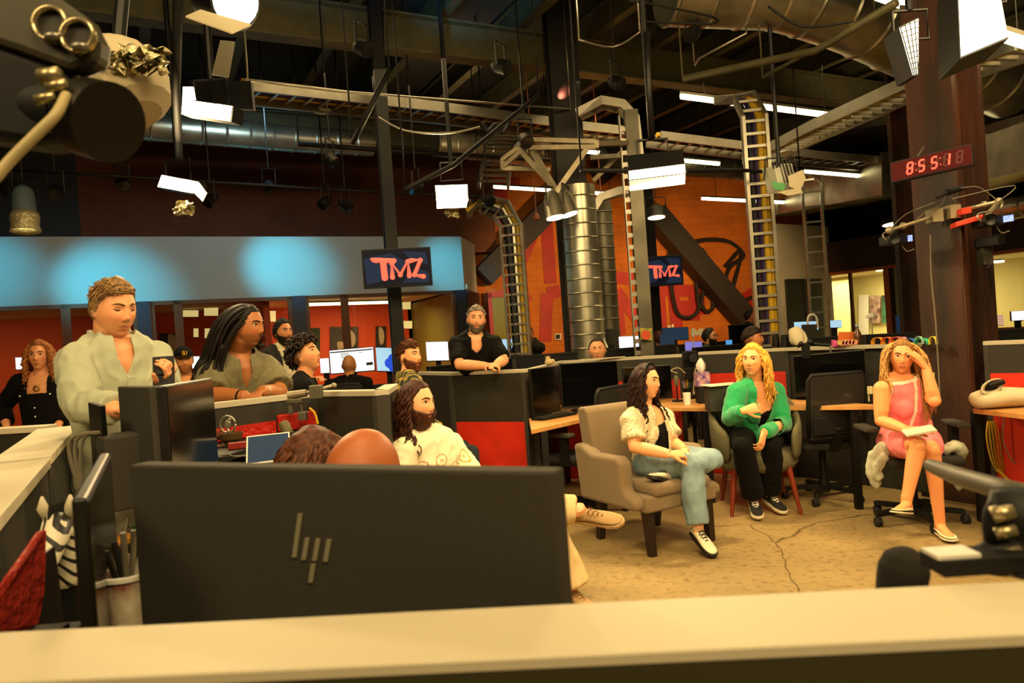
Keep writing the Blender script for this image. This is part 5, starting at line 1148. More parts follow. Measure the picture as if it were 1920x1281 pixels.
cloth('open_shirt', pm, mb, mat('cream_dotted_shirt_pattern', 'ffffff', .85, attr='col'), .008, wr=.008, ws=.09, colf=dots, cut=lambda C: (lambda L: ((L[:, 1] > .0) & (np.abs(L[:, 0] - .015) < .045 + .10 * np.clip(-L[:, 2] / .45, 0, 1) * .6) & (L[:, 2] < .03)) | ((L[:, 2] > -.01) & (np.abs(L[:, 0]) < .055) & (L[:, 1] > -.04)) | (L[:, 2] < -.56))(lu(C)))
mb = MB(); torso(mb, J, .014, low=.03, belly=.01, k=3); leg(mb, J, 'R', .016, 1.93, g2=.026, flare=.008); leg(mb, J, 'L', .018, 1.85, g2=.022)
cloth('jeans', pm, mb, m_denim, .009, wr=.010, ws=.11)

shoe(pm, J, 'R', m_canvas, m_blk_sole, m_lace, hi=.03); shoe(pm, J, 'L', m_canvas, m_blk_sole, m_lace, hi=.03)
bl_ = [(J['sR'], .075), (J['sL'], .075), (mid(J['nb'], J['sR'], .5), .07), (mid(J['nb'], J['sL'], .5), .07), (mid(mid(J['hL'], J['hR']), J['nb'], .75), .165)]
hc_ = '2a120a'; hair_cap(J, hc_, .016, parent=pm, name='hair', noise=.004)
locks(J, ring_roots(1.15, 2.95, (-.1, .15, .4, .65), 17), .40, hc_, .0072, .012, .085, parent=pm, name='hair_curls', balls=bl_, grav=.42, n=16, seed=4)
locks(J, ring_roots(1.3, 1.9, (.2, .5, .8), 6), .36, hc_, .0075, .012, .09, parent=pm, name='hair_front', balls=bl_, grav=.35, n=14, seed=9, out=.1)
h = J['hd']; mb = MB(); mb.tube([h.w((.092 * math.sin(a), .035 + .0, .02 + .112 * math.cos(a))) for a in np.linspace(-1.35, 1.35, 14)], .006, 6, side=h.f, ry=[.014] * 14)
for a in np.linspace(-1.2, 1.2, 18): mb.ell(h.w((.096 * math.sin(a), .035, .02 + .117 * math.cos(a))), .008, nu=6, nv=5)
mb.build('headband', m_black, pm, smooth=True)
# ---- blonde woman in the green hoodie
J = JP((1412, 677, 5.7), (-.62, -.78, .05), (.05, 0, 1), 1.02, dict(w=1.0, nose=.72), nb=(1415, 722, 5.78), sR=(1382, 738, 5.68), sL=(1452, 736, 5.85), eR=(1370, 784, 5.6), wR=(1396, 770, 5.38), eL=(1470, 795, 5.72), wL=(1432, 812, 5.42),
       hR=(1393, 822, 5.85), hL=(1446, 820, 5.95), kR=(1392, 836, 5.42), aR=(1413, 935, 5.62), tR=(1420, 960, 5.48), kL=(1448, 836, 5.5), aL=(1443, 925, 5.72), tL=(1463, 948, 5.6)); J['f'] = V((-.1, -1, 0))
J['handR'] = dict(fd=(.75, -.1, .15), pn=(.25, .9, -.3), curls=(.9, 1.0, 1.05, 1.1), th=-1); J['handL'] = dict(fd=(-.35, -.3, -.85), pn=(-.5, .6, 0), curl=.5, th=1)
me = body(J, 'f2ac74', J['hd'].P, None, .0044, bust=.07, lips='c2503c', brow='6a4420', gaze=(-.002, .001), smile=1.0)
pm = person('laughing blonde woman in a bright green hoodie and black trousers on the tub chair', me); lu2 = local_uvz(J)
mb = MB(); torso(mb, J, .006, bust=.072, B=.98); cloth('black_camisole', pm, mb, m_blackc, .009, wr=.002, cut=lambda C: lu2(C)[:, 2] > -.115)
mb = MB(); torso(mb, J, .024, bust=.072, low=.03)
for k in 'LR': arm(mb, J, k, .022, 1.95, flare=-.004)
mb.tube([J['nb'] + J['r' if 0 else 'f'] * -.10 + V((.10, -.02, -.03)), J['nb'] - J['f'] * .13 + V((0, 0, -.04)), J['nb'] - J['f'] * .10 + V((-.10, 0.02, -.03))], [.04, .055, .04], 12)
for q in (-1, 1): mb.tube([J['nb'] + V((q * .11, -.0, -.0)), J['nb'] + V((q * .085, -.09, -.05)), J['nb'] + V((q * .07, -.13, -.14))], [.035, .03, .02], 10)
m_gr = mat('bright_green_fleece', '0f9455', .9, sheen=.3, bump=.1, bs=300)
cloth('hoodie', pm, mb, m_gr, .009, wr=.010, ws=.10, cut=lambda C: (lambda L: (L[:, 1] > .0) & (np.abs(L[:, 0]) < np.interp(L[:, 2], [-.30, -.22, 0, .1], [.0, .025, .085, .09])) & (L[:, 2] > -.28))(lu2(C)))
mb = MB(); torso(mb, J, .012, low=.03, k=3); leg(mb, J, 'R', .014, 1.93, g2=.026, flare=.02); leg(mb, J, 'L', .014, 1.93, g2=.026, flare=.02); cloth('trousers', pm, mb, m_blackc, .010, wr=.006, ws=.1)
shoe(pm, J, 'R', mat('black_canvas', '14110f', .8), m_tan_sole, mat('white_lace', 'e8e0cc', .8), L=.26); shoe(pm, J, 'L', MATS['black_canvas'], m_tan_sole, MATS['white_lace'], L=.26)
bl_ = [(J['sR'], .08), (J['sL'], .08), (mid(J['nb'], J['sR'], .5), .08), (mid(J['nb'], J['sL'], .5), .08), (mid(mid(J['hL'], J['hR']), J['nb'], .75), .17)]
bc_ = 'e0a040'; hair_cap(J, bc_, .018, parent=pm, noise=.005, top=.008)
locks(J, ring_roots(1.2, 2.95, (-.1, .15, .4, .65, .9), 18), .32, bc_, .0068, .012, .13, parent=pm, name='hair_waves', balls=bl_, grav=.36, n=14, seed=14, out=.2)
locks(J, ring_roots(1.1, 1.7, (.4, .7, .95), 11), .30, bc_, .0066, .010, .12, parent=pm, name='hair_front', balls=bl_, grav=.30, n=14, seed=19, out=.25)
# ---- woman in pink
J = JP((1691, 670, 5.0), (-.42, -.90, -.06), (.10, 0, 1), .98, dict(w=.97, jaw=.92, nose=.72), nb=(1694, 712, 5.08), sR=(1654, 730, 4.98), sL=(1734, 726, 5.08), eR=(1652, 789, 4.95), wR=(1699, 806, 4.72), eL=(1752, 752, 4.84), wL=(1736, 690, 4.88),
       hR=(1676, 828, 5.12), hL=(1728, 828, 5.15), kR=(1722, 836, 4.66), aR=(1700, 938, 4.66), tR=(1678, 955, 4.52), kL=(1748, 846, 4.72), aL=(1762, 978, 4.80), tL=(1783, 1004, 4.64)); J['f'] = V((-.05, -1, 0))
J['handR'] = dict(fd=(.95, -.2, .05), pn=(0, .1, -1), curl=.25, th=-1); J['handL'] = dict(fd=(-.52, .02, .84), pn=(-.6, .75, -.3), curl=.28, th=1, spread=.3, thumb=(-.5, .3, .6))
me = body(J, 'f0a068', J['hd'].P, None, .0042, bust=.062, legR=.92, lips='b85046', brow='5a3a20', gaze=(-.003, 0))
pm = person('woman in a pink sleeveless dress leaning her forehead on her hand, legs crossed', me); lu3 = local_uvz(J)
def pinkc(Cc):
    L = lu3(Cc); c_ = np.tile(np.array(lin('ee8288')), (len(Cc), 1)); w_ = ((L[:, 1] > .02) & (np.abs(L[:, 0]) < .010)) | (L[:, 2] > .068) | ((np.abs(np.abs(L[:, 0]) - .144) < .008) & (L[:, 2] > -.10)); c_[w_] = lin('f4ead2')
    return c_
mb = MB(); torso(mb, J, .011, bust=.063, B=.97, low=.0); 
cloth('dress_top', pm, mb, mat('pink_knit', 'ffffff', .85, attr='col', bump=.1, bs=300), .006, wr=.004, ws=.09, colf=pinkc, cut=lambda C: (lambda L: (L[:, 2] > .085) | (np.abs(L[:, 0]) > .150) & (L[:, 2] > -.10))(lu3(C)))
K0, K1 = J['kR'], J['kL']; hz = mid(K0, K1)
mb = MB(); torso(mb, J, .022, low=.0, k=3); leg(mb, J, 'R', .024, .80, flare=.02); leg(mb, J, 'L', .030, .72, flare=.03)
mb.ell(mid(mid(J['hR'], J['kR'], .45), mid(J['hL'], J['kL'], .45)), (.15, .14, .085), nu=16, nv=10)
def hemc(Cc):
    c_ = np.tile(np.array(lin('ee8288')), (len(Cc), 1))
    for k_, f_ in (('R', .80), ('L', .72)):
        h_ = np.array(J['h' + k_]); ax = np.array(J['k' + k_]) - h_; t_ = (Cc - h_) @ ax / (ax @ ax); far_ = np.linalg.norm(Cc - (h_ + np.clip(t_, 0, 1)[:, None] * ax), axis=1); c_[(t_ > f_ - .02) & (far_ < .16) & (far_ > .098)] = lin('f4ead2')
    return c_
o = cloth('skirt', pm, mb, MATS['pink_knit'], .007, wr=.008, ws=.07, colf=hemc)
wf = mat('cream_leather_flat', 'ecdcb8', .45); shoe(pm, J, 'R', wf, m_tan_sole, None, L=.25, low=True); shoe(pm, J, 'L', wf, m_tan_sole, None, L=.25, low=True)
bl_ = [(J['sR'], .07), (J['sL'], .07), (mid(J['nb'], J['sR'], .5), .066), (mid(J['nb'], J['sL'], .5), .066), (mid(mid(J['hL'], J['hR']), J['nb'], .75), .16)]
oc_ = 'a87a40'; hair_cap(J, '8a6030', .014, parent=pm, noise=.003)
locks(J, ring_roots(1.3, 2.95, (-.1, .15, .4, .65, .9), 20), .42, oc_, .0062, .006, .20, parent=pm, name='hair_waves', balls=bl_, grav=.36, n=14, seed=24, out=.05, push=(0, -.4, 0))
locks(J, ring_roots(1.15, 1.8, (.4, .7, .95), 12), .42, 'b88a4c', .006, .008, .22, parent=pm, name='hair_front', balls=bl_, grav=.30, n=14, seed=29, out=.1, push=(0, -.4, 0))
# ================================================================ THE OTHER PEOPLE
def wear(pm, J, m, sl=.6, g=.018, low=.08, B=1, D=1, bust=0, belly=0, cutf=None, name='shirt', flare=.012, wr=.008, colf=None, vox=.009, armR=1):
    mb = MB(); torso(mb, J, g, B, D, bust, belly, low=low)
    for k in 'LR': arm(mb, J, k, g, sl, armR, flare=flare)
    lu_ = local_uvz(J); return cloth(name, pm, mb, m, vox, wr=wr, ws=.09, colf=colf, cut=(lambda C: cutf(lu_(C))) if cutf else None)
def pants(pm, J, m, name='trousers', g=.014, vox=.012):
    mb = MB(); torso(mb, J, g, low=.03, k=3)
    for k in 'LR': leg(mb, J, k, g, 1.93, g2=.024)
    return cloth(name, pm, mb, m, vox, wr=.006, ws=.1)
def collar(pm, J, m, r=.075, h=.035, op=.7, name='collar'):
    nb, hd = J['nb'], J['hd']; f = J.get('f', hd.f); mb = MB(); rs = []; rt = V((f.y, -f.x, 0)).normalized()
    for a in np.linspace(op * .55, 2 * PI - op * .55, 22):
        dd = f * math.cos(a) + rt * math.sin(a); sp = 1 - min(1, abs(a - PI) / PI) * .0; fr = max(0, math.cos(a)); c = nb + V((0, 0, .012)) - f * .012
        i0 = c + dd * r * .86 + V((0, 0, h * (1 - .9 * fr))); o0 = c + dd * (r + .022 + .02 * fr) + V((0, 0, -.022 - .05 * fr)); rs.append([i0, i0 + dd * .012, o0 + V((0, 0, .006)), o0])
    mb.rings(rs); return mb.build(name, m, pm, smooth=True)
def vneck(w=.07, d=.10, z=.0): return lambda L: ((L[:, 1] > 0) & (L[:, 2] > z - d) & (np.abs(L[:, 0]) < np.clip(w * (L[:, 2] - (z - d)) / d, 0, w))) | ((L[:, 2] > .05) & (np.hypot(L[:, 0], L[:, 1] - .0) < .075))
m_jeans = mat('dark_blue_jeans', '1c222c', .9, var=.2, sc=8); m_shoe = mat('black_shoe_leather', '14100c', .5)
def generic(label, J, skin, top, sleeve=.6, vox=.006, legs=m_jeans, face=True, hands=True, shoes=False, cutf=None, B=1, D=1, belly=0, bust=0, colf=None, tname='shirt', tflare=.012, low=.08, **kw):
    me = body(J, skin, J['hd'].P, None, vox, hands=hands, face=face, B=B, D=D, belly=belly, bust=bust, **kw); pm = person(label, me)
    wear(pm, J, top, sleeve, B=B, D=D, belly=belly, bust=bust, cutf=cutf, colf=colf, name=tname, flare=tflare, low=low); pants(pm, J, legs)
    for k in 'LR': shoe(pm, J, k, m_shoe, m_blk_sole)
    return pm
# ---- man in the pale shirt, standing at the left
J = pose(W(212, 583, 3.16), math.atan2(-.80, .62), seated=False, s=1.0, hp=-.20, turn=.42, P=dict(jaw=1.12, w=1.03, neck=.064), sw=.20)
J['hd'] = Head(W(214, 582, 3.08), (.86, -.50, -.22), (0, 0, 1), 1.0, dict(jaw=1.15, w=1.03, neck=.066))
J['nb'] = W(208, 644, 3.14); J['sR'] = W(148, 682, 3.02); J['sL'] = W(286, 674, 3.22); J['eR'] = W(152, 762, 2.88); J['wR'] = W(222, 768, 2.78); J['eL'] = W(312, 745, 3.12); J['wL'] = W(308, 722, 2.92)
J['handR'] = dict(fd=(.9, .1, -.05), pn=(0, .1, -1), curl=.4, th=-1); J['handL'] = dict(fd=(.35, -.3, .35), pn=(-.5, -.2, .6), curl=.7, th=1)
me = body(J, 'e8a272', J['hd'].P, None, .004, B=1.06, D=1.1, armR=1.08, eyes='down', brow='6a4a28', lips='b86a54', belly=.03, scalp=('8a7458', .55))
pm = person('tall man with short greying hair in a pale sage shirt, looking down at a phone', me)
m_sage = mat('pale_sage_shirt', 'a8ac94', .85, bump=.08, bs=250); wear(pm, J, m_sage, 1.86, g=.022, B=1.08, D=1.12, belly=.035, cutf=vneck(.034, .08, .04), flare=.006, wr=.009, vox=.007, armR=1.10, low=.12)
collar(pm, J, m_sage, .082, .05, 1.3); pants(pm, J, m_jeans)
lu5 = local_uvz(J); hc5 = mid(J['hL'], J['hR']); sc5 = mid(J['sL'], J['sR']); up5 = (sc5 - hc5).normalized(); ss5 = (J['sR'] - J['sL']).normalized(); fw5 = up5.cross(ss5); fw5 = fw5 if fw5.dot(J['f']) > 0 else -fw5
mb = MB(); mb.obb(sc5 + fw5 * .178 - up5 * .20, ss5 * .014, fw5 * .004, up5 * .16); mb.build('button_placket', mat('pale_placket', 'b4b8a0', .85), pm, bevel=.002)
for i in range(3): mb = MB(); mb.lathe(sc5 + fw5 * .183 - up5 * (.09 + .08 * i), [(.001, 0), (.006, 0), (.006, .003), (.001, .004)], fw5, 10); mb.build('button', m_white, pm)
mb = MB(); mb.tube([sc5 + fw5 * .172 - up5 * .075 + ss5 * .0, sc5 + fw5 * .186 - up5 * .11], .007, 8); mb.build('clip_microphone', m_black, pm)
for k in 'LR': shoe(pm, J, k, m_shoe, m_blk_sole)
hair_cap(J, '8a6a42', .012, front=.072, parent=pm, noise=.005, top=.016, hl=[.074, .073, .058, .03, -.01, -.03, -.055, -.08]); short_tufts(J, '8a6a42', 520, .028, .0030, [.080, .078, .070, .060, .055, .05, .045, .04], 31, pm, up=.16, name='hair_top', dirf=(.9, .35, .1))
q = J['wL'] + V((.03, -.06, .045)); mb = MB(); mb.obb(q, (.032, .01, .0), (-.004, .010, .05), (0.0, -.004, .001)); mb.obb(q, V((.036, .012, .0)), V((-.006, .02, .068)), V((0, -.006, .002)))
ph = T('phone', 'dark phone with a big camera lens square, held by the man in the pale shirt', 'phone', q); mb.build('case', m_black, ph, bevel=.003)
mb = MB(); mb.obb(q + V((.0, -.009, .02)), (.016, .005, 0), (-.002, .006, .02), (0, -.003, .001)); mb.build('camera_bump', mat('grey_lens_glass', '3a3c3c', .15), ph)
# ---- man with long locs, olive polo
J = pose(W(468, 612, 4.15), math.atan2(-.75, .25), seated=False, P=dict(jaw=1.1), sw=.20)
J['hd'] = Head(W(464, 613, 4.15), (.93, -.28, -.12), (-.0, 0, 1), 1.0, dict(jaw=1.1, neck=.062)); J['nb'] = W(444, 664, 4.22); J['sR'] = W(398, 702, 4.12); J['sL'] = W(498, 696, 4.30); J['eR'] = W(395, 742, 4.02); J['wR'] = W(462, 745, 3.92); J['eL'] = W(524, 738, 4.18); J['wL'] = W(490, 735, 3.98)
hb = mid(J['sR'], J['sL']) + V((-.05, .22, 0)); J['hR'] = V((hb.x - .09, hb.y, .92)); J['hL'] = V((hb.x + .09, hb.y + .03, .92))
for k in 'LR': J['k' + k] = V((J['h' + k].x, J['h' + k].y + .02, .5)); J['a' + k] = V((J['h' + k].x, J['h' + k].y + .06, .085)); J['t' + k] = J['a' + k] + V((.05, -.17, -.055))
J['handR'] = dict(fd=(.85, -.3, -.2), pn=(.1, .3, -.9), curl=.7, th=-1); J['handL'] = dict(fd=(-.6, -.5, -.3), pn=(.1, .3, -.9), curl=.8, th=1)
me = body(J, 'a8683c', J['hd'].P, None, .0045, B=1.1, D=1.1, armR=1.22, brow='120c08', beard=('3a2014', .35), lips='8c4a38', smile=.5)
pm = person('man with long dark locs and goatee in an olive polo, leaning on the partition', me)
m_olive = mat('olive_marl_polo', '6a6448', .9, var=.12, sc=60); wear(pm, J, m_olive, .82, g=.024, B=1.1, D=1.1, cutf=vneck(.028, .08, .04), flare=.022, wr=.010, armR=1.2); collar(pm, J, m_olive, .078, .04, 1.0); pants(pm, J, m_jeans)
for k in 'LR': shoe(pm, J, k, m_shoe, m_blk_sole)
hair_cap(J, '0e0806', .010, parent=pm, noise=.003); bl_ = [(J['sR'], .10), (J['sL'], .10), (mid(J['nb'], J['sR'], .5), .09), (mid(J['hd'].c, J['nb'], .9) + V((-.0, .02, 0)), .10)]
locks(J, ring_roots(1.0, 2.9, (.2, .5, .8, 1.05, 1.3), 7), .46, '120a06', .0095, .002, .3, parent=pm, name='locs', balls=bl_, grav=.10, n=14, seed=41, push=(-.5, .4, -.9), taper=.8, back=.6)
mb = MB(); h = J['hd']; mb.tube([h.w((-.02, .098, -.045)), h.w((0, .108, -.044)), h.w((.02, .098, -.045))], .004, 6); mb.tube([h.w((-.014, .090, -.10)), h.w((0, .104, -.098)), h.w((.014, .090, -.10))], [.008, .013, .008], 8); mb.build('goatee', hm('120c08'), pm, smooth=True)
w_ = J['wR'] + (J['eR'] - J['wR']).normalized() * .03; ax = (J['eR'] - J['wR']).normalized(); mb = MB(); mb.lathe(w_, [(.036, 0), (.040, .002), (.040, .012), (.036, .014)], ax, 20, caps=False); tag(mb.build('wrist_band', m_black, pm, solid=.002))
w_ = J['wL'] + (J['eL'] - J['wL']).normalized() * .03; ax = (J['eL'] - J['wL']).normalized(); mb = MB(); mb.lathe(w_, [(.036, 0), (.040, .003), (.040, .02), (.036, .023)], ax, 20, caps=False); mb.build('wrist_watch', m_silver, pm, solid=.002)
# ---- woman with curly hair far left
J = pose(W(74, 668, 5.9), math.atan2(-1, .15), seated=False, turn=.12, sw=.17, P=dict(w=.97)); J['eR'] = W(5, 765, 6.0); J['wR'] = W(12, 800, 5.85); J['eL'] = W(118, 772, 6.0); J['wL'] = W(108, 800, 5.85)
J['hipz'] = 1
pm = generic('curly haired woman in a black buttoned top with a pendant, at the far left', J, 'e8a070', m_blackc, 1.75, cutf=lambda L: ((L[:, 1] > 0) & (L[:, 2] > -.09) & (np.abs(L[:, 0]) < .075)) | ((L[:, 2] > .04) & (np.abs(L[:, 0]) < .08)), bust=.05, brow='5a3418', low=.05, D=1.05)
hair_cap(J, '8a5024', .02, parent=pm, noise=.006); bl_ = [(J['sR'], .07), (J['sL'], .07), (J['nb'], .09)]
locks(J, ring_roots(.95, 2.9, (-.1, .15, .4, .7, 1.0), 14), .30, '9a5c2a', .008, .016, .06, parent=pm, name='hair_curls', balls=bl_, grav=.38, n=16, seed=51, out=.35)
mb = MB(); f = J['f']; c = mid(J['sL'], J['sR']) + f * .115 + V((0, 0, -.04)); mb.tube([J['nb'] + J['r'] * -.06 + f * .05, c, J['nb'] + J['r'] * .06 + f * .05], .002, 5, smooth=4); mb.lathe(c + V((0, 0, -.01)), [(.014, 0), (.026, .002), (.026, .006), (.014, .008)], f, 18, caps=False); mb.build('pendant', mat('gold_pendant', 'e0b860', .3, .9), pm, solid=.002)
mb = MB()
for i, (a, b) in enumerate(((0, .2), (0, .27), (0, .34), (.0, .41), (-.11, .1), (.11, .1))): q = mid(J['sL'], J['sR']) + J['r'] * a + f * (.150 + .02 * (b > .15)) - V((0, 0, b)); mb.ell(q, .007, nu=8, nv=6)
mb.build('shirt_buttons', m_white, pm)
# ---- cap man
J = pose(W(344, 677, 6.4), math.atan2(-1, .45), seated=True, turn=.1, sw=.17, hipz=.72); 
pm = generic('bearded man in a black cap with a yellow monogram, between the two leaning men', J, 'd8935e', m_blackc, .6, cutf=vneck(.05, .05, .03), beard=('3a2010', .55), brow='2a160c')
hd = J['hd']; mb = MB()
def capo(A, Ee):
    x, y, z = headsurf(A, Ee, dict(feat=0)); m_ = np.clip((z - .038) / .006, 0, 1); return m_ * .016 - (1 - m_) * .02
hd.add(mb, headgrid(dict(feat=0), capo)); mb.build('cap_crown', m_blackc, pm, smooth=True)
mb = MB(); n = 12; rs = []
for i in range(n + 1): a = -1.0 + 2.0 * i / n; rs.append([hd.w((.088 * math.sin(a), .085 * math.cos(a), .046)), hd.w((.095 * math.sin(a), .10 * math.cos(a) + .065 * math.cos(a), .040)), hd.w((.095 * math.sin(a), .10 * math.cos(a) + .065 * math.cos(a), .034)), hd.w((.088 * math.sin(a), .085 * math.cos(a), .040))])
mb.rings(rs); mb.build('cap_visor', m_blackc, pm)
mb = MB(); gl = lambda u, z: hd.w((u, .108 - z * .25 + .012, z + .04))
for s_ in ([(-.018, .045), (-.018, .015), (-.004, .015)], [(.0, .012), (.0, .046), (.014, .043), (.015, .033), (.0, .030), (.016, .026), (.016, .014), (.0, .012)]): mb.tube([gl(*p) for p in s_], .0035, 5)
mb.build('cap_monogram', mat('yellow_embroidery', 'e8b020', .7), pm)
hair_cap(J, '2a1a10', .008, parent=pm, noise=.002)
# ---- bearded man standing in the back, pale shirt and dark vest
J = pose(W(531, 624, 6.9), math.atan2(-.6, .9), seated=False, turn=-.1, s=1.0, P=dict(jaw=1.1))
def vestc(Cc): L = lu6(Cc); c_ = np.tile(np.array(lin('c2bb9c')), (len(Cc), 1)); c_[np.abs(L[:, 0]) > .09] = lin('14120f'); return c_
lu6 = local_uvz(J)
pm = generic('dark bearded man in a pale polo and dark vest, farther back beside the navy post', J, 'c88558', mat('vest_and_polo', 'ffffff', .9, attr='col'), .7, colf=vestc, brow='120c08', beard=('1a100a', .85)); collar(pm, J, mat('pale_polo_collar', 'c2bb9c', .9)); hair_cap(J, '120c08', .014, parent=pm, top=.012, noise=.007); beard_shell(J, '140c08', .014, parent=pm)
# ---- curly dark haired young man in black
J = pose(W(572, 668, 5.0), .25, seated=True, P=dict(neck=.058), sw=.19, hipz=.62); J['hd'] = Head(W(574, 667, 5.0), (.86, -.25, .28), (-.25, 0, 1), 1.0, dict(neck=.058, jaw=1.1))
pm = generic('young man with dark curly hair in a black tee, seen in profile looking up right', J, 'e6a070', m_blackc, .7, vox=.0048, cutf=lambda L: ((L[:, 2] > .05) & (np.abs(L[:, 0]) < .075)) | ((L[:, 1] > 0) & (L[:, 2] > -.03) & (np.abs(L[:, 0]) < .065)), brow='1a0f08', scalp=('2a1a10', .7), beard=('6a4028', .2)); hair_cap(J, '1c100a', .016, parent=pm, noise=.009, top=.018, curl=.6, hl=[.07, .068, .06, .045, .04, .035, .0, -.05])
short_tufts(J, '22140c', 330, .032, .0065, [.066, .066, .06, .045, .04, .035, .0, -.04], 61, pm, wave=.008, up=.9, name='hair_curls')
# ---- small man seen from behind before the bright screens
J = pose(W(655, 686, 8.1), math.atan2(1, .1), seated=True, hipz=.62)
pm = generic('balding man seen from behind in front of the bright web page screen', J, 'c8854e', m_blackc, 1.8, face=False, vox=.008, hands=False, scalp=('5a3c22', .5))
# ---- man in the plaid shirt
J = pose(W(770, 668, 5.75), .3, seated=True, turn=.0, P=dict(jaw=1.05), hipz=.60); J['hd'] = Head(W(769, 669, 5.75), (.80, -.58, .02), (0, 0, 1), 1.0, dict(jaw=1.1, neck=.06)); lu7 = local_uvz(J)
def plaid(Cc):
    L = lu7(Cc); a = np.abs(((L[:, 0] + .5) / .055) % 1 - .5) * 2; b = np.abs(((L[:, 2] + .5) / .06) % 1 - .5) * 2; c_ = np.tile(np.array(lin('2c3a2a')), (len(Cc), 1)); c_[a > .6] = lin('8a7434'); c_[b > .65] = lin('7c6a30'); c_[(a > .6) & (b > .65)] = lin('c0a050'); c_[(a < .16)] = lin('13241f'); return c_
pm = generic('brown bearded man in a green and gold plaid shirt', J, 'ecaa74', mat('plaid_flannel', 'ffffff', .9, attr='col'), 1.8, vox=.005, colf=plaid, cutf=vneck(.03, .05, .03), brow='5a3418'); collar(pm, J, mat('plaid_collar', '44452a', .9, c2='8a7434', sc=30)); hair_cap(J, '5a3014', .009, parent=pm, top=.016, noise=.007, hl=[.070, .068, .060, .05, .02, -.0, -.03, -.06]); short_tufts(J, '5a3014', 260, .03, .004, [.074, .072, .066, .055, .04, .03, .02, 0], 91, pm, up=.25, name='hair_top', dirf=(.2, .6, .3)); beard_shell(J, '5a2c12', .020, parent=pm)
# ---- grey haired man in a black tee, leaning on the partition
J = pose(W(893, 600, 6.5), math.atan2(-1, .2), seated=False, turn=.0, sw=.20, P=dict(jaw=1.1), s=1.02); J['hd'] = Head(W(893, 601, 6.5), (.12, -.99, .06), (.10, 0, 1), 1.02, dict(jaw=1.1, neck=.062, w=.98)); J['nb'] = W(890, 632, 6.58); J['sR'] = W(857, 647, 6.5); J['sL'] = W(925, 645, 6.55); J['eR'] = W(862, 684, 6.32); J['wR'] = W(912, 686, 6.22); J['eL'] = W(944, 676, 6.42); J['wL'] = W(930, 684, 6.24)
hb = mid(J['sR'], J['sL']) + V((0, .30, 0)); J['hR'] = V((hb.x - .09, hb.y, .92)); J['hL'] = V((hb.x + .09, hb.y, .92))
for k in 'LR': J['k' + k] = V((J['h' + k].x, J['h' + k].y + .02, .5)); J['a' + k] = V((J['h' + k].x, J['h' + k].y + .06, .085)); J['t' + k] = J['a' + k] + V((.0, -.17, -.055))
J['handR'] = dict(fd=(.9, -.2, .0), pn=(.2, .1, -1), curl=.7, th=-1); J['handL'] = dict(fd=(-.75, -.4, .1), pn=(.1, .1, -1), curl=.8, th=1)
pm = generic('smiling man with grey hair and short beard in a black tee, leaning on folded arms', J, 'eaa576', m_blackc, .85, vox=.005, cutf=vneck(.045, .05, .03), B=1.05, D=1.1, armR=1.15, brow='4a3a2a', beard=('5a4c3c', .55), smile=.6); hair_cap(J, '8c8474', .008, parent=pm, top=.014, noise=.006, hl=[.078, .076, .064, .05, .02, -.0, -.03, -.06]); short_tufts(J, '9a9282', 240, .026, .004, [.08, .078, .07, .058, .04, .03, .02, 0], 92, pm, up=.3, name='hair_top', dirf=(.1, .5, .3)); beard_shell(J, '5c5040', .009, parent=pm)
# ---- long haired man seated in the middle
J = JP((783, 758, 4.0), (.86, -.48, -.04), (0, 0, 1), 1.03, dict(jaw=1.1, neck=.06), nb=(786, 818, 4.08), sR=(762, 846, 3.92), sL=(846, 838, 4.22), eR=(745, 925, 3.85), wR=(800, 965, 3.75), eL=(880, 900, 4.15), wL=(900, 945, 3.95), hR=(800, 965, 4.05), hL=(850, 955, 4.2), kR=(958, 950, 3.95), aR=(1088, 958, 4.0), tR=(1146, 956, 3.88), kL=(1020, 960, 4.18), aL=(1072, 1108, 4.10), tL=(1105, 1138, 3.95)); J['f'] = V((.75, -.65, 0))
J['handR'] = dict(fd=(.9, -.1, -.1), pn=(0, 0, -1), curl=.5, th=-1); J['dnR'] = V((.35, .5, -.78)); J['handL'] = dict(fd=(.9, -.2, -.2), pn=(0, 0, -1), curl=.4, th=1)
me = body(J, 'f0b284', J['hd'].P, None, .0045, armR=1.0, brow='3a1c0c', lips='b86050', belly=.02); pm = person('long haired bearded man in a cream printed tee and khaki trousers, seated', me); lu8 = local_uvz(J)
rp = random.Random(5); PT = [(rp.uniform(-.16, .16), rp.uniform(-.5, -.02), rp.choice(['b89a70', 'c8a04c', 'b88070', '9a8a78']), rp.uniform(.018, .035)) for _ in range(34)]
def prt(Cc):
    L = lu8(Cc); c_ = np.tile(np.array(lin('ece0c0')), (len(Cc), 1))
    for x, z, c, r in PT:
        d_ = np.sqrt((L[:, 0] - x) ** 2 + (L[:, 2] - z) ** 2); m_ = (np.abs(d_ - r) < .004) | (d_ < r * .25); c_[m_ & (L[:, 1] > -.02)] = lin(c)
    return c_
wear(pm, J, mat('cream_printed_tee', 'ffffff', .9, attr='col'), .85, g=.022, belly=.02, colf=prt, flare=.025, wr=.009, vox=.006, name='printed_tee')
mb = MB(); torso(mb, J, .012, low=.03, k=3); leg(mb, J, 'R', .018, 1.92, g2=.03, flare=.01); leg(mb, J, 'L', .020, 1.95, g2=.045, flare=.03); cloth('trousers', pm, mb, mat('khaki_cotton', 'd8bc88', .85, bump=.1, bs=200), .008, wr=.010, ws=.1)
sh_ = mat('beige_suede_sneaker', 'b09060', .85, bump=.1, bs=120); shoe(pm, J, 'R', sh_, mat('beige_sole', 'c0a070', .7), mat('tan_lace', '8c6c44', .8), L=.29); shoe(pm, J, 'L', sh_, MATS['beige_sole'], MATS['tan_lace'], L=.29)
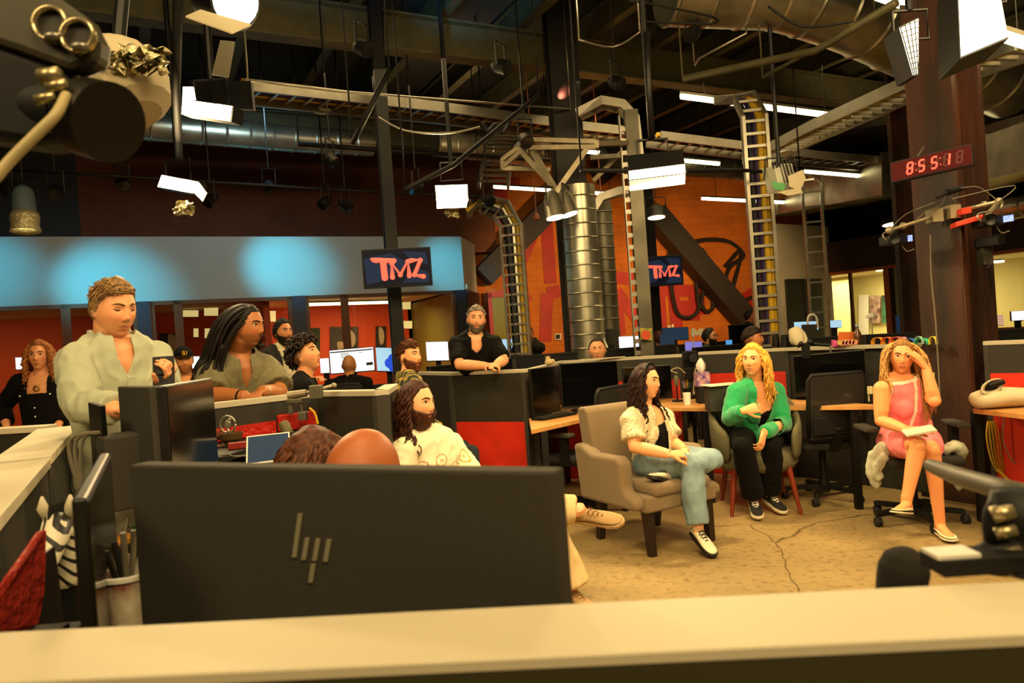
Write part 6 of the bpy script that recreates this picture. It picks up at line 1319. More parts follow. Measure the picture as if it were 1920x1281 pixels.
hair_cap(J, '3c1c0c', .013, parent=pm, noise=.004); beard_shell(J, '42200e', .020, parent=pm, nse=.005); bl_ = [(J['sR'], .085), (J['sL'], .085), (mid(J['nb'], J['sR'], .5), .085), (mid(J['nb'], J['sL'], .5), .085)]
locks(J, ring_roots(1.25, 2.95, (-.1, .15, .4, .7, 1.0), 14), .34, '3a1a0c', .0075, .013, .10, parent=pm, name='hair_waves', balls=bl_, grav=.36, n=15, seed=71, out=.05)
# ---- bald man and wavy haired person behind the foreground monitor
J = pose(W(684, 896, 1.98), math.atan2(.9, .35), seated=True, P=dict(w=1.12, neck=.062), hipz=.50); J['hd'] = Head(W(682, 898, 1.98), (.55, .8, -.25), (0, 0, 1), 1.13, dict(w=1.12, neck=.06)); J['nb'] = J['hd'].c + V((-.04, -.06, -.18))
me = body(J, 'a85c30', J['hd'].P, None, .005, B=1.1, D=1.1, face=False, hands=True); pm = person('bald brown skinned man seen from behind, just above the foreground monitor', me); wear(pm, J, m_blackc, .8, B=1.1, D=1.1); pants(pm, J, m_jeans)
[shoe(pm, J, k, m_shoe, m_blk_sole) for k in 'LR']
J = pose(W(588, 878, 2.45), math.atan2(.9, .1), seated=True, hipz=.46); pm = generic('person with wavy brown hair seen from behind, left of the bald man', J, 'd89a6a', m_blackc, .8, vox=.008, face=False, hands=False); hair_cap(J, '4c2814', .026, parent=pm, noise=.006, hl=[.02, .02, 0, -.02, -.05, -.09, -.1, -.1])
locks(J, ring_roots(.3, 3.1, (.1, .4, .7, 1.0, 1.3), 14), .26, '522c16', .009, .012, .09, parent=pm, name='hair_waves', balls=[(J['nb'], .11)], grav=.30, n=12, seed=81, out=.3)
# ---- far people
J = pose(W(990, 627, 10.6), math.atan2(-1, .1), seated=False, hipz=.55, s=1.0, sw=.17); J['kL'].z = J['kR'].z = .3
J['wL'] = W(998, 634, 10.45); J['eL'] = W(1006, 648, 10.4); J['handL'] = dict(fd=(0, 0, 1), pn=(-1, 0, 0), curl=.6)
pm = generic('far man in a dark jacket holding a phone to his ear', J, 'c88a58', mat('charcoal_jacket', '1e1c16', .9), 1.8, vox=.008, cutf=vneck(.03, .2, .03), brow='1a0f08'); hair_cap(J, '1a100a', .01, parent=pm, noise=.003)
J = pose(W(1120, 657, 7.9), math.atan2(-1, -.1), seated=False, hipz=.60, s=1.05, P=dict(w=1.12)); J['kL'].z = J['kR'].z = .3
pm = generic('man whose forehead and eyes just show over the long partition, beside the fat duct', J, 'f0ac7c', m_blackc, .8, vox=.006, eyes='down', brow='3a2010'); hair_cap(J, '2e1a0e', .008, parent=pm, noise=.003, hl=[.088, .086, .07, .03, -.01, -.03, -.06, -.08])
J = pose(W(1236, 636, 11.2), math.atan2(1, -.1), seated=True, hipz=.70); pm = generic('person with cropped hair seen from behind at the far blue screens', J, 'b8774a', mat('olive_sweater', '5c5638', .9), 1.8, vox=.008, face=False, hands=False); hair_cap(J, '3a1c10', .012, parent=pm, noise=.003)
J = pose(W(1331, 632, 10.2), math.atan2(-.5, .85), seated=True, hipz=.75); pm = generic('far bearded man with glasses and a dark cap, in a dark green tee', J, 'c88a5a', mat('dark_green_tee', '26301c', .9), .7, vox=.008, brow='120c08', beard=('140c08', .8)); beard_shell(J, '120a06', .02, parent=pm); hair_cap(J, '120c0a', .014, parent=pm, noise=.002)
h = J['hd']; mb = MB()
for q in (-1, 1): mb.tube([h.w((q * .031 + .02 * math.cos(a), .108, .012 + .016 * math.sin(a))) for a in np.linspace(0, 2 * PI, 13)], .002, 5); mb.tube([h.w((q * .05, .105, .016)), h.w((q * .078, .0, .016))], .002, 5)
mb.build('glasses', m_black, pm)
J = pose(W(1412, 636, 7.4), math.atan2(-.4, .9), seated=True, hipz=.72); pm = generic('dark haired person behind the grey partition, just above the blonde woman', J, 'c8804e', m_blackc, .8, vox=.007, brow='1a0f08', scalp=('4a2c1a', .6)); hair_cap(J, '22120a', .016, parent=pm, noise=.004, hl=[.05, .05, .045, .04, .03, .02, 0, -.05])
J = pose(W(1406, 594, 13.6), math.atan2(-.3, .95), seated=False, s=.98); pm = generic('farthest person, standing in dark red light under the long diagonal brace', J, 'b87048', m_blackc, 1.8, vox=.009, brow='1a0f08'); hair_cap(J, '120a08', .014, parent=pm, noise=.003)
# ================================================================ SMALLER THINGS
def one(mb, name, m, label, cat, group=None, **k): return tag(mb.build(name, m, **k), label, cat, group)
m_page = mat('white_web_page', 'e8ecf0', .5, e=1.1, ec='e4ecf4', spec=.1); m_bluescr = mat('blue_bloom_screen', '4a8ad0', .5, e=.9, ec='4a90d8', spec=.1); m_dkscr = mat('dark_code_screen', '1a2a38', .5, e=.6, ec='203850', spec=.1); m_pale = mat('pale_blue_screen', '9cc4e0', .5, e=.9, ec='9cc8e8', spec=.1)
def fdesk(a, b, dep, label, z=.76):
    a, b = V((a[0], a[1], 0)), V((b[0], b[1], 0)); u = (b - a).normalized(); n = V((-u.y, u.x, 0)) * dep
    return desk([a, b, b + n, a + n], z, label, m_wood, [tuple((a + u * .1 + n * .1)[:2]), tuple((b - u * .1 + n * .1)[:2])])
fdesk(W(560, 700, 8.9), W(800, 690, 9.0), .75, 'far desk with the two bright monitors in front of the red office')
fdesk(W(800, 660, 9.6), W(985, 655, 10.6), .7, 'far desk behind the man in the black tee')
fdesk(W(1130, 660, 9.1), W(1290, 650, 9.3), .7, 'far desk with lit monitors between the ladder pole and the fat duct')
fdesk(W(1270, 650, 10.6), W(1460, 650, 10.9), .6, 'far desk beside the bearded man in glasses')
fdesk(W(1470, 640, 9.3), W(1710, 630, 8.4), .7, 'far desk in front of the right office')
fdesk(W(1850, 630, 8.7), W(2000, 620, 8.3), .7, 'far desk right of the rusty column')
def mon(x0, y0, x1, y1, d, h, label, scr=None, back=False, dz=.76, bloom=None, d1=None, group='far desk monitors'):
    return monitor(W(x0, y0, d), W(x1, y1, d1 or d), h, label, back=back, t=.03, screen=scr, desk_z=dz, foot=.09, group=group)
r, c, x, z, n = mon(617, 657, 701, 650, 9.2, .31, 'bright monitor showing a white web page behind the balding man', m_page)
mb = MB(); f = c + n * .018
for v, a, b in ((.80, -.95, .95), (.66, -.5, -.1), (.55, -.5, -.15), (.42, -.5, -.2), (.3, -.5, -.12), (-.35, .62, .92), (.62, .3, .5)): mb.obb(f + x * (a + b) / 2 + z * v, x * (b - a) / 2, z * (.05 if v > .7 else .022 if v > -.3 else .12), n * .001)
mb.build('page_text', mat('page_ink', '202024', .6), r)
r, c, x, z, n = mon(704, 651, 748, 652, 9.1, .31, 'monitor with a blue petal wallpaper beside the plaid shirt man', m_pale); mb = MB(); f = c + n * .018
for k in range(7): a = k * .9; mb.ell(f + x * (.35 + .28 * math.cos(a)) + z * (-.25 + .35 * math.sin(a)), (.06, .003, .04), Matrix.Rotation(a, 3, 'Y'), 12, 6)
mb.build('petal_picture', mat('deep_blue_petals', '1440c0', .5, e=.9, ec='1848d0'), r)
mon(798, 641, 840, 640, 9.9, .27, 'monitor with a white page left of the man in the black tee', m_page)
mon(940, 636, 985, 634, 10.8, .22, 'small lit monitor right of the man in the black tee', m_pale)
mon(600, 672, 617, 671, 9.3, .2, 'narrow lit monitor beside the young man with curly hair', m_page)
mon(1159, 631, 1203, 629, 9.4, .24, 'monitor with a white window, left of the ladder pole', m_page)
mon(1236, 628, 1264, 626, 9.5, .22, 'monitor with dark blue editing panels, right of the ladder pole', m_dkscr)
mon(1128, 617, 1158, 617, 9.3, .26, 'dark monitor back standing beside the fat duct', back=True)
mon(1283, 641, 1316, 640, 10.9, .14, 'small screen with pink and blue portraits', mat('pink_blue_picture', '7a6ab8', .5, e=.9, ec='6a70c8'))
mon(1360, 638, 1372, 637, 10.9, .10, 'tiny bright blue screen right of the man in glasses', m_bluescr)
mon(1240, 615, 1290, 613, 11.0, .2, 'dark monitor at the far wall right of the ladder pole', m_dkscr)
mon(1365, 610, 1422, 606, 11.0, .32, 'large dark monitor left of the tall yellow cable ladder')
mon(1487, 604, 1533, 602, 9.5, .12, 'thin cyan lit monitor behind the white cloth', m_pale)
mon(1555, 601, 1577, 600, 9.5, .1, 'small cyan lit monitor behind the papers', m_pale)
mon(1503, 609, 1531, 608, 8.9, .26, 'dark monitor back beside the white cloth', back=True)
mon(1848, 592, 1880, 591, 8.9, .13, 'small pinkish screen right of the rusty column', mat('pinkish_screen', 'c8a08c', .5, e=.7, ec='c8a48c'))
mon(1894, 584, 1930, 582, 8.9, .12, 'pale screen at the far right edge', m_page)
mon(1678, 592, 1706, 588, 9.4, .24, 'dark monitor beneath the office door', m_dkscr)
# black desk monitors, keyboard
monitor(W(1048, 682, 6.45), W(1156, 676, 6.55), .40, 'largest black monitor on the birch corner desk', t=.03, foot=.13, group='black desk monitors')
monitor(W(992, 692, 6.15), W(1044, 686, 6.4), .40, 'black monitor squeezed against the dark partition post', t=.03, foot=.12, group='black desk monitors')
monitor(W(1166, 690, 6.9), W(1256, 684, 7.0), .32, 'black monitor behind the woman with long dark curls', t=.03, foot=.12, group='black desk monitors')
monitor(W(1486, 668, 6.35), W(1622, 655, 6.1), .40, 'wide black monitor behind the empty mesh chair', t=.03, foot=.14, group='black desk monitors')
def keyb(x, y, z, L, rz, label): c = Wz(x, y, z); mb = MB(); mb.box(c.x, c.y, z + .012, L, .14, .018, rz); r = T('keyboard', label, 'keyboard', c, 'keyboards'); mb.build('case', m_black, r, bevel=.004); k = MB(); R = Matrix.Rotation(rz, 3, 'Z'); [k.obb(c + R @ V((-L / 2 + .03 + j * .0285, -.045 + i * .03, .024)), R @ V((.011, 0, 0)), R @ V((0, .011, 0)), (0, 0, .003)) for i in range(4) for j in range(int((L - .04) / .0285))]; k.build('keys', m_gray, r); tag(r.children[-1], kind='stuff')
keyb(1040, 783, ZD, .42, .75, 'black keyboard on the front edge of the birch corner desk'); keyb(1105, 770, ZD, .30, .3, 'second black keyboard near the monitor stands'); keyb(1598, 750, ZD, .2, .1, 'dark keyboard end behind the mesh chair')
def cup(x, y, z, r, h, label, m=m_white, handle=False, flare=1.25, name='paper_cup', cat='cup'):
    c = Wz(x, y, z); mb = MB(); mb.lathe(c, [(.002, 0), (r, 0), (r * flare, h), (r * flare + .002, h), (r * flare - .003, h - .002), (r - .003, .006), (.002, .006)], n=20); o = one(mb, name, m, label, cat, smooth=2)
    if handle: k = MB(); k.tube([c + V((-r, 0, h * .8)), c + V((-r - .025, 0, h * .7)), c + V((-r - .025, 0, h * .35)), c + V((-r, 0, h * .2))], .004, 6, smooth=3); k.build('handle', m, o)
    return o
cup(1289, 759, ZD, .028, .105, 'tall white paper cup on the birch desk beside the curly haired woman'); cup(1590, 750, ZD, .025, .05, 'small white cup behind the mesh chair'); cup(330, 872, 1.08, .035, .05, 'white mug just above the foreground monitor', handle=True, flare=1.0, name='mug')
# tissue box on a black box, pens, microphone, papers
p = Wz(1326, 757, ZD); mb = MB(); mb.box(p.x, p.y + .08, ZD + .075, .13, .13, .15); one(mb, 'storage_box', m_black, 'black box under the tissue box', 'box', bevel=.004)
t = T('tissue_box', 'purple patterned tissue box with a white tissue standing up', 'tissue box', (p.x - .01, p.y + .08, ZD + .15)); mb = MB(); mb.box(p.x - .01, p.y + .08, ZD + .15 + .062, .115, .115, .124); mb.build('carton', mat('purple_pattern', '5a3a86', .6, c2='c89a9c', sc=28), t, bevel=.002)
mb = MB(); q = V((p.x - .01, p.y + .08, ZD + .274)); mb.rings([[q + V((math.cos(a) * r * (1 + .3 * math.sin(3 * a)), math.sin(a) * r, h)) for a in np.linspace(0, 2 * PI, 14, endpoint=False)] for r, h in ((.02, -.01), (.035, .03), (.038, .065), (.022, .10), (.006, .125))]); mb.build('tissue', m_white, t, smooth=True)
def mic(x, y, d, label, m=mat('olive_mic_grille', '5c5638', .6), zb=ZD, L=.10, r=.022, tilt=(0, 0, 1)):
    c = W(x, y, d); t = T('desk_microphone', label, 'microphone', (c.x, c.y, zb), 'desk microphones'); tl = V(tilt).normalized(); mb = MB(); mb.tube([c - tl * L / 2, c - tl * L * .3, c + tl * L * .3, c + tl * L * .45, c + tl * L * .5], [r * .8, r, r, r * .8, r * .3], 14); mb.build('head', m, t, smooth=True)
    mb = MB(); mb.cyl((c.x, c.y, zb + .01), c - tl * L / 2, .007); mb.lathe((c.x, c.y, zb), [(.002, 0), (.05, 0), (.05, .012), (.01, .016)]); mb.build('stand', m_black, t)
mic(1268, 714, 6.75, 'grey desk microphone on its stand beside the pens')
mic(538, 808, 3.75, 'olive barrel microphone in front of the red quilted pad', zb=1.08, L=.11, r=.028, tilt=(-.4, 0, 1))
t = T('pen_cup', 'black cup of coloured pens behind the paper cup', 'pen holder', Wz(1289, 745, ZD)); c = Wz(1289, 745, ZD); mb = MB(); mb.lathe(c, [(.002, 0), (.035, 0), (.035, .09), (.031, .09), (.031, .005), (.002, .005)]); mb.build('cup', m_black, t)
for i, hx in enumerate(('1f9a78', 'e0c030', '3a6ab0', 'd8d8c8', 'e07a30', '202020')): a = i * 1.05; b = MB(); b.cyl(c + V((.012 * math.cos(a), .012 * math.sin(a), .01)), c + V((.034 * math.cos(a), .03 * math.sin(a), .16 + .01 * (i % 3))), .0045, n=6); b.build('pen', mat('pen_' + hx, hx, .4), t)
def paper(x, y, z, w, h, rz, label, m=m_cream, name='paper_sheet', t=.004, cat='paper', group=None): c = Wz(x, y, z); mb = MB(); mb.box(c.x, c.y, z + t / 2 + .001, w, h, t, rz); return one(mb, name, m, label, cat, group)
paper(1352, 722, 1.0, .28, .2, .2, 'white papers on the desk divider left of the blonde woman', t=.006); mb = MB(); c = Wz(1352, 722, 1.0); mb.box(c.x, c.y, .9, .24, .16, .2); one(mb, 'storage_box', m_gray, 'grey box carrying the white papers left of the blonde woman', 'box')
paper(1560, 655 - 2, ZP, .001, .001, 0, 'x') if 0 else None
# dark camera rig behind the tissue box
t = T('camera_rig', 'black tangle of camera and straps between the two grey partitions', 'camera', W(1296, 700, 6.9)); mb = MB()
for (x, y, w, h) in ((1290, 668, .10, .09), (1305, 680, .09, .07), (1296, 700, .12, .10)): mb.obb(W(x, y, 6.9), (w / 2, .02, 0), (0, .05, 0), (0, 0, h / 2))
mb.cyl(W(1300, 672, 6.85), W(1300, 672, 6.7), .04); mb.cyl(W(1296, 705, 6.9), V((W(1296, 705, 6.9).x, W(1296, 705, 6.9).y, .0)), .02); mb.build('body', m_black, t, bevel=.006)
mb = MB(); mb.tube([W(1305, 700, 6.8), W(1308, 715, 6.75), W(1300, 740, 6.8), W(1304, 690, 6.8)], .006, 6, smooth=4); mb.tube([W(1270, 700, 6.8), W(1258, 695, 6.8), W(1272, 690, 6.8), W(1285, 700, 6.8)], .005, 6, smooth=4); mb.build('strap', mat('pale_strap', 'a89c70', .7), t)
c = Wz(1030, 685, ZP); t = T('small_plush', 'tiny cream plush toy sitting on the partition corner', 'toy', c); mb = MB(); mb.ell(c + V((0, 0, .03)), (.04, .03, .03)); mb.ell(c + V((-.01, 0, .06)), .024); mb.ell(c + V((.035, 0, .035)), .02); mb.build('body', mat('cream_plush', 'c8b080', .9), t, smooth=True); mb = MB(); mb.ell(c + V((-.028, -.01, .08)), .01); mb.ell(c + V((.008, -.01, .08)), .01); mb.build('ears', mat('brown_plush', '6a4020', .9), t, smooth=True)
paper(1130, 673, ZP, .45, .05, -.05, 'cream strip of papers lying along the long partition', t=.008)
# flag, sticker card, framed picture, letter sign, notes
mb = MB(); mb.prism([W(1125, 618, 8.6), W(1141, 652, 8.6), W(1119, 652, 8.6)], (0, .01, 0)); mb.cyl(W(1125, 590, 8.61), V((*W(1125, 590, 8.61)[:2], 0)), .006); one(mb, 'pennant', m_cream, 'cream triangular pennant beside the fat duct', 'flag')
t = T('sticker_card', 'colourful card with an orange ball taped to the ladder pole', 'card', W(1211, 625, 8.25)); mb = MB(); mb.prism([W(1200, 615, 8.25), W(1223, 616, 8.25), W(1223, 638, 8.25), W(1201, 637, 8.25)], (0, .008, 0)); mb.build('card', mat('green_yellow_card', '4a8a3a', .6, c2='d8b040', sc=25), t); mb = MB(); mb.lathe(W(1211, 628, 8.23), [(.002, 0), (.055, 0), (.055, .003), (.002, .004)], (0, 1, 0)); mb.build('ball_picture', mat('orange_ball', 'd8501c', .6), t)
t = T('framed_picture', 'small white framed dark picture on the orange wall', 'picture', onwall(1046, 631, .09)); mb = MB(); P_ = [onwall(x, y, .08) for x, y in ((1040, 626), (1052, 625), (1052, 637), (1040, 638))]; mb.prism(P_, -OUN * -.02); mb.build('frame', m_cream, t); mb = MB(); mb.prism([onwall(x, y, .105) for x, y in ((1042, 628), (1050, 627), (1050, 635), (1042, 636))], OUN * .004); mb.build('image', m_dark, t)
mb = MB()
for a, b in (((1299, 616), (1299, 631)), ((1299, 617), (1307, 628)), ((1307, 628), (1315, 617)), ((1315, 616), (1315, 631))): mb.bar(W(*a, 10.8), W(*b, 10.8), .05, .03, (0, 1, 0))
mb.cyl(W(1299, 631, 10.8), V((*W(1299, 631, 10.8)[:2], .76)), .008); one(mb, 'letter_sign', m_cream, 'white letter M sign standing on a far desk', 'sign')
for i, (x, y, w, h) in enumerate(((1232, 612, 6, 12), (1252, 610, 5, 7), (1259, 608, 4, 10), (1248, 617, 4, 6), (1272, 615, 10, 9), (1195, 610, 4, 10), (1141, 612, 3, 8), (1132, 560, 5, 40))):
    mb = MB(); mb.prism([onwall(x, y, .08), onwall(x + w, y, .08), onwall(x + w, y + h, .08), onwall(x, y + h, .08)], OUN * .005); one(mb, 'wall_note', m_cream, ('white sheet on the orange wall right of the ladder pole', 'small square note on the orange wall', 'tall narrow note on the orange wall', 'tiny lower note on the orange wall', 'wide note cluster sheet on the orange wall', 'narrow sheet left of the ladder pole on the wall', 'small label beside the second duct', 'long pale strip beside the second duct')[i], 'note', 'paper notes on the orange wall')
# ---- things on top of the long right partition
def topz(x, y): return Wz(x, y, ZP)
c = topz(1497, 650); t = T('white_cloth_bag', 'white crumpled cloth bag slumped on the long right partition', 'bag', c); mb = MB(); mb.tube([c + V((-.01, 0, 0)), c + V((0, 0, .06)), c + V((-.01, .0, .13)), c + V((-.02, 0, .175)), c + V((-.02, 0, .19))], [.06, .085, .075, .05, .01], 16); mb.tube([c + V((.04, -.02, .15)), c + V((.07, -.03, .06)), c + V((.03, -.05, -.01))], .022, 8); mb.build('cloth', mat('white_plush_cloth', 'cfc4a4', .95), t, smooth=True, sub=1, disp=(.035, .06))
for i, (x, s) in enumerate(((1455, 'left pair of black lens barrels'), (1472, 'right pair of black lens barrels'))):
    c = topz(x, 651); mb = MB(); mb.cyl(c, c + V((0, 0, .10)), .04, .035, 16); mb.cyl(c + V((0, 0, .10)), c + V((0, 0, .12)), .03, .03, 16); one(mb, 'lens_barrel', m_black, s + ' on the right partition', 'lens', 'lens barrels')
c = topz(1513, 655); t = T('clamp_rig', 'black clamp arm with knobs hooked over the right partition', 'clamp', c); mb = MB(); mb.tube([c + V((-.08, 0, .03)), c + V((.02, 0, .05)), c + V((.12, 0, .03)), c + V((.2, 0, .02))], .014, 8); mb.box(c.x - .03, c.y - .05, c.z - .01, .05, .06, .12); mb.ell(c + V((.02, -.03, .06)), .028); mb.ell(c + V((-.06, -.03, .05)), .022); mb.build('arm', m_blackm, t, smooth=2); mb = MB(); mb.cyl(c + V((.18, -.05, .02)), c + V((.18, -.05, -.08)), .008); mb.build('hook', m_silver, t)
c = topz(1572, 649); mb = MB(); mb.prism([c + V((-.06, 0, 0)), c + V((.12, 0, 0)), c + V((.02, 0, .02)), c + V((-.06, 0, .06))], (0, -.06, 0)); one(mb, 'pink_card', mat('hot_pink_card', 'e85aa0', .6), 'hot pink folded card on the right partition', 'card')
c = topz(1590, 647); mb = MB(); mb.prism([c + V((-.07, .05, 0)), c + V((.14, .05, 0)), c + V((.15, .05, .11)), c + V((-.05, .05, .12))], (0, .01, 0)); one(mb, 'orange_folder', mat('orange_folder', 'e0702c', .6), 'orange folder standing on the right partition', 'folder')
c = topz(1585, 649); mb = MB()
for i, hx in enumerate(range(5)): mb.obb(c + V((-.05 + i * .03, -.02, .03)), (.006, 0, .02), (0, .02, 0), (-.02, 0, .006))
one(mb, 'striped_pouch', mat('rainbow_pouch', 'd8d040', .6, c2='d8408a', sc=30), 'small multicoloured striped pouch before the orange folder', 'pouch')
c = topz(1609, 646); t = T('bottle', 'clear brown bottle among the papers on the right partition', 'bottle', c); mb = MB(); mb.lathe(c, [(.002, 0), (.03, 0), (.032, .09), (.02, .12), (.012, .14), (.012, .16), (.002, .16)]); mb.build('glass', mat('amber_bottle', '5a3c20', .15), t, smooth=2); mb = MB(); mb.lathe(c + V((0, 0, .16)), [(.002, 0), (.014, 0), (.014, .02), (.002, .02)]); mb.build('cap', mat('pale_blue_cap', '8ab0c0', .5), t)
c = topz(1622, 646); mb = MB(); mb.lathe(c, [(.002, 0), (.03, 0), (.03, .08), (.002, .08)]); one(mb, 'black_jar', m_black, 'short black jar right of the bottle', 'jar')
for i, (x0, x1, hx, s) in enumerate(((1641, 1662, 'e8a020', 'orange yellow'), (1656, 1676, 'f07818', 'orange'), (1668, 1692, 'f06868', 'salmon'), (1690, 1704, 'f0a0b8', 'pale pink'), (1696, 1718, '2060b0', 'blue'), (1716, 1730, 'a8d8c0', 'mint'), (1722, 1746, '38b088', 'green'), (1744, 1758, 'e8e040', 'yellow'))):
    a, b = topz(x0, 646), topz(x1, 645.5); u = (b - a); L = u.length / 2; u = u.normalized(); m0 = (a + b) / 2; yy = -.03 + .02 * (i % 3); pts = []
    mb = MB(); rs = []; n_ = V((-u.y, u.x, 0)); H = .062 if s not in ('blue', 'green') else .05
    for q in np.linspace(0, PI, 14): o_ = m0 + u * (-L * math.cos(q)) + V((0, 0, H * math.sin(q) ** .6)) + n_ * yy; i_ = m0 + u * (-(L - .003) * math.cos(q)) + V((0, 0, max(0, H * math.sin(q) ** .6 - .003))) + n_ * yy; rs.append([o_ - n_ * .022, o_ + n_ * .022, i_ + n_ * .022, i_ - n_ * .022])
    mb.rings(rs); one(mb, 'paper_loop', mat('paper_' + hx, hx, .7), s + ' paper loop of the rainbow chain on the right partition', 'paper loop', 'rainbow paper loops')
c = W(1523, 600, 9.3); mb = MB(); mb.tube([c + V((-.06, 0, -.1)), c + V((-.06, 0, 0)), c + V((-.03, 0, .06)), c + V((.03, 0, .06)), c + V((.06, 0, 0)), c + V((.06, 0, -.1))], .014, 8, smooth=4); mb.cyl(c + V((-.06, 0, -.1)), V((c.x - .06, c.y, .76)), .014); one(mb, 'arch_lamp', m_white, 'white arch shaped desk lamp before the bare silver ladder', 'lamp')
c = W(1634, 596, 9.2); mb = MB(); mb.lathe(c, [(.002, .06), (.03, .055), (.06, .02), (.065, 0), (.055, 0)], caps=False); mb.cyl(c, V((c.x, c.y, .76)), .008); one(mb, 'desk_lamp', m_white, 'small white mushroom lamp before the office posters', 'lamp', solid=.003)
# ---- right office contents
def rq(x, y, nn): r = W(x, y, 1) - CAM; o = RA + RN * nn; t = (o - CAM).dot(RN) / r.dot(RN); return CAM + r * t
def rboard(px, label, name, m, nn=3.8, cat='poster', th=.02):
    mb = MB(); x0, y0, x1, y1 = px; mb.prism([rq(x0, y0, nn), rq(x1, y0, nn), rq(x1, y1, nn), rq(x0, y1, nn)], RN * .02); return one(mb, name, m, label, cat)
rboard((1631, 554, 1650, 606), 'dark red poster board behind the right office glass', 'poster', mat('dark_red_poster', '4a1c14', .6, c2='b89a88', sc=6))
rboard((1653, 554, 1668, 606), 'dark notice board with a green sheet behind the right office glass', 'notice_board', mat('dark_notice_board', '2a2420', .6, c2='3a7a50', sc=5), cat='board')
rboard((1610, 553, 1628, 680), 'tall white cabinet behind the right office glass', 'white_cabinet', m_white, cat='cabinet')
rboard((1552, 515, 1594, 690), 'tall cream sliding panel behind the right office glass', 'room_divider', MATS['cream_yellow_wall'], 3.0, 'panel')
rboard((1683, 512, 1696, 690), 'lit narrow door pane between the right piers', 'narrow_pane', m_cream, .6, 'pane')
mb = MB(); mb.prism([W(1839, 541, 9), W(1850, 541, 9), W(1850, 576, 9), W(1839, 576, 9)], (0, .03, 0)); mb.cyl(W(1844, 576, 9.02), V((*W(1844, 576, 9.02)[:2], 0)), .02); one(mb, 'upright_screen', mat('blue_lit_screen', '101c30', .5, e=.6, ec='24406c'), 'narrow upright blue screen just right of the rusty column', 'screen')
# ---- left office contents behind the glass
def oq(x, y, nn): r = W(x, y, 1) - CAM; o = OD + ON * nn; t = (o - CAM).dot(ON) / r.dot(ON); return CAM + r * t
def oboard(px, nn, name, m, label, cat='picture', holes=None):
    x0, y0, x1, y1 = px; t = T(name, label, cat, oq((x0 + x1) / 2, (y0 + y1) / 2, nn)); mb = MB(); mb.prism([oq(x0, y0, nn), oq(x1, y0, nn), oq(x1, y1, nn), oq(x0, y1, nn)], ON * .03); mb.build('canvas', m, t)
    if holes:
        mb = MB()
        for (x, y, rx, rz_) in holes: mb.ell(oq(x, y, nn - .01), (rx, .012, rz_), nu=14, nv=8)
        mb.build('painted_face', mat('pale_paint', 'b09c80', .6), t)
    return t
oboard((619, 613, 672, 655), 3.5, 'painting', mat('dark_swirl_painting', '14100e', .6, c2='4a3c34', sc=9), 'dark painting of a pale face behind the red office glass, left of the screen column', holes=((655, 636, .14, .2), (636, 648, .12, .09)))
oboard((705, 612, 724, 655), 3.5, 'painting', mat('dark_brown_painting', '2a1a10', .6), 'brown painting of a face right of the dark office post', holes=((714, 630, .08, .2),))
oboard((298, 625, 332, 690), 3.2, 'painting', mat('dark_brown_painting'), 'dark painting of a round pale head behind the man with the cap', holes=((320, 645, .15, .2),))
oboard((580, 615, 600, 680), 3.45, 'green_board', mat('dark_green_board', '1c2a12', .7), 'dark green board on the red office wall', 'board')
m_lit = mat('lit_paper_window', 'e8d8a0', .6, e=.9, ec='e8d48c')
for i, (x0, y0, x1, y1) in enumerate(((750, 561, 770, 580), (784, 566, 804, 578), (490, 583, 517, 603), (343, 582, 372, 594), (383, 577, 409, 592), (752, 602, 773, 616), (785, 601, 807, 613), (363, 616, 372, 632), (384, 616, 400, 634))):
    oboard((x0, y0, x1, y1), 3.4 if x0 > 600 else 2.6, 'lit_window', m_lit, ('lit square window upper left of the right office end', 'lit square window upper right of the right office end', 'glowing lamp shade behind the locs man', 'glowing window patch above the cap man, left', 'glowing window patch above the cap man, right', 'dim lit window lower left of the right office end', 'dim lit window lower right of the right office end', 'small low lit patch above the cap, left', 'small low lit patch above the cap, right')[i], 'window')
for i, (x0, y0, x1, y1) in enumerate(((30, 670, 48, 692), (360, 668, 375, 690))):
    p0, p1 = W(x0, y0, 8.6), W(x1, y0, 8.6); monitor(p0, p1, .15, ('pale lit screen left of the curly haired woman', 'bright small screen right of the cap')[i], screen=m_page, desk_z=.8, group='far desk monitors')
    mb = MB(); 
    desk([(p0.x - .3, p0.y - .1, 0), (p1.x + .3, p1.y - .1, 0), (p1.x + .3, p1.y + .5, 0), (p0.x - .3, p0.y + .5, 0)], .80, ('far desk left of the curly haired woman', 'far desk behind the cap man')[i], m_wood, [(p0.x, p0.y + .3)])
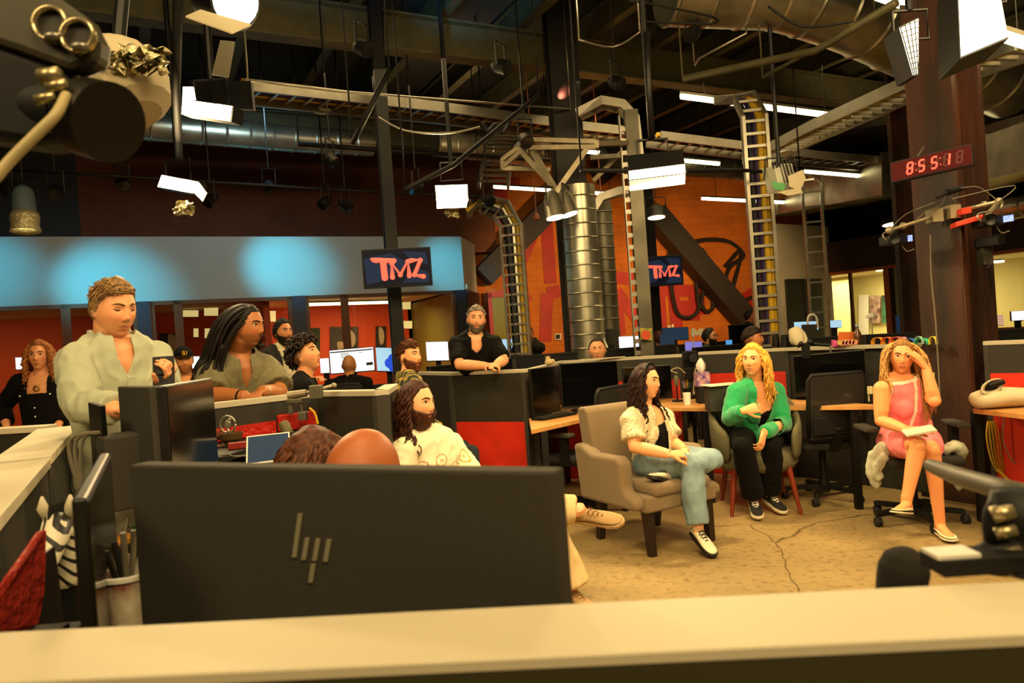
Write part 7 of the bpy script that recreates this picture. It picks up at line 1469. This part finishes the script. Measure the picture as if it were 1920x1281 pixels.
# ---- cameras on arms round the rusty column
def camcorder(x, y, d, label, lx, ly, rod):
    c = W(x, y, d); t = T('camcorder', label, 'video camera', c, 'camcorders on arms'); mb = MB(); mb.obb(c + V((.04, .05, 0)), (.05, .03, 0), (-.04, .09, 0), (0, 0, .035)); mb.build('body', m_black, t, bevel=.01)
    mb = MB(); mb.lathe(c + V((0, -.02, 0)), [(.03, .03), (.045, .0), (.045, -.05), (.04, -.06), (.036, -.045), (.002, -.03)], (.3, 1, 0), 18); mb.build('lens_hood', m_blackm, t, smooth=2)
    mb = MB(); p = W(lx, ly, d - .02); mb.obb(p, (.045, 0, .004), (0, .005, 0), (0, 0, .028)); mb.build('flip_screen', m_black, t); mb = MB(); mb.obb(p + V((0, -.006, 0)), (.040, 0, .0035), (0, .001, 0), (0, 0, .023)); mb.build('display', mat('camcorder_display', '8aa0d8', .4, e=1.2, ec='8ca4e8', c2='1a1a30', sc=60), t)
    mb = MB(); mb.tube([c + V((-.05, -.02, .0)), c + V((-.08, -.02, .03)), c + V((-.05, 0, .06)), c + V((.03, 0, .07))], .006, 6, smooth=3); mb.build('handle_tube', m_silver, t)
    mb = MB(); mb.tube([W(*p) for p in rod], .014, 8); mb.obb(W(*rod[-1]), (.04, 0, 0), (0, .05, 0), (0, 0, .05)); mb.ell(W(*rod[0]), .03); mb.ell(mid(W(*rod[0]), W(*rod[-1]), .3), .028); mb.bar(W(*rod[0]), c + V((0, 0, .04)), .02, .02); mb.build('support_arm', m_brk, t)
    mb = MB(); mb.tube([W(rod[0][0], rod[0][1], d), W(rod[0][0] + 30, rod[0][1] - 30, d + .05), W(rod[-1][0], rod[-1][1] - 25, d + .1)], .004, 5, smooth=4); mb.tube([c + V((.06, 0, -.02)), c + V((.10, 0, -.09)), c + V((.16, 0, -.08))], .004, 5, smooth=3); mb.build('cable', mat('grey_cable'), t)
camcorder(1673, 450, 5.5, 'camcorder with a lit flip screen on the arm left of the rusty column', 1700, 448, [(1668, 432, 5.5), (1700, 422, 5.5), (1752, 405, 5.55)])
camcorder(1850, 415, 5.3, 'camcorder with a bluish flip screen on the arm right of the rusty column', 1889, 410, [(1872, 378, 5.35), (1830, 388, 5.4), (1785, 398, 5.5)])
t = T('shotgun_microphone', 'black gooseneck microphone clamped above the left camcorder', 'microphone', W(1780, 360, 5.4)); mb = MB(); mb.cyl(W(1757, 371, 5.35), W(1776, 361, 5.4), .012, .016); mb.cyl(W(1776, 361, 5.4), W(1805, 352, 5.45), .026, .02); mb.build('barrel', m_black, t, smooth=2); mb = MB(); mb.tube([W(1800, 353, 5.42), W(1830, 350, 5.4), W(1850, 360, 5.4), W(1870, 376, 5.35)], .004, 5, smooth=4); mb.tube([W(1773, 365, 5.4), W(1765, 385, 5.45), W(1740, 395, 5.5), W(1715, 415, 5.5)], .004, 5, smooth=4); mb.tube([W(1788, 358, 5.42), W(1790, 375, 5.5), W(1800, 400, 5.56)], .006, 6); mb.build('cable', mat('grey_cable'), t)
mb = MB(); mb.obb(W(1808, 396, 5.42), (.035, 0, .004), (0, .03, 0), (0, 0, .022)); one(mb, 'red_clamp', mat('orange_red_plastic', 'd8381c', .5), 'orange red clamp block on the rusty column', 'clamp')
mb = MB(); mb.obb(W(1812, 416, 5.42), (.09, -.02, .02), (.02, .07, 0), (0, 0, .018)); one(mb, 'mounting_plate', mat('orange_red_plastic'), 'flat orange cap plate under the red clamp', 'plate', bevel=.004)
t = T('speaker_box', 'black boxy projector and finned box hanging on the right side of the rusty column', 'speaker', W(1852, 470, 5.45)); mb = MB(); mb.obb(W(1856, 452, 5.45), (.05, .03, .01), (-.03, .09, 0), (0, 0, .035)); mb.build('head', m_black, t, bevel=.008); mb = MB(); mb.obb(W(1846, 480, 5.5), (.035, 0, 0), (0, .04, 0), (0, 0, .07)); mb.build('finned_box', m_gray2, t, bevel=.004); mb = MB(); mb.tube([W(1842, 495, 5.5), W(1848, 503, 5.45), (W(1856, 496, 5.45)), W(1846, 488, 5.48)], .005, 5, smooth=4); mb.build('cable', m_black, t)
mb = MB(); mb.tube([W(1744, 440, 5.45), W(1746, 520, 5.5), W(1754, 600, 5.5), W(1760, 700, 5.5), W(1762, 740, 5.5)], .006, 6, smooth=3); one(mb, 'column_cable', mat('grey_cable'), 'thin grey cable running down the left edge of the rusty column', 'cable')
t = T('wall_phone', 'white wall phone on the dark column left of the rusty one', 'phone', W(1748, 594, 7.9)); mb = MB(); mb.obb(W(1748, 594, 7.9), (.025, 0, 0), (0, .02, 0), (0, 0, .06)); mb.build('handset_base', m_white, t, bevel=.004); mb = MB(); mb.obb(W(1745, 594, 7.87), (.008, 0, 0), (0, .012, 0), (0, 0, .055)); mb.build('handset', m_black, t, bevel=.003)
# ---- right desk: bag, boom microphone, cables
c = Wz(1880, 765, ZD); t = T('cream_bag', 'cream leather bag lying open on the right hand desk', 'bag', c); mb = MB(); mb.tube([c + V((-.20, -.0, .05)), c + V((-.15, 0, .07)), c + V((0, 0, .075)), c + V((.2, 0, .06)), c + V((.4, .0, .05))], [.05, .09, .10, .09, .05], 18, side=(0, 1, 0), ry=[.04, .068, .072, .058, .04]); mb.build('bag_body', mat('cream_leather', 'cdbf9c', .6), t, smooth=True, sub=1, disp=(.03, .12))
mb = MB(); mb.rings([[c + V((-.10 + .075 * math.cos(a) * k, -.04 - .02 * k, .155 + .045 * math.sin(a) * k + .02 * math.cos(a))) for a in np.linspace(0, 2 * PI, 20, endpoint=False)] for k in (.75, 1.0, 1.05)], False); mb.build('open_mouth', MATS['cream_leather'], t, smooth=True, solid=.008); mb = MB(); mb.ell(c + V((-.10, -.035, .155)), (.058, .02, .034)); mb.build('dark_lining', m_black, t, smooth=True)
c2 = c + V((-.08, -.07, .17)); mb = MB(); mb.cyl(c2 + V((-.05, 0, -.01)), c2 + V((.05, 0, .012)), .018); one(mb, 'sunglasses_case', m_black, 'small black cylinder peeking from the cream bag', 'case', smooth=2)
t = T('boom_microphone', 'silver banded microphone on a boom over the right hand desk', 'microphone', W(1890, 694, 5.6)); mb = MB(); mb.cyl(W(1872, 700, 5.6), W(1908, 688, 5.6), .026, .026, 18); mb.build('barrel', m_brk, t, smooth=2); mb = MB(); mb.cyl(W(1872, 700, 5.6), W(1856, 707, 5.6), .03, .02); mb.tube([W(1856, 706, 5.6), W(1848, 690, 5.65), W(1850, 672, 5.7), W(1870, 665, 5.75)], .012, 8, smooth=4); c3 = W(1856, 706, 5.6); mb.cyl(c3, (c3.x, c3.y, ZD), .012); mb.build('boom_arm', m_black, t)
mb = MB()
for i in range(5): mb.tube([W(1852 + i * 3, 790, 5.45), W(1850 + i * 6, 820, 5.45), W(1858 + i * 5, 860, 5.45), W(1870 + i * 4, 885, 5.45)], .006, 5, smooth=4)
mb.tube([W(1870, 880, 5.45), W(1890, 900, 5.4), W(1910, 930, 5.3)], .012, 6); one(mb, 'yellow_cables', m_yel, 'bundle of yellow cables hanging under the right hand desk', 'cable')
mb = MB(); mb.tube([W(1885, 770, 5.4), W(1880, 820, 5.4), W(1890, 850, 5.4), W(1905, 870, 5.4), W(1915, 845, 5.4)], .005, 5, smooth=4); one(mb, 'black_desk_cable', m_silver, 'thin grey cable looping below the right hand desk', 'cable')
c = pt(1870, 950, 5.2); t = T('floor_bag', 'dark blue bag with a white striped strap on the floor under the right hand desk', 'bag', c); mb = MB(); mb.tube([c + V((-.1, 0, .08)), c + V((0, 0, .11)), c + V((.15, 0, .09))], [.04, .11, .07], 12); mb.build('bag_body', mat('navy_cloth', '141c2c', .9), t, smooth=True, sub=1); mb = MB(); mb.tube([W(1835, 935, 5.1), W(1848, 915, 5.1), W(1868, 900, 5.1)], .012, 6); mb.tube([W(1886, 925, 5.1), W(1888, 958, 5.1)], .014, 6); mb.build('strap', m_cream, t)
# jacket under the woman in pink, paper in her hand, sticky cards
m_den = mat('pale_denim_jacket', 'a8aa94', .9, var=.25, sc=20); c = W(1655, 880, 4.98); t = T('denim_jacket', 'pale denim jacket spilling off both sides of the swivel chair seat', 'jacket', c); mb = MB()
for path, r in (([(1665, 838, 4.98), (1640, 858, 4.95), (1636, 885, 4.93), (1648, 915, 4.93)], [.05, .06, .055, .03]), ([(1662, 852, 4.95), (1642, 880, 4.92), (1650, 900, 4.92)], [.04, .05, .04])): mb.tube([W(*p) for p in path], r, 12, smooth=3, ry=[x * .45 for x in catn(r, 1)])
mb.build('left_sleeve', m_den, t, smooth=True, sub=1, disp=(.035, .05)); mb = MB(); mb.tube([W(1768, 850, 4.98), W(1785, 838, 4.96), W(1800, 845, 4.98), W(1795, 870, 5.0)], [.03, .05, .055, .03], 12, smooth=3); mb.tube([W(1795, 880, 5.0), W(1798, 925, 5.0)], [.03, .035], 10); mb.build('right_sleeve', m_den, t, smooth=True, sub=1, disp=(.035, .05))
mb = MB(); mb.obb(W(1723, 808, 4.62), (.085, -.02, .014), (.01, .05, .01), (-.001, -.001, .006)); one(mb, 'folded_paper', m_cream, 'folded cream paper on the lap of the woman in pink', 'paper')
for i, (x, y, s) in enumerate(((1628, 732, 'left'), (1757, 705, 'upper right'), (1758, 740, 'lower right'))): c = W(x, y, 5.75); mb = MB(); mb.obb(c, (.03, 0, 0), (0, .01, 0), (0, 0, .03)); mb.cyl(c, V((c.x, c.y, ZD)), .006); one(mb, 'cream_card', mat('pale_yellow_card', 'dcd09a', .6), 'pale yellow card standing on the desk, %s of the woman in pink' % s, 'card', 'pale cards behind the woman in pink')
ZR = 1.08; pa, pb = P2a + V((.04, -.08, 0)), P2b + V((-.02, -.08, 0)); mb = MB(); q = [pa, pb, pb + V((-.15, -1.0, 0)), pa + V((-.05, -1.0, 0))]; mb.prism([V((p.x, p.y, ZR)) for p in q], (0, 0, -.03)); q2 = (pa + pb) / 2 + V((0, -.25, 0)); mb.box(q2.x, q2.y, (ZR - .03 + .80) / 2, .4, .2, ZR - .83); one(mb, 'desk_riser', m_black, 'black riser shelf on the desk in front of the olive polo man', 'shelf', bevel=.003)
# ---- desk under the locs man
c = Wz(434, 835, ZR); mb = MB(); mb.lathe(c, [(.002, 0), (.03, 0), (.03, .012), (.05, .03), (.058, .06), (.053, .06), (.045, .035), (.002, .02)]); one(mb, 'brown_bowl', mat('brown_ceramic', '5a4226', .4), 'brown footed bowl on the black desk', 'bowl', smooth=2)
t = T('silver_figurine', 'small round silver ornament with a cut out figure standing in the brown bowl', 'ornament', c + V((-.01, 0, .06))); q = c + V((-.01, 0, .10)); mb = MB(); mb.tube([q + V((.036 * math.cos(a), 0, .04 * math.sin(a))) for a in np.linspace(0, 2 * PI, 22)], .005, 6); mb.build('ring', m_silver, t, smooth=True); mb = MB(); mb.ell(q, (.016, .006, .024)); mb.ell(q + V((.008, 0, .022)), (.01, .005, .01)); mb.cyl(q - V((0, 0, .045)), q - V((0, 0, .02)), .006); mb.build('figure', m_silver, t, smooth=True)
c = Wz(402, 838, ZR); mb = MB(); mb.lathe(c, [(.002, 0), (.03, 0), (.015, .01), (.015, .025), (.045, .05), (.048, .07), (.044, .07), (.03, .045), (.002, .04)]); one(mb, 'glass_dish', mat('reddish_glass', '7a4a3a', .1, spec=.8), 'small footed glass dish left of the brown bowl', 'dish', smooth=2)
c = Wz(446, 842, ZR); mb = MB(); mb.box(c.x, c.y, ZR + .016, .08, .03, .03, .3); one(mb, 'name_block', mat('red_block', '8a1c14', .5), 'small dark red block with a white edge before the bowl', 'block', bevel=.003)
a_, b_ = P2a + V((.0, -.06, 0)), P2b + V((0, -.06, 0)); u = (b_ - a_).normalized(); nn = V((u.y, -u.x, 0))
mb = MB(); aa, bb = a_ + (b_ - a_) * .02, a_ + (b_ - a_) * .60; mb.slab(aa + nn * .0, bb + nn * .0, ZR + .002, 1.145, .03); one(mb, 'red_quilted_panel', m_quilt, 'long red quilted strip along the desk under the locs man', 'panel')
mb = MB(); aa, bb = a_ + (b_ - a_) * .62, a_ + (b_ - a_) * .98; mb.slab(aa + nn * .01, bb + nn * .01, ZR + .002, 1.175, .03); one(mb, 'red_quilted_panel', m_quilt, 'taller red quilted pad behind the barrel microphone', 'panel', bevel=.01)
c = Wz(505, 868, ZR); t = T('tablet', 'tablet with a dark blue screen and white edge, left of the wavy haired person', 'tablet', c); mb = MB(); X_, Z_ = V((.075, .03, 0)), V((-.01, .04, .05)); mb.obb(c + V((0, 0, .055)), X_, Z_, X_.cross(Z_).normalized() * .006); mb.build('case', m_white, t, bevel=.003); mb = MB(); nn2 = X_.cross(Z_).normalized(); nn2 = nn2 if nn2.dot(CAM - c) > 0 else -nn2; mb.obb(c + V((0, 0, .055)) + nn2 * .0065, X_ * .93, Z_ * .9, nn2 * .001); mb.build('screen', m_dkscr, t)
for i, (x, y, w) in enumerate(((390, 862, .12), (430, 858, .15))): c = Wz(x, y, ZR); mb = MB(); mb.tube([c + V((-w, 0, .006)), c + V((-.03, .05, .006)), c + V((.04, -.03, .006)), c + V((w, .02, .006))], .004, 5, smooth=4); one(mb, 'desk_cable', m_silver if i else m_black, ('black cable curled on the black desk', 'pale cable curled on the black desk')[i], 'cable', 'cables on the black desk')
# clamp rig on partition P2b
c = W(570, 740, 3.85); t = T('clamp_rig', 'silver clamp arm bolted to the partition under the locs man hands', 'clamp', c); mb = MB(); mb.cyl(W(540, 742, 3.85), W(575, 737, 3.85), .022, .02); mb.cyl(W(575, 737, 3.85), W(626, 723, 3.9), .010); mb.ell(W(626, 723, 3.9), .015); mb.build('arm', m_brk, t, smooth=2)
mb = MB(); mb.obb(W(593, 735, 3.84), (.03, 0, 0), (0, .03, 0), (0, 0, .035)); mb.obb(W(553, 752, 3.84), (.04, 0, 0), (0, .02, 0), (0, 0, .012)); mb.obb(W(545, 762, 3.84), (.012, 0, 0), (0, .012, 0), (0, 0, .04)); mb.obb(W(568, 780, 3.84), (.022, 0, 0), (0, .02, 0), (0, 0, .022)); mb.cyl(W(563, 755, 3.84), W(568, 780, 3.84), .006); mb.build('clamp_blocks', m_galvd, t, bevel=.003); mb = MB(); mb.tube([W(580, 765, 3.84), W(590, 775, 3.84), W(596, 795, 3.84)], .006, 6, smooth=3); mb.build('yellow_lead', m_yel, t)
# ================================================================ FOREGROUND GEAR (blurred)
t = T('studio_camera', 'large blurred studio camera with lens pointing right, at the upper left corner', 'video camera', W(60, 150, .95)); d = .95
mb = MB(); mb.prism([W(*p, d) for p in ((-80, -60), (60, -40), (160, 30), (183, 75), (178, 115), (130, 132), (30, 95), (-80, 60))], (0, .04, 0)); mb.build('viewfinder_head', mat('olive_grey_camera', '3c3826', .5), t, bevel=.01)
mb = MB(); mb.prism([W(*p, d + .01) for p in ((-80, 50), (30, 92), (130, 130), (150, 260), (60, 270), (-80, 250))], (0, .07, 0)); mb.build('camera_body', m_black, t, bevel=.012)
for x, y in ((95, 45), (147, 68)): mb = MB(); mb.lathe(W(x, y, d - .005), [(.018, .0), (.0185, -.006), (.023, -.006), (.023, .004)], (0, 1, 0), 24, caps=False); mb.build('metal_ring', mat('brass_ring', 'c8b890', .25, .8), t, smooth=True); mb = MB(); mb.lathe(W(x, y, d - .004), [(.001, 0), (.0175, 0), (.0175, .004), (.001, .004)], (0, 1, 0), 20); mb.build('dial_face', m_gray, t)
for x, y in ((100, 69), (150, 88)): mb = MB(); mb.ell(W(x, y, d - .01), (.012, .008, .006), nu=12, nv=8); mb.build('silver_tab', m_silver, t, smooth=True)
mb = MB(); mb.tube([W(60, 205, d + .06), W(135, 212, d + .04), W(140, 214, d + .05), W(175, 222, d + .03), W(192, 228, d + .02)], [.045, .045, .048, .050, .048], 28); mb.build('lens_barrel', m_black, t, smooth=2)
mb = MB(); mb.tube([W(165, 220, d + .03), W(206, 230, d + .01)], [.052, .052], 28); mb.build('lens_hood', mat('charcoal_hood', '1a1710', .35), t, smooth=2)
mb = MB()
for x, y, r in ((95, 145, .011), (108, 164, .008), (86, 187, .007)): q = W(x, y, d - .03); mb.cyl(q - V((.012, 0, 0)), q + V((.012, 0, .004)), r, r * .8, 16)
mb.build('chrome_knobs', mat('chrome_knob', 'b8aa80', .35, .8), t, smooth=True)
mb = MB(); mb.tube([W(-10, 335, d - .08), W(20, 300, d - .07), W(70, 250, d - .06), (W(105, 215, d - .05)), W(125, 178, d - .03)], .0065, 8, smooth=5); mb.build('pan_handle', mat('pale_handle', 'b8a878', .5), t, smooth=True)
mb = MB(); mb.bar(W(-60, 180, d + .1), W(-700, 260, d + .3), .06, .06); q = W(-700, 260, d + .3); mb.cyl(q, (q.x, q.y, 0), .04); mb.build('pedestal_arm', m_black, t)
t = T('boom_joint', 'blurred grey boom rod and knobbly clamp at the right edge, standing on the near ledge', 'clamp', Wz(1850, 1092, 1.22)); d = .80
mb = MB(); mb.tube([W(1745, 873, d + .5), W(1800, 895, d + .3), W(1870, 915, d + .1), W(1960, 935, d)], [.012, .0145, .013, .012], 12); mb.build('boom_rod', mat('grey_olive_rod', '4c4838', .5), t, smooth=True)
mb = MB(); mb.tube([W(1900, 920, d), W(1905, 980, d), W(1890, 1040, d), W(1885, 1070, d)], [.022, .03, .024, .02], 12); mb.ell(W(1880, 1045, d - .02), (.035, .02, .02)); mb.ell(W(1865, 990, d - .02), (.012, .012, .03)); mb.build('joint_body', m_black, t, smooth=True)
mb = MB()
for x, y, r in ((1878, 965, .009), (1883, 1000, .007), (1893, 1042, .009)): q = W(x, y, d - .03); mb.cyl(q - V((.010, 0, 0)), q + V((.010, -.004, .004)), r, r * .8, 16)
mb.build('chrome_knobs', MATS['chrome_knob'], t, smooth=True)
a, b = Wz(1770, 1090, 1.222), Wz(1975, 1076, 1.222); mb = MB(); mb.obb((a + b) / 2 + V((0, .02, .012)), (b - a) / 2, V((0, .022, 0)), (0, 0, .008)); mb.cyl((b.x - .03, b.y, 1.23), W(1888, 1060, d), .012); mb.build('base_plate', m_black, t); mb = MB(); mb.obb(a + V((.02, .02, .022)), (.022, 0, 0), (0, .016, 0), (0, 0, .002)); mb.build('white_label', m_white, t)
t = T('foam_microphone', 'black foam covered microphone poking up behind the near ledge at the right', 'microphone', W(1695, 1090, .86)); mb = MB(); mb.tube([W(1688, 1180, .86), W(1690, 1100, .86), W(1695, 1065, .86), (W(1697, 1040, .86)), W(1698, 1026, .86)], [.027, .0275, .028, .022, .006], 20, smooth=3); mb.build('foam_windscreen', mat('dark_grey_foam', '1e1b12', .95, bump=.3, bs=300), t, smooth=True); mb = MB(); q = W(1688, 1180, .86); mb.cyl(q, (q.x, q.y, 0.0), .012); mb.build('stand', m_black, t)
# left foreground clutter
t = T('zebra_bust', 'white and black striped zebra head ornament on the left foreground desk', 'ornament', W(112, 990, 1.55)); d = 1.55
def zs(P_): return P_
hz = W(110, 1000, d); wz = mat('zebra_stripes', 'e0d8c0', .5); nt = wz.node_tree; tcn = nt.nodes.new('ShaderNodeTexCoord'); wv = nt.nodes.new('ShaderNodeTexWave'); wv.inputs['Scale'].default_value = 16; wv.inputs['Distortion'].default_value = 3; wv.inputs['Detail'].default_value = 1; crn = nt.nodes.new('ShaderNodeValToRGB'); crn.color_ramp.elements[0].position = .26; crn.color_ramp.elements[0].color = (.01, .01, .01, 1); crn.color_ramp.elements[1].position = .3; crn.color_ramp.elements[1].color = (.74, .68, .52, 1)
mpn = nt.nodes.new('ShaderNodeMapping'); mpn.inputs['Rotation'].default_value = (0, .8, 0); nt.links.new(tcn.outputs['Object'], mpn.inputs[0]); nt.links.new(mpn.outputs[0], wv.inputs[0]); nt.links.new(wv.outputs[1], crn.inputs[0]); nt.links.new(crn.outputs[0], nt.nodes['Principled BSDF'].inputs['Base Color'])
mb = MB(); mb.tube([hz + V((.0, .03, -.10)), hz + V((0, .02, -.06)), hz + V((.0, .01, -.01)), hz + V((.01, -.01, .02))], [.055, .045, .038, .03], 16, smooth=3); mb.tube([hz + V((.0, 0, .02)), hz + V((.015, -.04, .0)), hz + V((.03, -.085, -.035)), hz + V((.034, -.10, -.045))], [.030, .028, .019, .012], 14, smooth=3); mb.build('head', wz, t, smooth=True)
for q in (-1, 1): mb = MB(); mb.tube([hz + V((.022 * q, .0, .03)), hz + V((.030 * q, 0, .055)), hz + V((.030 * q, .0, .08))], [.009, .014, .003], 8, ry=[.005, .007, .002]); mb.build('ear', m_cream, t, smooth=True)
mb = MB()
for i in range(5): mb.bar(hz + V((.0, .02 - .012 * i, .035)), hz + V((.0, .028 - .012 * i, .062)), .004, .008)
mb.build('mane', m_black, t); mb = MB(); mb.tube([(hz.x, hz.y + .03, .80), hz + V((0, .03, -.09))], [.06, .045], 14); mb.build('pedestal', m_black, t)
c = Wz(240, 1180, .80); c = W(243, 1135, 1.18); zc = c.z + .01; t = T('pencil_cup', 'white rimmed cup with colourful blotches, full of pens, at the bottom left', 'pen holder', (c.x, c.y, .80)); mb = MB(); mb.lathe((c.x, c.y, zc - .05), [(.002, 0), (.030, 0), (.038, .09), (.035, .09), (.028, .004), (.002, .004)], n=24); mb.build('cup', mat('blotched_cup', 'd8ceb4', .4, c2='7a2a1c', sc=22), t, smooth=2); mb = MB(); mb.lathe((c.x, c.y, zc + .036), [(.037, 0), (.041, .001), (.041, .008), (.037, .009)], n=24, caps=False); mb.build('rim', m_white, t, smooth=2, solid=.002); mb = MB(); mb.box(c.x, c.y, (.80 + zc - .05) / 2, .1, .1, zc - .05 - .80); mb.build('stand_block', m_black, t)
for i, (a, h, m) in enumerate(((.2, .10, m_white), (1.4, .11, m_silver), (2.5, .085, m_black), (3.6, .07, m_black), (5.0, .12, mat('grey_cable')))): b = MB(); b.cyl((c.x, c.y, zc - .03), (c.x + .03 * math.cos(a), c.y + .02 * math.sin(a), zc + .04 + h * .6), .005, n=8); b.build('pen', m, t)
c = W(25, 1130, 1.0); t = T('red_leather_pouch', 'red textured leather piece standing at the lower left corner', 'pouch', c); mb = MB(); mb.prism([W(*p) for p in ((66, 995, 1.12), (62, 1120, 1.08), (50, 1185, 1.05), (-30, 1200, .95), (-30, 1140, .95), (10, 1080, 1.0))], (.0, .03, 0)); mb.build('leather', mat('red_leather', 'a82c1c', .6, bump=.5, bs=60), t, bevel=.006); q = W(40, 1195, 1.02); mb = MB(); mb.box(q.x, q.y + .02, (.80 + q.z) / 2, .08, .05, max(.05, q.z - .80)); mb.build('base_block', m_black, t)
t = T('dark_tablet_stand', 'dark slab standing upright between the red leather and the edge-on monitor', 'stand', W(75, 1100, 1.15)); mb = MB(); mb.prism([W(*p) for p in ((46, 1062, 1.12), (90, 1028, 1.25), (110, 1190, 1.22), (62, 1190, 1.1))], (.0, .02, 0)); mb.build('slab', mat('brown_black_slab', '241812', .5), t, bevel=.003); q = W(85, 1190, 1.17); mb = MB(); mb.box(q.x, q.y + .02, (.80 + q.z) / 2, .08, .06, max(.05, q.z - .80)); mb.build('base_block', m_black, t)
rr = random.Random(4)
t0 = None
for i in range(9):
    x, y = 208 + rr.random() * 55, 975 + rr.random() * 60; c = Wz(x, y, .80)
    if i < 4: mb = MB(); mb.tube([c + V((-.08, .02, .01)), c + V((0, -.03, .02)), c + V((.06, .04, .01)), c + V((.1, -.02, .008))], .006, 6, smooth=4); one(mb, 'desk_cable', (m_black, m_silver, mat('green_wire', '3a6a30', .5), m_yel)[i], ('black', 'silver', 'green', 'yellow')[i] + ' cable coiled on the cluttered pale desk', 'cable', 'coiled cables on the pale desk')
    elif i < 7: mb = MB(); mb.box(c.x, c.y, .80 + .012, .09, .03, .02, rr.random() * 3); one(mb, 'cable_plug', (m_black, m_silver, m_gray)[i - 4], ('black', 'silver', 'grey')[i - 4] + ' cable plug among the clutter on the pale desk', 'plug', 'plugs on the pale desk', bevel=.004)
c = Wz(240, 975, .80); mb = MB(); mb.lathe(c, [(.002, 0), (.03, 0), (.034, .04), (.03, .05), (.002, .05)]); mb.tube([c + V((-.05, 0, 0)), c + V((-.02, 0, .05))], .006, 6); one(mb, 'white_adapter', m_white, 'white round adapter on the cluttered desk beside the big monitor', 'adapter', smooth=2)
c = Wz(222, 1025, .80); mb = MB()
for i in range(4): mb.tube([c + V((-.04 + i * .022, 0, .02)), c + V((-.035 + i * .022, -.04, .035)), c + V((-.03 + i * .022, -.075, .02))], [.012, .012, .009], 8)
mb.ell(c + V((0, .03, .022)), (.05, .04, .02)); one(mb, 'work_glove', mat('yellow_orange_glove', 'c88a30', .8), 'yellow orange glove lying among the cables', 'glove', smooth=True)
# ---- swivel chairs under the people who sit behind desks and partitions
def seat_for(x, y, d, yaw, hipz, label):
    p = W(x, y, d); f = V((math.cos(yaw), math.sin(yaw), 0)); k = max(.95, (hipz - .085) / .495)
    dup(oc2, (p.x - f.x * .03, p.y - f.y * .03, 0), yaw - PI / 2, label, scale=k)
seat_for(825, 960, 4.12, math.atan2(-.65, .75), .56, 'swivel chair under the long haired man in the printed tee')
seat_for(684, 896, 1.95, math.atan2(.9, .35), .50, 'swivel chair under the bald man, hidden by the foreground monitor')
seat_for(588, 878, 2.45, math.atan2(.9, .1), .50, 'swivel chair under the wavy haired person left of the bald man')
seat_for(572, 668, 5.0, .25, .62, 'swivel chair under the young man with dark curly hair')
seat_for(770, 668, 5.75, .3, .60, 'swivel chair under the man in the plaid shirt')
seat_for(655, 686, 8.1, math.atan2(1, .1), .62, 'swivel chair under the balding man at the white web page')
seat_for(344, 677, 6.4, math.atan2(-1, .45), .72, 'swivel chair under the man in the black cap')
